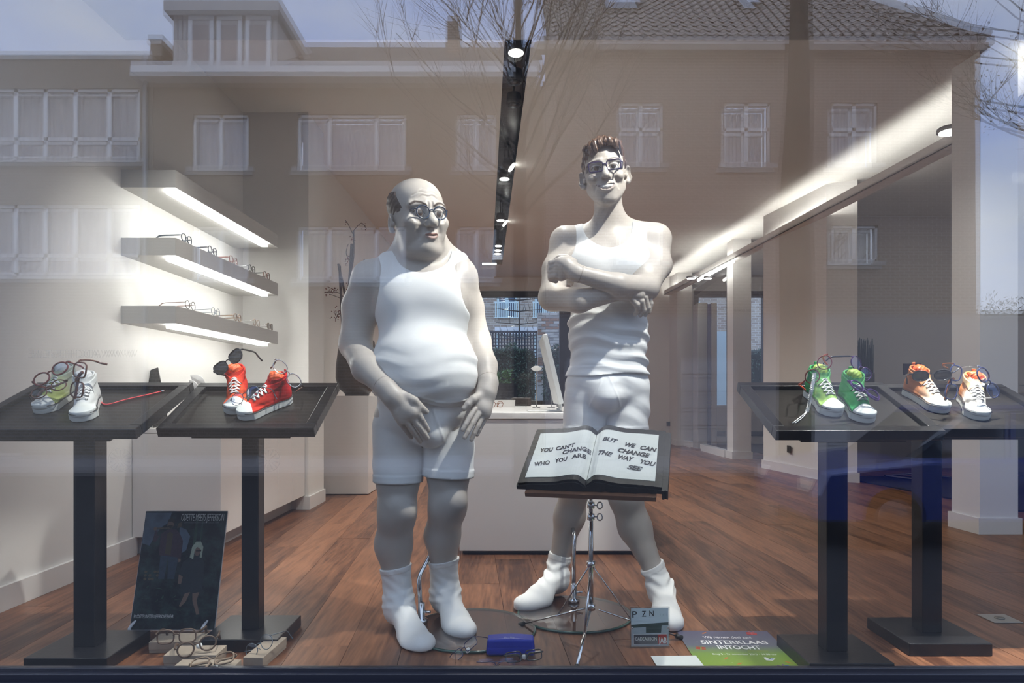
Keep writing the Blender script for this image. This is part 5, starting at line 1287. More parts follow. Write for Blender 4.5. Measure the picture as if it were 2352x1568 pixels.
def sneaker(tr, label, toe, heel, up_m, strap_m, stuff_m, cap_m=RUBW, size=None, roll=0.0):
    p0, n, v = TR[tr]; T = ray_plane(*toe, p0, n); H = ray_plane(*heel, p0, n); d = T-H; ln = np.linalg.norm(d); d /= ln; s = 1.0 if size is None else size
    x = np.cross(d, n)
    r = thing('sneaker', label, 'shoe', T-d*.203*s+n*.0006, 'high-top sneakers on the tray tables')
    M = Matrix(((x[0], d[0], n[0]), (x[1], d[1], n[1]), (x[2], d[2], n[2]))).to_4x4()
    r.matrix_local = Matrix.Translation(r.location) @ M @ Matrix.Diagonal((s, s, s, 1))
    for k, m in (('upper', up_m), ('sole', RUBW), ('stripe', RUBK), ('toe_cap', cap_m), ('strap', strap_m), ('stuffing', stuff_m), ('laces', LACE), ('eyelets', EYL)): link(k, SHOE[k], [m], r)
    return r
WHT = canvas('white_canvas', (.72, .73, .71), (.75, .76, .74), .1); PGR = canvas('pale_green_canvas', (.62, .65, .55), (.40, .46, .16), .085)
RED = canvas('red_canvas', (.42, .008, .012), (.60, .03, .015), .1); ORR = canvas('orange_red_canvas', (.60, .035, .02), (.68, .09, .03), .1)
GRN = canvas('green_canvas', (.05, .30, .11), (.30, .48, .12), .10, .05, patch=.10); GRN2 = canvas('deep_green_canvas', (.10, .36, .12), (.04, .30, .10), .09, .05, patch=.10)
TAN = canvas('tan_canvas', (.50, .19, .075), (.66, .50, .38), .12, .02); TAN2 = canvas('white_tan_canvas', (.62, .24, .08), (.74, .70, .64), .075, .02)
PAPW = mat('tissue_white', (.72, .72, .72), .6); PAPO = mat('tissue_orange', (.80, .12, .03), .35, spec=.6); PAPG = mat('tissue_lime', (.38, .55, .08), .5)
sneaker(1, 'pale green high-top shoe with white toe, pointing left on the leftmost tray', (93, 950), (172, 903), PGR, PGR, PAPW)
sneaker(1, 'all-white high-top shoe with a white strap on the leftmost tray', (190, 968), (222, 902), WHT, WHT, PAPW)
sneaker(2, 'orange-red high-top shoe facing forward, sunglasses hooked in its collar', (542, 951), (551, 900), ORR, ORR, PAPO)
sneaker(2, 'red high-top shoe seen from its side, before the orange-red one', (553, 963), (668, 918), RED, RED, PAPO)
sneaker(3, 'yellow-green high-top shoe with a white bead cord beside it', (1918, 957), (1853, 897), GRN, GRN, PAPG)
sneaker(3, 'deep green high-top shoe, open collar showing lime stuffing', (1990, 971), (1928, 905), GRN2, GRN2, PAPG)
sneaker(4, 'tan orange high-top shoe, black sunglasses hanging on its laces', (2168, 949), (2062, 890), TAN, TAN, PAPO)
sneaker(4, 'mostly white high-top shoe with orange collar and cream strap', (2248, 965), (2206, 900), TAN2, mat('cream_strap', (.55, .40, .24), .7), PAPO)
# ------------------------------------------------------------------ spectacles
def plastic(nm, c, rough=.18): return mat(nm, c, rough, spec=.6, coat=.3)
FR = dict(blue=plastic('frame_blue', (.006, .030, .075)), purple=plastic('frame_purple', (.016, .007, .055)), red=plastic('frame_dark_red', (.16, .012, .014)), brown=plastic('frame_brown', (.12, .035, .02)), black=plastic('frame_black', (.012, .012, .014)),
          silver=mat('frame_silver', (.62, .62, .64), .2, metal=1), bronze=mat('frame_bronze', (.28, .20, .15), .25, metal=1), orange=plastic('frame_coral', (.80, .10, .05), .3), violet=plastic('frame_violet', (.07, .02, .16)), navy=plastic('frame_navy', (.02, .03, .10)),
          grey=plastic('frame_grey', (.05, .05, .05)), tort=plastic('frame_tortoise', (.20, .06, .02)), wood=mat('frame_wood', (.10, .065, .045), .5, noise=(300, .4)), woodl=mat('frame_light_wood', (.24, .17, .115), .55, noise=(300, .3)), tan=plastic('frame_tan', (.24, .12, .06)), slate=mat('frame_slate', (.16, .20, .24), .3, metal=.6))
LENS = glass_mat('lens_clear', .045, both=True); LENSB = glass_mat('lens_blue_coat', .10, refl=(.35, .5, 1.0), both=True); DEMO = glass_mat('lens_demo', .07, tint=(.94, .95, .96), both=True)
SUN_ = mat('lens_dark', (.16, .15, .14), .05, metal=.85, spec=1.0, coat=.5); SUNB = mat('lens_brown', (.05, .025, .015), .05, spec=1.0, coat=.5)
TAGM = mat('white_tag', (.78, .79, .78), .5)
def lens_outline(shape, w, h, n=26):
    out = []
    for k in range(n):
        a = 2*math.pi*k/n; c, s = math.cos(a), math.sin(a)
        e = dict(round=2.0, oval=2.1, panto=2.4, rect=4.6, square=3.2, cat=2.6)[shape]
        x = abs(c)**(2/e)*math.copysign(1, c)*w/2; z = abs(s)**(2/e)*math.copysign(1, s)*h/2
        if shape == 'panto': x *= 1+.10*(z/h)
        if shape == 'rect': x *= 1+.06*(z/h)
        if shape == 'cat': z += .10*h*max(0, x/(w/2)); x *= 1+.10*(z/h)
        out.append((x, z))
    return out
def eyewear(label, M, shape='round', w=.046, h=.042, bridge=.018, rim=.0016, front='black', arm=None, lens=None, arm_len=.135, open_=(1, 1), drop=.030, group=None, tagged=False, rimless=False, kind='eyeglasses', splay=.03):
    arm = arm or front; fm = FR[front]; am = FR[arm]; lens = lens or LENS
    r = thing(kind, label, 'glasses', (0, 0, 0), group); r.matrix_local = M
    ol = lens_outline(shape, w, h); cx = w/2+bridge/2
    bm = bmesh.new()
    for s in (-1, 1):
        pts = [(s*(cx+x), .0025*(abs(x)/(w/2))**2, z) for x, z in ol]
        if not rimless: add_tube(bm, pts, rim, 6, closed=True, flat=1.15)
        ex = cx+w/2-.002; add_tube(bm, [(s*ex, .002, h*.20), (s*(ex+.006), .003, h*.22), (s*(ex+.008), .010, h*.22)], max(rim, .0013), 6)
    add_tube(bm, catmull([(-bridge/2-.002, .001, h*.10), (-bridge*.25, -.001, h*.19), (bridge*.25, -.001, h*.19), (bridge/2+.002, .001, h*.10)], 4), max(rim*.9, .0011), 6)
    if rim < .0018:
        for s in (-1, 1): add_tube(bm, [(s*(bridge/2+.001), .001, -h*.05), (s*(bridge/2-.003), .007, -h*.10), (s*(bridge/2-.004), .008, -h*.22)], .0012, 5)
    bm_obj('front_frame', bm, fm, r)
    for s in (-1, 1):
        b2 = bmesh.new(); vs = [b2.verts.new((s*(cx+x*.985), .0012, z*.985)) for x, z in ol]; c = b2.verts.new((s*cx, -.0012, 0))
        for a, b_ in zip(vs, vs[1:]+vs[:1]): f = b2.faces.new((a, b_, c)); f.smooth = True
        bmesh.ops.recalc_face_normals(b2, faces=b2.faces); bm_obj('lens', b2, lens, r)
    ex = cx+w/2+.006
    for s, op in zip((-1, 1), open_):
        if op:
            p = [(s*ex, .008, h*.22), (s*(ex+splay*.10), arm_len*.35, h*.20), (s*(ex+splay*.1), arm_len*.74, h*.20), (s*(ex-splay*.05), arm_len*.90, h*.20-drop*.4), (s*(ex-splay*.1), arm_len, h*.20-drop)]
        else:
            k = .010 if s < 0 else .014
            p = [(s*ex, .006, h*.22), (s*(ex-.004), k, h*.22), (s*(ex-arm_len*.35), k, h*.20), (s*(ex-arm_len*.74), k, h*.18), (s*(ex-arm_len*.9), k, h*.18-drop*.4)]
        tube('temple', catmull(p, 4), [max(rim, .0012)*(1.0+.5*min(1, i/16)) for i in range(17)], am, r, 6, flat=1.0 if rim < .0018 else 1.5)
    if tagged: 
        lathe('price_tag', [(.001, 0), (.0095, 0), (.0095, .0008), (.001, .0008)], TAGM, r, 18, (bridge*.3, .020, -h*.1), (0, -1, .3))
    return r
def view_M(px, py, d, roll=0, yaw=0, pitch=0):
    """roll: right side up, yaw: turn to the right, pitch: top leans back (degrees)"""
    return Matrix.Translation(V3(W(px, py, d))) @ Matrix.Rotation(math.radians(yaw), 4, 'Z') @ Matrix.Rotation(math.radians(-roll), 4, 'Y') @ Matrix.Rotation(math.radians(-pitch), 4, 'X')
def head_M(F, loc, rx=0):
    M = Matrix([list(map(float, r)) for r in F['Rh']]).to_4x4()
    return Matrix.Translation(V3(F['Hc']+F['hs']*(F['Rh'] @ np.array(loc)))) @ M @ Matrix.Rotation(rx, 4, 'X')
eyewear('round blue spectacles worn by the bald mannequin', head_M(FAT, (0, -.1255, -.004), -.05), 'round', .050, .046, .016, .0024, 'blue', arm_len=.150, drop=.02, splay=.02)
eyewear('dark purple rectangular spectacles worn by the tall mannequin', head_M(TALL, (0, -.117, -.001), -.03), 'rect', .056, .038, .014, .0026, 'purple', arm_len=.135, drop=.02, splay=.02)
E = eyewear
# on the tray tables
E('dark red spectacles leaning over the pale green shoe', view_M(116, 858, 2.24, 33, 12, 12), 'oval', .050, .038, .014, .0028, 'red', arm_len=.12, drop=.02, group='spectacles on the trays')
E('brown thin-rimmed spectacles low at the left of the pale green shoe', view_M(112, 893, 2.27, 26, 30, 20), 'oval', .044, .036, .016, .0020, 'brown', arm_len=.11, open_=(1, 0), group='spectacles on the trays')
E('square brown spectacles standing upright against the white shoe', view_M(180, 872, 2.20, 82, 5, 8), 'square', .050, .042, .014, .0026, 'brown', arm_len=.10, lens=LENSB, open_=(0, 1), group='spectacles on the trays')
E('black cat-eye sunglasses hooked on the orange-red shoe', view_M(524, 832, 2.36, 38, -4, 6), 'cat', .050, .042, .016, .0022, 'black', arm_len=.12, lens=SUN_, kind='sunglasses', group='spectacles on the trays')
E('silver bronze spectacles hooked in the red shoe collar', view_M(659, 858, 2.38, -46, 14, 4), 'panto', .050, .040, .016, .0018, 'silver', 'bronze', arm_len=.11, group='spectacles on the trays')
E('thin wire spectacles lying between the two red-toned shoes', view_M(562, 908, 2.28, 24, -8, 10), 'round', .044, .040, .016, .0012, 'slate', arm_len=.10, lens=LENSB, group='spectacles on the trays')
E('round dark red spectacles with coral temples on the yellow-green shoe', view_M(1880, 848, 2.25, 50, -6, 8), 'round', .047, .043, .013, .0019, 'red', 'orange', arm_len=.11, lens=LENSB, group='spectacles on the trays')
E('blue-violet spectacles floating behind the two green shoes', view_M(1978, 847, 2.42, -38, 22, 0), 'cat', .048, .042, .014, .0018, 'violet', 'blue', arm_len=.12, lens=LENSB, group='spectacles on the trays')
E('purple spectacles lying on the laces of the deep green shoe', view_M(1988, 896, 2.22, -26, 10, 30), 'oval', .050, .036, .014, .0026, 'violet', arm_len=.10, lens=LENSB, open_=(0, 0), tagged=True, group='spectacles on the trays')
E('black oval sunglasses hanging between the two orange-toned shoes', view_M(2140, 862, 2.36, 2, -24, 0), 'oval', .050, .036, .016, .0020, 'black', arm_len=.13, lens=SUN_, kind='sunglasses', group='spectacles on the trays')
E('square navy spectacles standing upright left of the cream-strapped shoe', view_M(2190, 878, 2.36, 76, 4, 4), 'square', .052, .040, .014, .0022, 'navy', 'tort', arm_len=.09, open_=(0, 1), group='spectacles on the trays')
E('navy spectacles standing upright right of the cream-strapped shoe', view_M(2270, 879, 2.36, -54, 8, 4), 'panto', .052, .042, .014, .0024, 'navy', 'silver', arm_len=.10, lens=LENSB, tagged=True, group='spectacles on the trays')
# on the left wall shelves: facing into the room
def shelf_M(x, y, ztop, h, yaw=90): return Matrix.Translation((x, y, ztop+h/2+.003)) @ Matrix.Rotation(math.radians(yaw), 4, 'Z') @ Matrix.Rotation(-.05, 4, 'X')
gs = 'spectacles on the left shelves'
for (y, sh, f, a, lab, ln_, kd) in ((3.72, 'panto', 'slate', None, 'clear grey spectacles nearest the window on the middle shelf', LENS, 'eyeglasses'), (4.02, 'round', 'black', None, 'round black spectacles, second on the middle shelf', DEMO, 'eyeglasses'),
        (4.30, 'square', 'tort', 'tort', 'tortoiseshell spectacles in the centre of the middle shelf', LENS, 'eyeglasses'), (4.58, 'panto', 'grey', 'silver', 'grey spectacles, fourth along the middle shelf', DEMO, 'eyeglasses'), (4.84, 'square', 'brown', 'black', 'dark brown spectacles farthest along the middle shelf', LENS, 'eyeglasses')):
    E(lab, shelf_M(-1.775+.03*(y-3.58), y, 1.692, .042), sh, .048, .044, .018, .0026, f, a, ln_, arm_len=.150, group=gs, kind=kd)
for (y, sh, f, a, lab, ln_, rim, kd) in ((3.76, 'round', 'grey', 'brown', 'round silver spectacles with brown temple tips on the lowest shelf', LENS, .0017, 'eyeglasses'), (4.06, 'round', 'slate', None, 'thin silver spectacles, second on the lowest shelf', LENS, .0015, 'eyeglasses'),
        (4.36, 'panto', 'bronze', 'bronze', 'bronze spectacles in the centre of the lowest shelf', LENS, .0023, 'eyeglasses'), (4.66, 'round', 'bronze', 'silver', 'thin bronze spectacles, fourth along the lowest shelf', LENS, .0017, 'eyeglasses'), (4.90, 'panto', 'bronze', 'silver', 'brown-lensed sunglasses farthest along the lowest shelf', SUNB, .0014, 'sunglasses')):
    E(lab, shelf_M(-1.775+.03*(y-3.58), y, 1.335, .046), sh, .048, .046, .018, rim, f, a, ln_, arm_len=.155, group=gs, kind=kd)
# on the floor by the window
def floor_M(px, py, hz, roll, yaw, pitch):
    d = (CH-hz)*FPX/(py-HY); return view_M(px, py, d, roll, yaw, pitch)
gf = 'spectacles on the floor'
E('black rectangular spectacles standing at a slant beside the blue case', floor_M(1064, 1492, .030, 42, -8, 32), 'rect', .048, .030, .016, .0013, 'navy', arm_len=.10, group=gf, tagged=True)
E('rimless spectacles lying in front of the blue case', floor_M(1141, 1524, .022, 0, 4, 24), 'rect', .048, .032, .018, .0012, 'navy', arm_len=.07, group=gf, rimless=True, lens=LENSB, open_=(0, 0))
E('black rectangular spectacles leaning on the front of the blue case', floor_M(1203, 1506, .028, 4, 6, 20), 'rect', .050, .031, .016, .0020, 'black', arm_len=.06, group=gf, tagged=True, open_=(0, 0))
gb = 'spectacles on the cardboard boxes'
E('dark wooden square spectacles on the rear cardboard box', floor_M(405, 1461, .066, 1, 8, 6), 'square', .052, .043, .017, .0026, 'wood', arm_len=.11, group=gb)
E('dark wooden round spectacles tilted on the middle cardboard box', floor_M(452, 1484, .062, 11, 22, 6), 'round', .048, .044, .018, .0028, 'wood', arm_len=.11, group=gb, tagged=True)
E('light wooden spectacles lying flat on the front cardboard box', floor_M(487, 1517, .052, 9, 12, 62), 'square', .054, .043, .017, .0025, 'woodl', arm_len=.07, group=gb, open_=(0, 0), tagged=True)
E('fine grey-rimmed spectacles on the slanted right-hand cardboard box', floor_M(594, 1484, .062, 32, -16, 10), 'round', .047, .045, .018, .0013, 'slate', 'slate', arm_len=.09, group=gb)
# ------------------------------------------------------------------ left: cabinet, pedestal, vase, tablet
LACQ = PAINT2
cb_ = thing('cabinet', 'long low white lacquered cabinet along the left wall', 'cabinet', (-1.8, 4.5, 0)); o0 = np.array(cb_.location)
def cbx(nm, lo, hi, m=LACQ, bv=.002): return box(nm, np.array(lo)-o0, np.array(hi)-o0, m, cb_, bv)
cbx('carcass', (-2.048, 3.70, .105), (-1.60, 5.195, .655)); cbx('worktop', (-2.048, 3.68, .66), (-1.565, 5.197, .685)); cbx('plinth', (-2.048, 3.74, 0), (-1.68, 5.195, .10), mat('plinth_grey', (.45, .43, .42), .5)); cbx('side_panel', (-2.048, 3.68, .10), (-1.57, 3.698, .658))
for k in range(5): cbx('door', (-1.598, 3.705+k*.298, .108), (-1.575, 3.705+k*.298+.294, .655))
tb = thing('tablet', 'black tablet leaning behind the leftmost tray table', 'tablet', W(352, 880, 3.85))
M = Matrix.Rotation(math.radians(-20), 4, 'Y') @ Matrix.Rotation(math.radians(-18), 4, 'X')
box('casing', (-.045, -.004, -.26), (.045, .004, .085), LAMPB, tb, .003, M); box('screen', (-.040, -.0052, -.25), (.040, -.0042, .078), mat('screen_black', (.01, .01, .012), .08, spec=.8), tb, 0, M)
box('stand', (-.03, .0, -.205), (.03, .06, -.195), LAMPB, tb)
def petal(nm, label, px, py, d, w, h, rot, grp_, stem):
    r = thing(nm, label, 'ornament', W(px, py, d), grp_); pts = []
    for k in range(24):
        a = 2*math.pi*k/24; x = math.cos(a)*w/2; z = math.sin(a)*h/2*(1-abs(math.cos(a))**3*.75); pts.append((x*math.cos(rot)-z*math.sin(rot), x*math.sin(rot)+z*math.cos(rot)))
    bm = bmesh.new(); fr_ = [bm.verts.new((x, -.003, z)) for x, z in pts]; bk_ = [bm.verts.new((x, .003, z)) for x, z in pts]; c1 = bm.verts.new((0, -.010, 0)); c2 = bm.verts.new((0, .010, 0))
    for i in range(24):
        j = (i+1) % 24; bm.faces.new((fr_[i], fr_[j], c1)); bm.faces.new((bk_[j], bk_[i], c2)); bm.faces.new((fr_[j], fr_[i], bk_[i], bk_[j]))
    bmesh.ops.recalc_face_normals(bm, faces=bm.faces); bm_obj('petal', bm, mat('petal_white', (.62, .61, .60), .4), r)
    tube('stem', [(0, .004, 0), (0, .004, -stem)], .0035, STEEL, r, 6); lathe('foot', [(.03, -stem), (.03, -stem+.006), (.002, -stem+.008)], STEEL, r, 14)
petal('leaf_ornament', 'pale leaf-shaped ornament on the cabinet behind the red-shoe tray, larger one', 455, 872, 3.9, .10, .05, -.5, 'leaf ornaments on the cabinet', .27)
petal('leaf_ornament', 'pale leaf-shaped ornament at the left edge of the red-shoe tray', 444, 884, 3.8, .07, .04, -.9, 'leaf ornaments on the cabinet', .235)
ped = thing('pedestal', 'white square pedestal carrying the dark brown vase', 'pedestal', (-1.46, 6.17, 0)); box('column', (-.205, -.20, .006), (.205, .20, .865), LACQ, ped, .002)
vs_ = thing('vase', 'big dark brown vase on the white pedestal', 'vase', (-1.40, 6.17, .865))
lathe('body', [(.105, 0), (.11, .02), (.12, .03), (.165, .07), (.19, .16), (.188, .26), (.170, .40), (.155, .49), (.148, .50), (.140, .495), (.13, .40)], mat('vase_brown', (.035, .020, .013), .35, noise=(9, .5)), vs_, 32)
br_ = thing('branch_arrangement', 'tall twigs with small red berries standing in the brown vase', 'branches', (-1.40, 6.17, .90)); bb = bmesh.new(); l0 = np.array(br_.location)
TW = mat('twig_purple', (.060, .038, .045), .7)
def tw(pts, r): add_tube(bb, catmull([W(x, y, 6.17)-l0 for x, y in pts], 5), r, 6)
tw([(805, 850), (801, 700), (806, 600), (808, 560)], .014); tw([(800, 860), (795, 700), (777, 606)], .010); tw([(792, 860), (786, 740), (780, 610)], .012); tw([(802, 640), (812, 590), (812, 530)], .007)
tw([(812, 540), (798, 512), (793, 506)], .003); tw([(812, 530), (830, 512), (842, 526)], .003); tw([(806, 640), (820, 615), (838, 595)], .003); tw([(796, 690), (776, 672), (745, 672)], .004); tw([(794, 690), (770, 680), (758, 676)], .003); tw([(790, 730), (778, 722), (770, 735)], .003); tw([(802, 600), (795, 580), (800, 560)], .003)
bm_obj('twigs', bb, TW, br_)
bm = bmesh.new(); rg = random.Random(4)
for cx_, cy_, n, sp in ((775, 720, 46, 12), (754, 670, 22, 9), (768, 664, 10, 7), (797, 600, 12, 8), (802, 590, 6, 6), (836, 522, 7, 9), (795, 512, 4, 4), (806, 548, 8, 7), (798, 655, 6, 8)):
    for k in range(n):
        bmesh.ops.create_icosphere(bm, subdivisions=1, radius=.0055, matrix=Matrix.Translation(V3(W(cx_+rg.gauss(0, sp*.55), cy_+rg.gauss(0, sp*.55), 6.17+rg.uniform(-.06, .06))-l0)))
tag(bm_obj('berries', bm, mat('berry_red', (.13, .018, .014), .35), br_, True), kind='stuff')
# ------------------------------------------------------------------ middle: desk and what stands on it
dk = thing('desk', 'large white reception desk behind the two mannequins', 'desk', (.2, 5.4, 0)); l0 = np.array(dk.location)
def dkb(nm, lo, hi, m=LACQ, bv=.003): return box(nm, np.array(lo)-l0, np.array(hi)-l0, m, dk, bv)
dkb('front_panel', (-.285, 3.70, .022), (.700, 3.74, .735)); dkb('side_panel', (-.285, 3.742, .022), (-.25, 7.2, .735)); dkb('side_panel', (.665, 3.742, .022), (.700, 7.2, .735)); dkb('plinth', (-.27, 3.74, 0), (.69, 7.1, .02), DARKF); dkb('worktop', (-.295, 3.69, .737), (.71, 7.25, .772)); dkb('back_panel', (-.25, 7.15, .022), (.66, 7.19, .735))
ZD = .772
mo = thing('monitor', 'slim silver computer monitor seen edge-on on the desk', 'monitor', (W(1247, 0, 4.05)[0], 4.05, ZD)); ALU = mat('aluminium', (.60, .61, .60), .35, metal=.3)
k = 4.05/FPX
bm = bmesh.new(); add_box(bm, (-.012, -.25, 0), (.016, .25, .40), .004); M = Matrix.Translation((.090, 0, .045)) @ Matrix.Rotation(-.235, 4, 'Y'); bmesh.ops.transform(bm, matrix=M, verts=bm.verts); bm_obj('screen_slab', bm, ALU, mo)
bm = bmesh.new(); add_box(bm, (-.095, -.09, 0), (.105, .09, .008), .003); bm_obj('foot', bm, ALU, mo); tube('neck', catmull([(.085, 0, .006), (.103, 0, .02), (.099, 0, .06), (.075, 0, .16)], 5), .011, ALU, mo, 8)
bm = bmesh.new(); add_box(bm, (.0165, -.24, .01), (.0185, .24, .39)); bmesh.ops.transform(bm, matrix=M, verts=bm.verts); bm_obj('glass_front', bm, mat('screen_black', (.01, .01, .012), .08), mo)
petal('leaf_ornament', 'pale oval leaf ornament left of the monitor on the desk', 1232, 846, 5.2, .085, .042, 0, 'leaf ornaments on the desk', W(0, 846, 5.2)[2]-ZD)
petal('leaf_ornament', 'pale leaf ornament half hidden behind the monitor', 1266, 850, 5.3, .06, .05, .7, 'leaf ornaments on the desk', W(0, 850, 5.3)[2]-ZD)
ab = thing('acrylic_box', 'clear acrylic display box on the desk left of the monitor', 'box', (W(1165, 0, 5.6)[0], 5.6, ZD)); ACR = glass_mat('acrylic', .07, tint=(.93, .94, .95))
for lo, hi in (((-.16, -.1, 0), (-.152, .1, .125)), ((.152, -.1, 0), (.16, .1, .125)), ((-.152, .092, 0), (.152, .1, .125)), ((-.16, -.1, .125), (.16, .1, .133))): box('panel', lo, hi, ACR, ab)
wb2 = thing('white_box', 'low white box under the clear acrylic display box', 'box', (W(1158, 0, 5.55)[0], 5.55, ZD)); box('lid', (-.09, -.06, .05), (.09, .06, .058), LACQ, wb2, .001); box('base', (-.088, -.058, 0), (.088, .058, .05), LACQ, wb2, .001)
ct = thing('credit_terminal', 'dark brown device lying on the desk beside the acrylic box', 'device', (W(1205, 0, 6.3)[0], 6.3, ZD)); box('body', (-.12, -.05, 0), (.06, .05, .075), mat('device_brown', (.035, .022, .018), .5), ct, .008); box('knob', (.06, -.02, .02), (.10, .02, .05), LAMPB, ct, .004)
E('small pair of brown spectacles lying on the desk corner', Matrix.Translation(V3(W(1140, 922, 5.0)*[1, 1, 0]+np.array([0, 0, ZD+.03]))) @ Matrix.Rotation(.5, 4, 'Z'), 'panto', .048, .040, .016, .0022, 'tort', arm_len=.10)
bs_ = thing('desk_stand', 'dark triangular stand at the far right of the desk', 'stand', (W(1292, 0, 6.0)[0], 6.0, ZD)); bm = bmesh.new(); add_prism(bm, [(-.05, -.05), (.05, -.05), (.05, .05), (-.05, .05)], 0, .01); add_prism(bm, [(-.012, -.04), (.012, -.04), (.012, .04), (-.012, .04)], .01, .09, Matrix.Rotation(.35, 4, 'Y')); bmesh.ops.recalc_face_normals(bm, faces=bm.faces); bm_obj('body', bm, LAMPB, bs_)
# ------------------------------------------------------------------ book on its music stand
STW = dict(BL=np.array([.020, 2.222, .568])); yawb = math.radians(15); U = np.array([math.cos(yawb), -math.sin(yawb), 0]); Vh = np.array([math.sin(yawb), math.cos(yawb), 0]); sl = math.atan2(.158, .28); Vv = Vh*math.cos(sl)+np.array([0, 0, math.sin(sl)]); Nn = np.cross(U, Vv); BWD, BHT = .470, .322
CHROME = mat('chrome', (.62, .62, .63), .15, metal=1)
bk_ = thing('open_book', 'open oversized black-edged book of white pages with painted slogan', 'book', STW['BL']); BKB = mat('book_black', (.014, .013, .013), .55, noise=(60, .5), bump=(70, .6)); PAGE = mat('page_white', (.66, .68, .64), .7, noise=(30, .06))
def bmap(s, t, h): return U*s+Vv*t+Nn*h
SPN = .222
def prof(s):   # height of the leaves over the cover
    a = abs(s-SPN); return .006+.020*math.exp(-((a-.035)/.05)**2)*(1-math.exp(-(a/.014)**2))+.010*math.exp(-((a-.13)/.1)**2)
def leafblock(nm, s0, s1, t0, t1, m, hoff, lowh, n=24, jag=0.0):
    bm = bmesh.new(); rg = random.Random(8); tops, lows = [], []
    for i in range(n+1):
        s = s0+(s1-s0)*i/n; r_ = []
        for j, t in enumerate((t0, t1)):
            jt = jag*rg.uniform(-1, 1); r_.append((bm.verts.new(V3(bmap(s, t+jt, prof(s)+hoff))), bm.verts.new(V3(bmap(s, t+jt, lowh)))))
        tops.append(r_)
    for a, b_ in zip(tops, tops[1:]):
        bm.faces.new((a[0][0], b_[0][0], b_[1][0], a[1][0])); bm.faces.new((a[0][1], a[1][1], b_[1][1], b_[0][1])); bm.faces.new((a[0][1], b_[0][1], b_[0][0], a[0][0])); bm.faces.new((a[1][0], b_[1][0], b_[1][1], a[1][1]))
    for a in (tops[0], tops[-1]): bm.faces.new((a[0][0], a[1][0], a[1][1], a[0][1]))
    bmesh.ops.recalc_face_normals(bm, faces=bm.faces); return bm_obj(nm, bm, m, bk_)
leafblock('cover', -.004, BWD+.006, -.004, BHT+.006, BKB, -.004, -.008, 30, .002)
leafblock('page_block', 0, SPN-.002, 0, BHT, BKB, .004, -.004, 24, .0012); leafblock('page_block', SPN+.002, BWD-.012, 0, BHT, BKB, .006, -.004, 24, .0012); leafblock('fore_edge', BWD-.012, BWD+.006, -.012, BHT-.004, BKB, .002, -.022, 6, .003)
leafblock('page', .020, SPN-.001, .026, BHT-.030, PAGE, .0052, .0, 24); leafblock('page', SPN+.001, BWD-.034, .026, BHT-.030, PAGE, .0072, .0, 24)
bl3 = STW['BL']
for wd_, a, b_ in (("YOU", (1240, 1037), (1270, 1036)), ("CAN'T", (1277, 1034), (1322, 1031)), ("CHANGE", (1292, 1045), (1358, 1041)), ("WHO", (1227, 1069), (1263, 1066)), ("YOU", (1275, 1063), (1304, 1061)), ("ARE", (1313, 1060), (1348, 1057)),
        ("BUT", (1384, 1020), (1417, 1023)), ("WE", (1433, 1026), (1458, 1029)), ("CAN", (1469, 1032), (1506, 1036)), ("CHANGE", (1418, 1040), (1490, 1050)), ("THE", (1372, 1051), (1404, 1055)), ("WAY", (1418, 1056), (1453, 1060)), ("YOU", (1468, 1064), (1503, 1069)), ("SEE", (1440, 1078), (1473, 1082))):
    h = .0245+(.0 if a[0] < 1370 else .001); off = np.array([0, 0, 0])
    pa = ray_plane(*a, bl3+Nn*.022, Nn)-bl3; pb_ = ray_plane(*b_, bl3+Nn*.022, Nn)-bl3
    o = word(wd_, pa, pb_, Nn, .0235, INK, bk_, .14, .042, 0)
    me = o.data   # drape the word over the curved leaf
    for v in me.vertices:
        p = np.array(v.co); s = p @ U; t = p @ Vv; hh = prof(s)+(.0064 if s < SPN else .0084); v.co = V3(bmap(s, t, hh))
ms = thing('music_stand', 'chrome folding music stand with a wooden ledge, holding the open book', 'stand', (.274, 2.37, 0)); l0 = np.array(ms.location)
top = bl3+U*.232+Vv*.05-Nn*.034; WOODL = mat('ledge_wood', (.20, .095, .05), .4, noise=(40, .3))
bm = bmesh.new(); B0 = bl3-l0
vs = []
for s in (.025, BWD-.03):
    for t, h in ((-.020, -.026), (-.020, -.010), (.12, -.010), (.12, -.026)): vs.append(bm.verts.new(V3(B0+U*s+Vv*t+Nn*h)))
for f in ((0, 1, 2, 3), (7, 6, 5, 4), (0, 4, 5, 1), (1, 5, 6, 2), (2, 6, 7, 3), (3, 7, 4, 0)): bm.faces.new([vs[i] for i in f])
bmesh.ops.recalc_face_normals(bm, faces=bm.faces); bm_obj('ledge', bm, WOODL, ms)
pc = W(1357, 1130, 2.37)-l0
tp_ = top-l0
tube('pole', [(0, 0, .125), (0, 0, .30), (0, 0, pc[2]-.06)], [.0085, .0085, .0075], CHROME, ms, 12); tube('upper_pole', [(0, 0, pc[2]-.07), (0, 0, pc[2])], .006, CHROME, ms, 10)
tube('tilt_head', [(0, 0, pc[2]-.01), (0, -.01, pc[2]+.02), tuple(tp_)], [.012, .013, .010], CHROME, ms, 10)
for z in (pc[2]-.045, pc[2]-.085):
    lathe('collar', [(.010, z-.012), (.013, z-.010), (.013, z+.010), (.010, z+.012)], CHROME, ms, 14)
    tube('wing_screw', [(.010, 0, z), (.020, -.004, z)]+[(.030+.009*math.cos(a), -.006, z+.012*math.sin(a)) for a in [math.pi+6.283*k/10 for k in range(11)]], .0026, CHROME, ms, 6)
lathe('hub', [(.011, .118), (.015, .12), (.015, .14), (.011, .142)], CHROME, ms, 14); lathe('hub', [(.011, .268), (.015, .27), (.015, .288), (.011, .29)], CHROME, ms, 14)
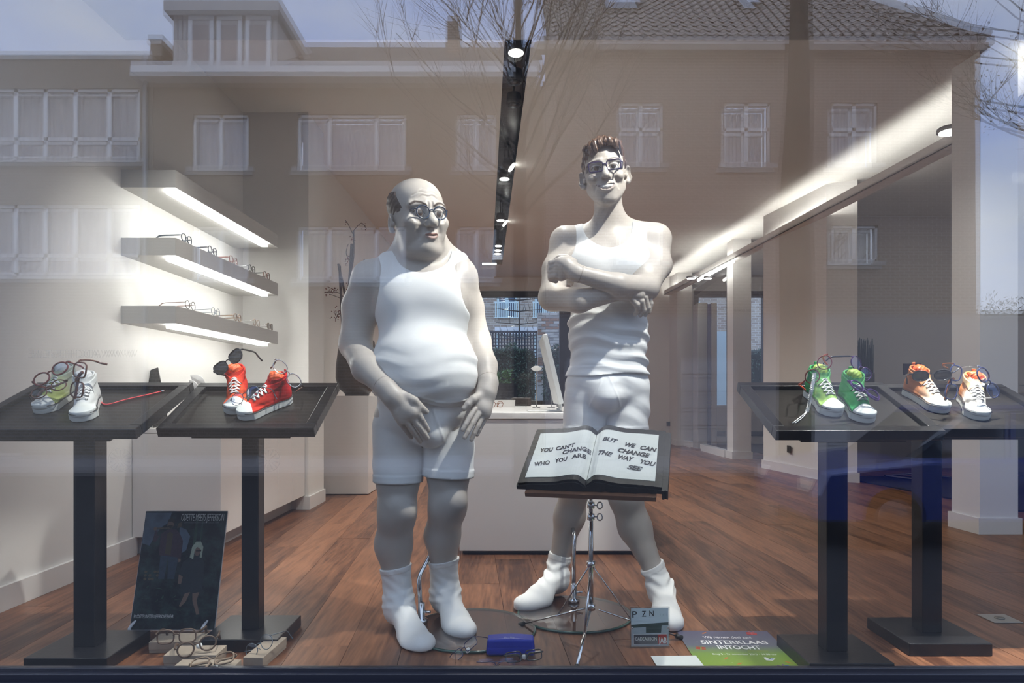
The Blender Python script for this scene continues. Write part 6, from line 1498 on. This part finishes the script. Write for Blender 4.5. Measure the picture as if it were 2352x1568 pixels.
for (x, y), zt in (((W(1193, 1436, 2.56)[0], 2.555), .0), ((W(1323, 1544, 2.128)[0], 2.128), 0), ((W(1567, 1469, 2.415)[0], 2.415), 0)):
    e = np.array([x, y, .006])-l0; h1 = np.array([0, 0, .13]); h2 = np.array([0, 0, .28]); md = h1+(e-h1)*.45
    tube('leg', [h1+(e-h1)*.08, e], .0055, CHROME, ms, 8, flat=.6); tube('leg_strut', [h2+(md-h2)*.05, md], .0042, CHROME, ms, 8, flat=.6)
    tube('rubber_foot', [e-(e-h1)*.07, e], .0085, RUBK, ms, 8)
# ------------------------------------------------------------------ mannequin stands
GLD = glass_mat('base_glass', .07, tint=(.80, .77, .74), both=True); GLE = mat('glass_edge', (.03, .09, .07), .15, spec=.8)
def mstand(label, c, r0, rod, grp_='glass mannequin stands'):
    r = thing('mannequin_stand', label, 'stand', (c[0], c[1], 0), grp_); l0 = np.array(r.location)
    lathe('glass_disc', [(.001, .010), (r0-.001, .010), (r0-.001, .0105), (.001, .0105)], GLD, r, 64, smooth=False)
    bm = bmesh.new(); add_tube(bm, [(r0*math.cos(a), r0*math.sin(a), .0055) for a in [6.283185*k/72 for k in range(72)]], .0048, 6, closed=True); bm_obj('glass_rim', bm, GLE, r)
    p = [np.array(q)-l0 for q in rod]
    tube('rod', p, .0085, CHROME, r, 10); b0 = p[0]
    lathe('socket', [(.022, .011), (.024, .013), (.024, .026), (.013, .030), (.013, .085), (.010, .088)], CHROME, r, 16, (b0[0], b0[1], 0))
    tube('thumb_screw', [b0+np.array([.01, -.005, .055-b0[2]]), b0+np.array([.035, -.012, .055-b0[2]])], .005, CHROME, r, 8)
mstand('round glass base with a bent chrome rod behind the bald mannequin', (-.146, 2.51), .230, [W(968, 1436, 2.56)*[1, 1, 0]+[0, 0, .012], W(962, 1330, 2.56), W(966, 1316, 2.57), W(990, 1270, 2.62), W(1006, 1235, 2.62)])
mstand('round glass base with a straight chrome rod behind the tall mannequin', (.247, 2.69), .222, [W(1318, 1381, 2.82)*[1, 1, 0]+[0, 0, .012], W(1318, 1260, 2.82), W(1320, 1232, 2.84), W(1312, 1200, 2.90)])
# ------------------------------------------------------------------ framed forest poster
P0 = np.array([W(297, 1447, 2.50)[0], 2.50, .004]); PU = np.array([1., 0, 0]); ps = math.radians(76); PV = np.array([.012, math.cos(ps), math.sin(ps)]); PV /= np.linalg.norm(PV); PN = np.cross(PU, PV); PWI, PHI = .312, .432
po = thing('poster_board', 'dark forest poster of a man and a blonde woman, standing on the floor', 'poster', P0)
def pm(s, t, h=0.0): return PU*s*PWI+PV*t*PHI+PN*h
bm = bmesh.new(); q = [pm(a, b_, h) for h in (-.006, 0) for a, b_ in ((0, 0), (1, 0), (1, 1), (0, 1))]; vs = [bm.verts.new(V3(p)) for p in q]
for f in ((3, 2, 1, 0), (4, 5, 6, 7), (0, 1, 5, 4), (1, 2, 6, 5), (2, 3, 7, 6), (3, 0, 4, 7)): bm.faces.new([vs[i] for i in f])
bm_obj('board', bm, mat('board_edge', (.55, .57, .62), .3), po)
pmat = mat('forest_print', (.01, .02, .03), .35, spec=.4); nt = pmat.node_tree; N = nt.nodes
g = N.new('ShaderNodeNewGeometry'); no = N.new('ShaderNodeTexNoise'); no.inputs['Scale'].default_value = 16; no.inputs['Detail'].default_value = 8; no.inputs['Roughness'].default_value = .7; cr = N.new('ShaderNodeValToRGB')
e = cr.color_ramp.elements; e[0].position = .42; e[0].color = (.004, .008, .014, 1); e[1].position = .75; e[1].color = (.05, .085, .085, 1)
nt.links.new(g.outputs['Position'], no.inputs['Vector']); nt.links.new(no.outputs['Fac'], cr.inputs[0]); nt.links.new(cr.outputs[0], N['Principled BSDF'].inputs['Base Color'])
smk = mat('smoke_print', (.10, .14, .20), .35, noise=(22, .8)); pmats = [pmat, smk, mat('p_flannel', (.055, .028, .045), .4, noise=(150, .6)), mat('p_shirt', (.075, .055, .03), .4), mat('p_denim', (.035, .055, .085), .4, noise=(60, .4)), mat('p_skin', (.20, .13, .10), .4), mat('p_hair', (.02, .015, .012), .4), mat('p_blonde', (.42, .48, .38), .4, noise=(90, .3)), mat('p_dark', (.018, .028, .038), .4, noise=(120, .4)), mat('p_leaf', (.03, .07, .05), .4, noise=(70, .6)), mat('p_logs', (.10, .08, .05), .4, noise=(120, .5))]
bm = bmesh.new()
def pp(pts, mi, h): flat_poly(bm, [pm(x, y, h) for x, y in pts], mi)
def blob(cx_, cy_, rx, ry, mi, h, n=14, k=.0): pp([(cx_+rx*math.cos(6.283*i/n)*(1+k*math.sin(i*2.3)), cy_+ry*math.sin(6.283*i/n)*(1+k*math.cos(i*1.7))) for i in range(n)], mi, h)
pp([(.004, .003), (.996, .003), (.996, .997), (.004, .997)], 0, .0003)
pp([(.01, .72), (.10, .70), (.16, .80), (.22, .86), (.30, .90), (.32, .985), (.01, .985)], 1, .0005); pp([(.46, .62), (.55, .66), (.58, .78), (.52, .84), (.44, .86)], 1, .0005)
pp([(.62, .70), (.66, .70), (.65, .96), (.63, .96)], 9, .0005); pp([(.70, .72), (.715, .72), (.72, .96), (.705, .96)], 9, .0005)
# standing man with an axe over his shoulder
pp([(.26, .42), (.33, .42), (.345, .62), (.25, .62)], 4, .0008); pp([(.37, .42), (.45, .42), (.47, .60), (.345, .62)], 4, .0008)
pp([(.23, .62), (.47, .60), (.455, .80), (.40, .84), (.30, .84), (.22, .80)], 2, .0009); pp([(.30, .63), (.37, .62), (.37, .80), (.33, .82), (.30, .80)], 3, .0010); pp([(.455, .80), (.50, .74), (.50, .60), (.46, .58), (.44, .70)], 2, .0010); pp([(.47, .59), (.50, .59), (.50, .565), (.475, .56)], 5, .0011)
pp([(.22, .80), (.17, .73), (.13, .74), (.15, .83), (.175, .83), (.18, .78)], 2, .0010); blob(.145, .845, .022, .015, 5, .0011); pp([(.13, .838), (.34, .845), (.34, .858), (.13, .853)], 10, .0010); pp([(.41, .85), (.46, .86), (.46, .905), (.41, .89)], 10, .0008)
blob(.325, .885, .040, .036, 5, .0011); pp([(.285, .89), (.29, .925), (.33, .94), (.37, .92), (.365, .89), (.34, .905), (.30, .905)], 6, .0012); pp([(.295, .862), (.33, .845), (.36, .87), (.34, .876), (.305, .876)], 6, .0012)
# seated blonde woman
pp([(.60, .60), (.70, .605), (.78, .57), (.80, .44), (.80, .32), (.55, .32), (.50, .46), (.53, .56)], 8, .0009); pp([(.52, .34), (.82, .33), (.80, .28), (.56, .28)], 8, .0010); pp([(.60, .30), (.66, .31), (.62, .23), (.56, .185), (.55, .20)], 5, .0011); pp([(.69, .30), (.77, .31), (.75, .24), (.80, .13), (.765, .125), (.70, .24)], 5, .0011); pp([(.50, .46), (.55, .44), (.54, .38), (.50, .38)], 5, .0010)
blob(.69, .655, .038, .042, 5, .0010); pp([(.605, .60), (.62, .69), (.66, .735), (.72, .735), (.755, .69), (.75, .60), (.725, .60), (.725, .67), (.68, .69), (.655, .66), (.65, .585)], 7, .0012); pp([(.672, .664), (.735, .666), (.735, .652), (.672, .650)], 6, .0013)
for k in range(9): blob(.10+.045*(k % 4)+.01*k % .02, .42+.03*(k//3), .018, .012, 10, .0006, 10)
for k in range(24):
    rg = random.Random(50+k); x, y = rg.uniform(.05, .9), rg.uniform(.10, .36); pp([(x, y), (x+rg.uniform(.02, .10), y+rg.uniform(-.01, .03)), (x+.03, y+.006)], 9, .0005)
pr_ = bm_obj('print', bm, pmats, po)
word('ODETTE MEETS JEFFERSON', pm(.445, .915), pm(.965, .915), PN, .026, WHITEINK, po, 0, 0, .0016); word('LIMITED EDITION WOODEN COLLECTION', pm(.49, .893), pm(.91, .893), PN, .0055, mat('grey_ink', (.22, .24, .25), .6), po, 0, 0, .0016); word('BY ODETTE LUNETTES X JEFFERSON EYEWEAR', pm(.035, .098), pm(.50, .098), PN, .012, WHITEINK, po, 0, 0, .0016)
for s in (.055, .90):
    bm = bmesh.new(); add_tube(bm, catmull([pm(s, -.005, .03), pm(s, .02, .034), pm(s, .05, .018), pm(s+.012, .08, .004)], 4), [.006]*10+[.005, .004, .003], 8, flat=.6); bm_obj('easel_foot', bm, mat('easel_white', (.75, .77, .80), .25), po)
# ------------------------------------------------------------------ acrylic card stand with eye-chart photograph
C0 = np.array([W(1447, 1488, 2.333)[0], 2.333, .001]); CU = np.array([1., .02, 0]); CV = np.array([0.012, math.sin(.10), math.cos(.10)]); CU /= np.linalg.norm(CU); CV /= np.linalg.norm(CV); CN = np.cross(CU, CV); CWI, CHI = .137, .137
cs = thing('card_stand', 'clear acrylic card stand showing the letters P Z N and CADEAUBON', 'sign', C0)
def cm(s, t, h=0.0): return CU*s*CWI+CV*t*CHI+CN*h
def slab(nm, s0, s1, t0, t1, h0, h1, m):
    bm = bmesh.new(); vs = [bm.verts.new(V3(cm(a, b_, h))) for h in (h0, h1) for a, b_ in ((s0, t0), (s1, t0), (s1, t1), (s0, t1))]
    for f in ((3, 2, 1, 0), (4, 5, 6, 7), (0, 1, 5, 4), (1, 2, 6, 5), (2, 3, 7, 6), (3, 0, 4, 7)): bm.faces.new([vs[i] for i in f])
    return bm_obj(nm, bm, m, cs)
slab('front_plate', 0, 1, 0, 1, .002, .006, ACR); slab('back_plate', 0, 1, 0, 1, -.004, 0, ACR)
bm = bmesh.new(); cmats = [mat('c_pale', (.66, .76, .80), .5), mat('c_green', (.025, .05, .04), .5, noise=(60, .5)), mat('c_grey', (.42, .48, .50), .5, noise=(40, .2)), mat('c_dark', (.07, .07, .085), .5), mat('c_red', (.42, .02, .015), .5), WHITEINK]
def cq(pts, mi, h): flat_poly(bm, [cm(x, y, h) for x, y in pts], mi)
cq([(.03, .56), (.97, .62), (.97, .96), (.03, .96)], 0, .0011); cq([(.03, .48), (.97, .55), (.97, .62), (.03, .56)], 1, .0011); cq([(.03, .03), (.97, .03), (.97, .55), (.03, .48)], 2, .0011); cq([(.40, .36), (.78, .36), (.80, .58), (.40, .54)], 1, .0012); cq([(.09, .09), (.93, .09), (.93, .33), (.09, .33)], 3, .0013)
for a in (((.09, .085), (.93, .085), (.93, .095), (.09, .095)), ((.09, .325), (.93, .325), (.93, .335), (.09, .335)), ((.085, .085), (.095, .085), (.095, .335), (.085, .335)), ((.925, .085), (.935, .085), (.935, .335), (.925, .335))): cq(a, 5, .0014)
cq([(.70, .10), (.92, .10), (.92, .325), (.70, .325)], 4, .0015)
bm_obj('print', bm, cmats, cs)
for ch, a, b_, t, h in (('P', .06, .18, .74, .021), ('Z', .30, .41, .76, .019), ('N', .49, .60, .77, .018)): word(ch, cm(a, t), cm(b_, t), CN, h, INK, cs, 0, .015, .0018)
for a, b_ in ((.75, .78), (.83, .86), (.91, .935)): word('E', cm(a, .78), cm(b_, .78), CN, .006, mat('faint_ink', (.40, .48, .50), .6), cs, 0, 0, .0018)
word('CADEAUBON', cm(.13, .18), cm(.67, .18), CN, .011, WHITEINK, cs, 0, 0, .0018); word('JAB', cm(.715, .115), cm(.915, .115), CN, .019, WHITEINK, cs, 0, .02, .0019)
for s in (.05, .95): lathe('screw', [(.001, .006), (.0035, .006), (.003, .009), (.001, .0092)], CHROME, cs, 12, cm(s, .50, 0), CN)
# ------------------------------------------------------------------ flyers on the floor
def paper(nm, label, c, w, d, z, rot, m, grp_=None):
    r = thing(nm, label, 'flyer', (c[0], c[1], z), grp_); r.rotation_euler = (0, 0, rot); box('sheet', (-w/2, -d/2, 0), (w/2, d/2, .0006), m, r); return r
fm = mat('event_print', (.2, .2, .2), .4); nt = fm.node_tree; N = nt.nodes; tc = N.new('ShaderNodeTexCoord'); sx = N.new('ShaderNodeSeparateXYZ'); cr = N.new('ShaderNodeValToRGB'); mr = N.new('ShaderNodeMapRange'); mr.inputs['From Min'].default_value = -.185; mr.inputs['From Max'].default_value = .185
nt.links.new(tc.outputs['Object'], sx.inputs[0]); nt.links.new(sx.outputs['Y'], mr.inputs['Value']); nt.links.new(mr.outputs[0], cr.inputs[0]); nt.links.new(cr.outputs[0], N['Principled BSDF'].inputs['Base Color'])
e = cr.color_ramp.elements; e[0].position = 0; e[0].color = (.24, .36, .03, 1); e[1].position = 1; e[1].color = (.10, .095, .16, 1); x = cr.color_ramp.elements.new(.42); x.color = (.20, .32, .06, 1); x = cr.color_ramp.elements.new(.62); x.color = (.13, .14, .18, 1)
ev = paper('event_poster', 'green and violet event poster reading SINTERKLAAS INTOCHT lying on the floor', (.763, 2.305), .330, .385, .002, -.02, fm)
UP = np.array([0, 0, 1.])
for tx, a, b_, y, h, mt, bd in (('Wij nemen deel aan!', -.085, .085, .115, .022, WHITEINK, .0), ('SINTERKLAAS', -.105, .125, .060, .034, WHITEINK, .02), ('INTOCHT', -.060, .085, .012, .034, WHITEINK, .02), ('gemeente', .03, .10, -.012, .014, mat('lime_ink', (.30, .36, .06), .6), 0), ('Brug 5 - 21 november 2015 - 14.00 uur', -.095, .118, -.040, .013, WHITEINK, .0)):
    word(tx, (a, y, 0), (b_, y, 0), UP, h, mt, ev, 0, bd, .0009)
bm = bmesh.new(); em = [mat('gift_blue', (.05, .16, .45), .5), mat('gift_red', (.42, .04, .03), .5), mat('gift_violet', (.16, .05, .25), .5), mat('carrot', (.55, .18, .04), .5), WHITEINK, mat('gift_pink', (.5, .10, .12), .5), mat('gift_green', (.20, .32, .06), .5)]
def gift(x, y, s, a, m1, m2):
    c, n = math.cos(a), math.sin(a); f = lambda u, v, h: (x+s*(u*c-v*n), y+s*(u*n+v*c), h)
    flat_poly(bm, [f(-1, -.7, .0008), f(1, -.7, .0008), f(1, .7, .0008), f(-1, .7, .0008)], m1); flat_poly(bm, [f(-.15, -.7, .0009), f(.15, -.7, .0009), f(.15, .7, .0009), f(-.15, .7, .0009)], m2); flat_poly(bm, [f(-1, -.12, .0009), f(1, -.12, .0009), f(1, .12, .0009), f(-1, .12, .0009)], m2)
    for q in (-1, 1): flat_poly(bm, [f(0, .7, .0010), f(q*.6, .95, .0010), f(q*.5, 1.25, .0010)], m2)
gift(.105, -.145, .022, .4, 0, 2); gift(-.120, .018, .016, -.2, 1, 6); gift(.10, .165, .018, -.2, 1, 5); gift(.150, -.158, .015, -.1, 1, 5)
for x, y, a in ((-.03, -.115, .6), (.13, -.10, 2.4), (-.06, -.07, .9), (-.07, .168, .8)):
    flat_poly(bm, [(x+.016*math.cos(a), y+.016*math.sin(a), .0008), (x-.004*math.sin(a), y+.004*math.cos(a), .0008), (x-.016*math.cos(a), y-.016*math.sin(a), .0008), (x+.004*math.sin(a), y-.004*math.cos(a), .0008)], 3)
flat_poly(bm, [(.065, -.085, .0008), (.085, -.088, .0008), (.10, -.07, .0008), (.088, -.066, .0008), (.080, -.074, .0008), (.072, -.058, .0008), (.064, -.062, .0008)], 4); flat_poly(bm, [(.072, -.080, .0009), (.088, -.080, .0009), (.094, -.070, .0009), (.084, -.070, .0009), (.078, -.076, .0009)], 0)
for k in range(26): rg = random.Random(k); x, y = rg.uniform(-.15, .15), rg.uniform(-.16, .18); flat_poly(bm, [(x, y, .0008), (x+.0025, y+.001, .0008), (x+.001, y+.0035, .0008)], rg.choice((1, 3, 4)))
bm_obj('print', bm, em, ev)
fw_ = paper('white_flyer', 'white flyer lying over the left corner of the event poster', (.535, 2.180), .150, .150, .0032, .03, mat('flyer_white', (.74, .77, .74), .5)); box('print_band', (-.05, -.075, .0006), (.055, -.045, .0008), mat('flyer_green', (.30, .42, .12), .5), fw_)
# ------------------------------------------------------------------ blue case, cardboard boxes, cord, floor socket
gc = thing('glasses_case', 'hard bright blue glasses case lying on the floor', 'case', (W(1173, 0, 2.27)[0], 2.285, 0)); gcf = lambda zc, sz: (lambda P, C, br: None)
cse = [ell((0, 0, .026), (.082, .032, .026), k=.01)]
def casef(P, C, br):
    x, y, z = P[..., 0], P[..., 1], P[..., 2]; b_ = .058-.9*x*x
    q = np.stack([np.abs(x)-.070, np.abs(y)-.020, np.abs(z-.030)-.018], -1); d = np.sqrt((np.maximum(q, 0)**2).sum(-1))+np.minimum(q.max(-1), 0)-.011
    d = d+.0+.8*np.clip(x*x-.0, 0, 1)*np.clip((z-.02)/.04, 0, 1); return np.maximum(d+.0012*np.exp(-((z-.030)/.0012)**2), .0005-z)
link('shell', net_mesh('shell', *extract(casef, (-.095, -.045, -.004), (.095, .045, .072), .0022)), mat('case_blue', (.012, .030, .36), .42, spec=.4, bump=(300, .2)), gc)
word('Ray-Ban', (-.022, -.0215, .0545), (.012, -.0215, .0545), (0, -.75, .66), .009, mat('silver_ink', (.6, .6, .62), .4), gc, .3, 0, .0012)
CARD = mat('cardboard', (.33, .27, .21), .8, noise=(90, .12))
def cbox(label, corner, w, d, h, rot, z=0):
    r = thing('cardboard_box', label, 'box', (corner[0], corner[1], z), 'small cardboard boxes'); r.rotation_euler = (0, 0, rot)
    box('tray', (0, 0, 0), (w, d, h*.97), CARD, r, .0015); box('lid', (-.001, -.001, h*.30), (w+.001, d+.001, h+.001), CARD, r, .0015)
cbox('long cardboard box farthest from the window, under square wooden spectacles', (W(342, 0, 2.285)[0], 2.285), .165, .085, .036, .06)
cbox('cardboard box second from the window, under tilted round wooden spectacles', (W(374, 0, 2.165)[0], 2.170), .165, .085, .036, .03)
cbox('cardboard box against the window sill, under light wooden spectacles', (W(402, 0, 2.105)[0], 2.102), .185, .050, .030, .0)
cbox('cardboard box standing apart at the right, turned end-on', (W(562, 0, 2.165)[0], 2.155), .062, .185, .036, -.08)
def tray_pt(k, px, py, up=.004): p0, n, v = TR[k]; return ray_plane(px, py, p0+n*up, n)
rc = thing('red_lanyard', 'thin red cord stretched across the leftmost tray', 'cord', tray_pt(1, 300, 915)); l0 = np.array(rc.location); tube('cord', catmull([tray_pt(1, *p)-l0 for p in ((228, 915), (236, 926), (250, 928), (290, 917), (335, 907), (377, 897))], 6), .0026, mat('cord_red', (.62, .05, .06), .5), rc, 6); tube('clasp', [tray_pt(1, 370, 899)-l0, tray_pt(1, 379, 896)-l0], .0036, CHROME, rc, 8)
bc = thing('bead_cord', 'white bead cord hanging down the side of the yellow-green shoe', 'cord', W(1868, 860, 2.18)); l0 = np.array(bc.location)
path = catmull([W(1871, 857, 2.225), W(1867, 880, 2.200), W(1862, 905, 2.180), tray_pt(3, 1858, 930, .008), tray_pt(3, 1853, 945, .005)], 5); n_ = len(path)
bm = bmesh.new()
for i in range(n_-1):
    c = (path[i]+path[i+1])/2-l0; bmesh.ops.create_cube(bm, size=.0085, matrix=Matrix.Translation(V3(c)) @ Matrix.Rotation(i*.35, 4, 'Y'))
bm_obj('beads', bm, WHITEINK, bc); tube('string', [p-l0 for p in path], .0016, LACE, bc, 5)
for dx in (-3, 3): tube('tail', catmull([tray_pt(3, 1853, 945, .004)-l0, tray_pt(3, 1842+dx, 957, .003)-l0, tray_pt(3, 1824+dx, 971, .003)-l0], 4), .0018, LACE, bc, 5)
fs = thing('floor_socket', 'square brushed metal floor socket at the right', 'socket', (1.885, 2.64, 0)); box('plate', (-.055, -.05, 0), (.055, .05, .003), mat('socket_steel', (.45, .42, .38), .35, metal=.7), fs, .001); lathe('cap', [(.018, .003), (.018, .006), (.012, .007), (.001, .007)], mat('socket_cap', (.25, .23, .20), .4, metal=.7), fs, 16)
def socket(label, px, py, d, n):
    r = thing('wall_socket', label, 'socket', W(px, py, d), 'black wall sockets'); 
    if n == 'x': box('plate', (-.012, -.04, -.04), (0, .04, .04), LAMPB, r, .003); lathe('hole', [(.022, -.014), (.022, -.012), (.001, -.012)], RUBK, r, 16, (0, 0, 0), (1, 0, 0))
    else: box('plate', (-.04, -.012, -.04), (.04, 0, .04), LAMPB, r, .003); lathe('hole', [(.022, -.014), (.022, -.012), (.001, -.012)], RUBK, r, 16, (0, 0, 0), (0, 1, 0))
t_ = (7.0-6.95)/(8.2-6.95)
socket('black double socket low on the middle pier', 1813, 1031, 7.60, 'x'); socket('small black socket low on the far wall beside the end pier', 1536, 973, 12.36, 'y')
# ------------------------------------------------------------------ right: display column, waiting corner
dc = thing('display_column', 'tall grey display column with a navy stripe behind the glass screen', 'column', (W(1618, 0, 11.0)[0], 11.0, 0)); hz = W(0, 695, 10.85)[2]
GRY = mat('column_grey', (.34, .32, .31), .4); box('half', (-.15, -.15, .02), (.008, .15, hz), GRY, dc, .01); box('half', (.072, -.15, .02), (.16, .15, hz), GRY, dc, .01); box('stripe', (.008, -.13, .02), (.072, .14, hz-.02), mat('navy_gloss', (.012, .018, .10), .2), dc); box('base', (-.18, -.18, 0), (.19, .18, .03), mat('ledge_wood', (.2, .1, .05)), dc)
for z in (.72, .78): box('groove', (.008, -.152, z), (.072, -.13, z+.02), LAMPB, dc)
rug = thing('rug', 'black rug on the waiting corner floor', 'rug', (4.3, 6.0, 0)); bm = bmesh.new(); add_prism(bm, [(-.85, 1.25), (-.55, -.9), (1.6, -1.6), (2.2, 1.25)], .0, .012); bmesh.ops.recalc_face_normals(bm, faces=bm.faces); bm_obj('pile', bm, mat('rug_black', (.012, .012, .013), .95, bump=(400, .8)), rug)
def chair(label, x, y, rot):
    r = thing('cantilever_chair', label, 'chair', (x, y, .026), 'chairs in the waiting corner'); r.rotation_euler = (0, 0, rot); SEAT = mat('chair_taupe', (.20, .17, .16), .6)
    box('seat', (-.23, -.23, .42), (.23, .22, .47), SEAT, r, .015); bm = bmesh.new(); add_box(bm, (-.23, .20, .46), (.23, .24, .88), .012, Matrix.Translation((0, 0, 0))); bm_obj('backrest', bm, SEAT, r)
    tube('frame', catmull([(-.24, .24, .70), (-.24, .24, .45), (-.24, -.20, .43), (-.24, -.24, .39), (-.24, -.24, .04), (-.24, -.20, .012), (-.24, .22, .012), (-.20, .25, .012), (.20, .25, .012), (.24, .22, .012), (.24, -.20, .012), (.24, -.24, .04), (.24, -.24, .39), (.24, -.20, .43), (.24, .24, .45), (.24, .24, .70)], 4), .012, CHROME, r, 10)
chair('taupe cantilever chair with chrome frame, left one in the waiting corner', 4.20, 6.95, .5); chair('taupe cantilever chair with chrome frame, right one in the waiting corner', 5.25, 7.05, -.3)
dr = thing('waiting_table', 'white table in the waiting corner holding the reed box', 'table', (4.15, 7.75, 0)); box('top', (-.65, -.3, .86), (1.9, .3, .90), LACQ, dr, .003); box('leg', (-.6, -.25, 0), (-.55, .25, .86), LACQ, dr); box('leg', (1.8, -.25, 0), (1.85, .25, .86), LACQ, dr)
rp = thing('reed_box', 'dark green reed arrangement in a square box on the waiting table', 'plant', (W(1972, 0, 7.7)[0], 7.7, .90)); box('pot', (-.12, -.12, 0), (.12, .12, .22), LAMPB, rp, .004); bm = bmesh.new(); rg = random.Random(6)
for k in range(150):
    x, y = rg.uniform(-.125, .125), rg.uniform(-.12, .12); add_tube(bm, [(x, y, .2), (x+rg.uniform(-.008, .008), y, .2+rg.uniform(.30, .42))], [.006, .003], 3)
tag(bm_obj('reeds', bm, mat('reed_green', (.018, .045, .04), .7), rp), kind='stuff')
sc_ = thing('small_screen', 'small dark screen on the waiting table behind the tan shoe', 'screen', (W(2095, 0, 7.7)[0], 7.7, .90)); box('panel', (-.10, -.012, .20), (.10, .012, .33), mat('screen_navy', (.012, .014, .04), .2), sc_, .003); box('stand', (-.02, -.015, 0), (.02, .015, .21), LAMPB, sc_); box('foot', (-.08, -.06, 0), (.08, .06, .01), LAMPB, sc_)
ac = thing('armchair', 'black armchair cut off by the right picture edge', 'chair', (4.85, 5.9, .014)); BLK = mat('black_leather', (.014, .014, .016), .4)
box('seat', (-.38, -.38, .20), (.40, .40, .44), BLK, ac, .05); box('backrest', (-.38, .28, .40), (.40, .42, .85), BLK, ac, .05); box('armrest', (-.42, -.38, .15), (-.30, .40, .62), BLK, ac, .04); box('armrest', (.32, -.38, .15), (.44, .40, .62), BLK, ac, .04)
for x in (-.32, .34):
    for y in (-.3, .34): box('leg', (x-.02, y-.02, 0), (x+.02, y+.02, .21), CHROME, ac)
pl = thing('palm_plant', 'dark palm plant beside the black armchair at the right edge', 'plant', (4.55, 5.15, .014)); lathe('pot', [(.14, 0), (.18, .30), (.17, .31), (.15, .28)], BLK, pl, 24); bm = bmesh.new(); rg = random.Random(9); tube('trunk', [(0, 0, .28), (.02, 0, .75)], .025, BARK, pl, 8)
for k in range(16):
    a = 6.283*k/16+rg.uniform(-.2, .2); el = rg.uniform(.1, 1.1); d_ = np.array([math.cos(a)*math.cos(el), math.sin(a)*math.cos(el), math.sin(el)]); p0_ = np.array([.02, 0, .75]); P_ = [p0_+d_*s-np.array([0, 0, .35*s*s]) for s in np.linspace(0, .62, 7)]
    for i in range(2, 7):
        s = np.cross(d_, [0, 0, 1.]); s /= np.linalg.norm(s)
        for q in (-1, 1):
            e_ = P_[i]+s*q*.15+d_*.08-np.array([0, 0, .05]); w_ = d_*.012; flat_poly(bm, [P_[i]-w_, P_[i]+w_, e_], 0)
    add_tube(bm, P_, .004, 4)
tag(bm_obj('leaves', bm, mat('palm_leaf', (.02, .035, .035), .5), pl), kind='stuff')
# ------------------------------------------------------------------ on the shop glass: reflected lettering drawn as film, vinyl emblems
VIN = mat('etched_vinyl', (.60, .60, .58), .7)
vm = bpy.data.materials.new('faint_vinyl_and_reflection'); vm.use_nodes = True; nt = vm.node_tree; N = nt.nodes; t1 = N.new('ShaderNodeBsdfTransparent'); mx = N.new('ShaderNodeMixShader'); mx.inputs[0].default_value = .12; nt.links.new(t1.outputs[0], mx.inputs[1]); nt.links.new(N['Principled BSDF'].outputs[0], mx.inputs[2]); nt.links.new(mx.outputs[0], N['Material Output'].inputs['Surface']); N['Principled BSDF'].inputs['Base Color'].default_value = (.8, .8, .78, 1)
def on_glass(px, py): return W(px, py, 2.0755)
vl = thing('drawn_reflection', 'faint mirrored web address drawn on the glass as a reflection above the leftmost tray', 'lettering', on_glass(190, 811)); l0 = np.array(vl.location)
for k, dx in enumerate((0, -7)): word('WWW.ADCHERSIE.BE', on_glass(316+dx, 821)-l0, on_glass(72+dx, 821)-l0, (0, 1, 0), .024, vm, vl, 0, -.012, .0003+.0004*k)  # mirrored word drawn twice to imitate a doubled reflection in the glazing
def emblem(label, px, py):
    r = thing('window_emblem', label, 'emblem', on_glass(px, py), 'etched round emblems on the glass'); bm = bmesh.new(); R0 = .0365
    for k in range(40):
        a, b_ = 6.283185*k/40, 6.283185*(k+1)/40; flat_poly(bm, [(R0*.95*math.cos(a), 0, R0*.95*math.sin(a)), (R0*math.cos(a), 0, R0*math.sin(a)), (R0*math.cos(b_), 0, R0*math.sin(b_)), (R0*.95*math.cos(b_), 0, R0*.95*math.sin(b_))], 0)
    for k in range(14):
        a = 6.283185*k/14+.2; w_ = .06; i_, o_ = (.30, .86) if k % 2 else (.42, .90)
        flat_poly(bm, [(R0*i_*math.cos(a-w_), 0, R0*i_*math.sin(a-w_)), (R0*o_*math.cos(a-w_*1.4), 0, R0*o_*math.sin(a-w_*1.4)), (R0*o_*math.cos(a+w_*1.4), 0, R0*o_*math.sin(a+w_*1.4)), (R0*i_*math.cos(a+w_), 0, R0*i_*math.sin(a+w_))], 0)
    for s in (-1, 1): flat_poly(bm, [(s*.002, 0, -.002), (s*.009, 0, .006), (s*.010, 0, .004), (s*.003, 0, -.005)], 0)
    bm_obj('etching', bm, vm, r)
emblem('faint round sunburst emblem etched on the glass right of the leftmost post', 276, 1056); emblem('faint round sunburst emblem etched on the glass over the second post', 616, 1056)
vl2 = thing('drawn_reflection', 'tiny faint mirrored lettering drawn on the glass as a reflection before the rear pier', 'lettering', on_glass(1708, 713)); l0 = np.array(vl2.location); word('WWW.ADCHERSIE', on_glass(1729, 717)-l0, on_glass(1686, 717)-l0, (0, 1, 0), .010, vm, vl2, 0, 0, .0003)
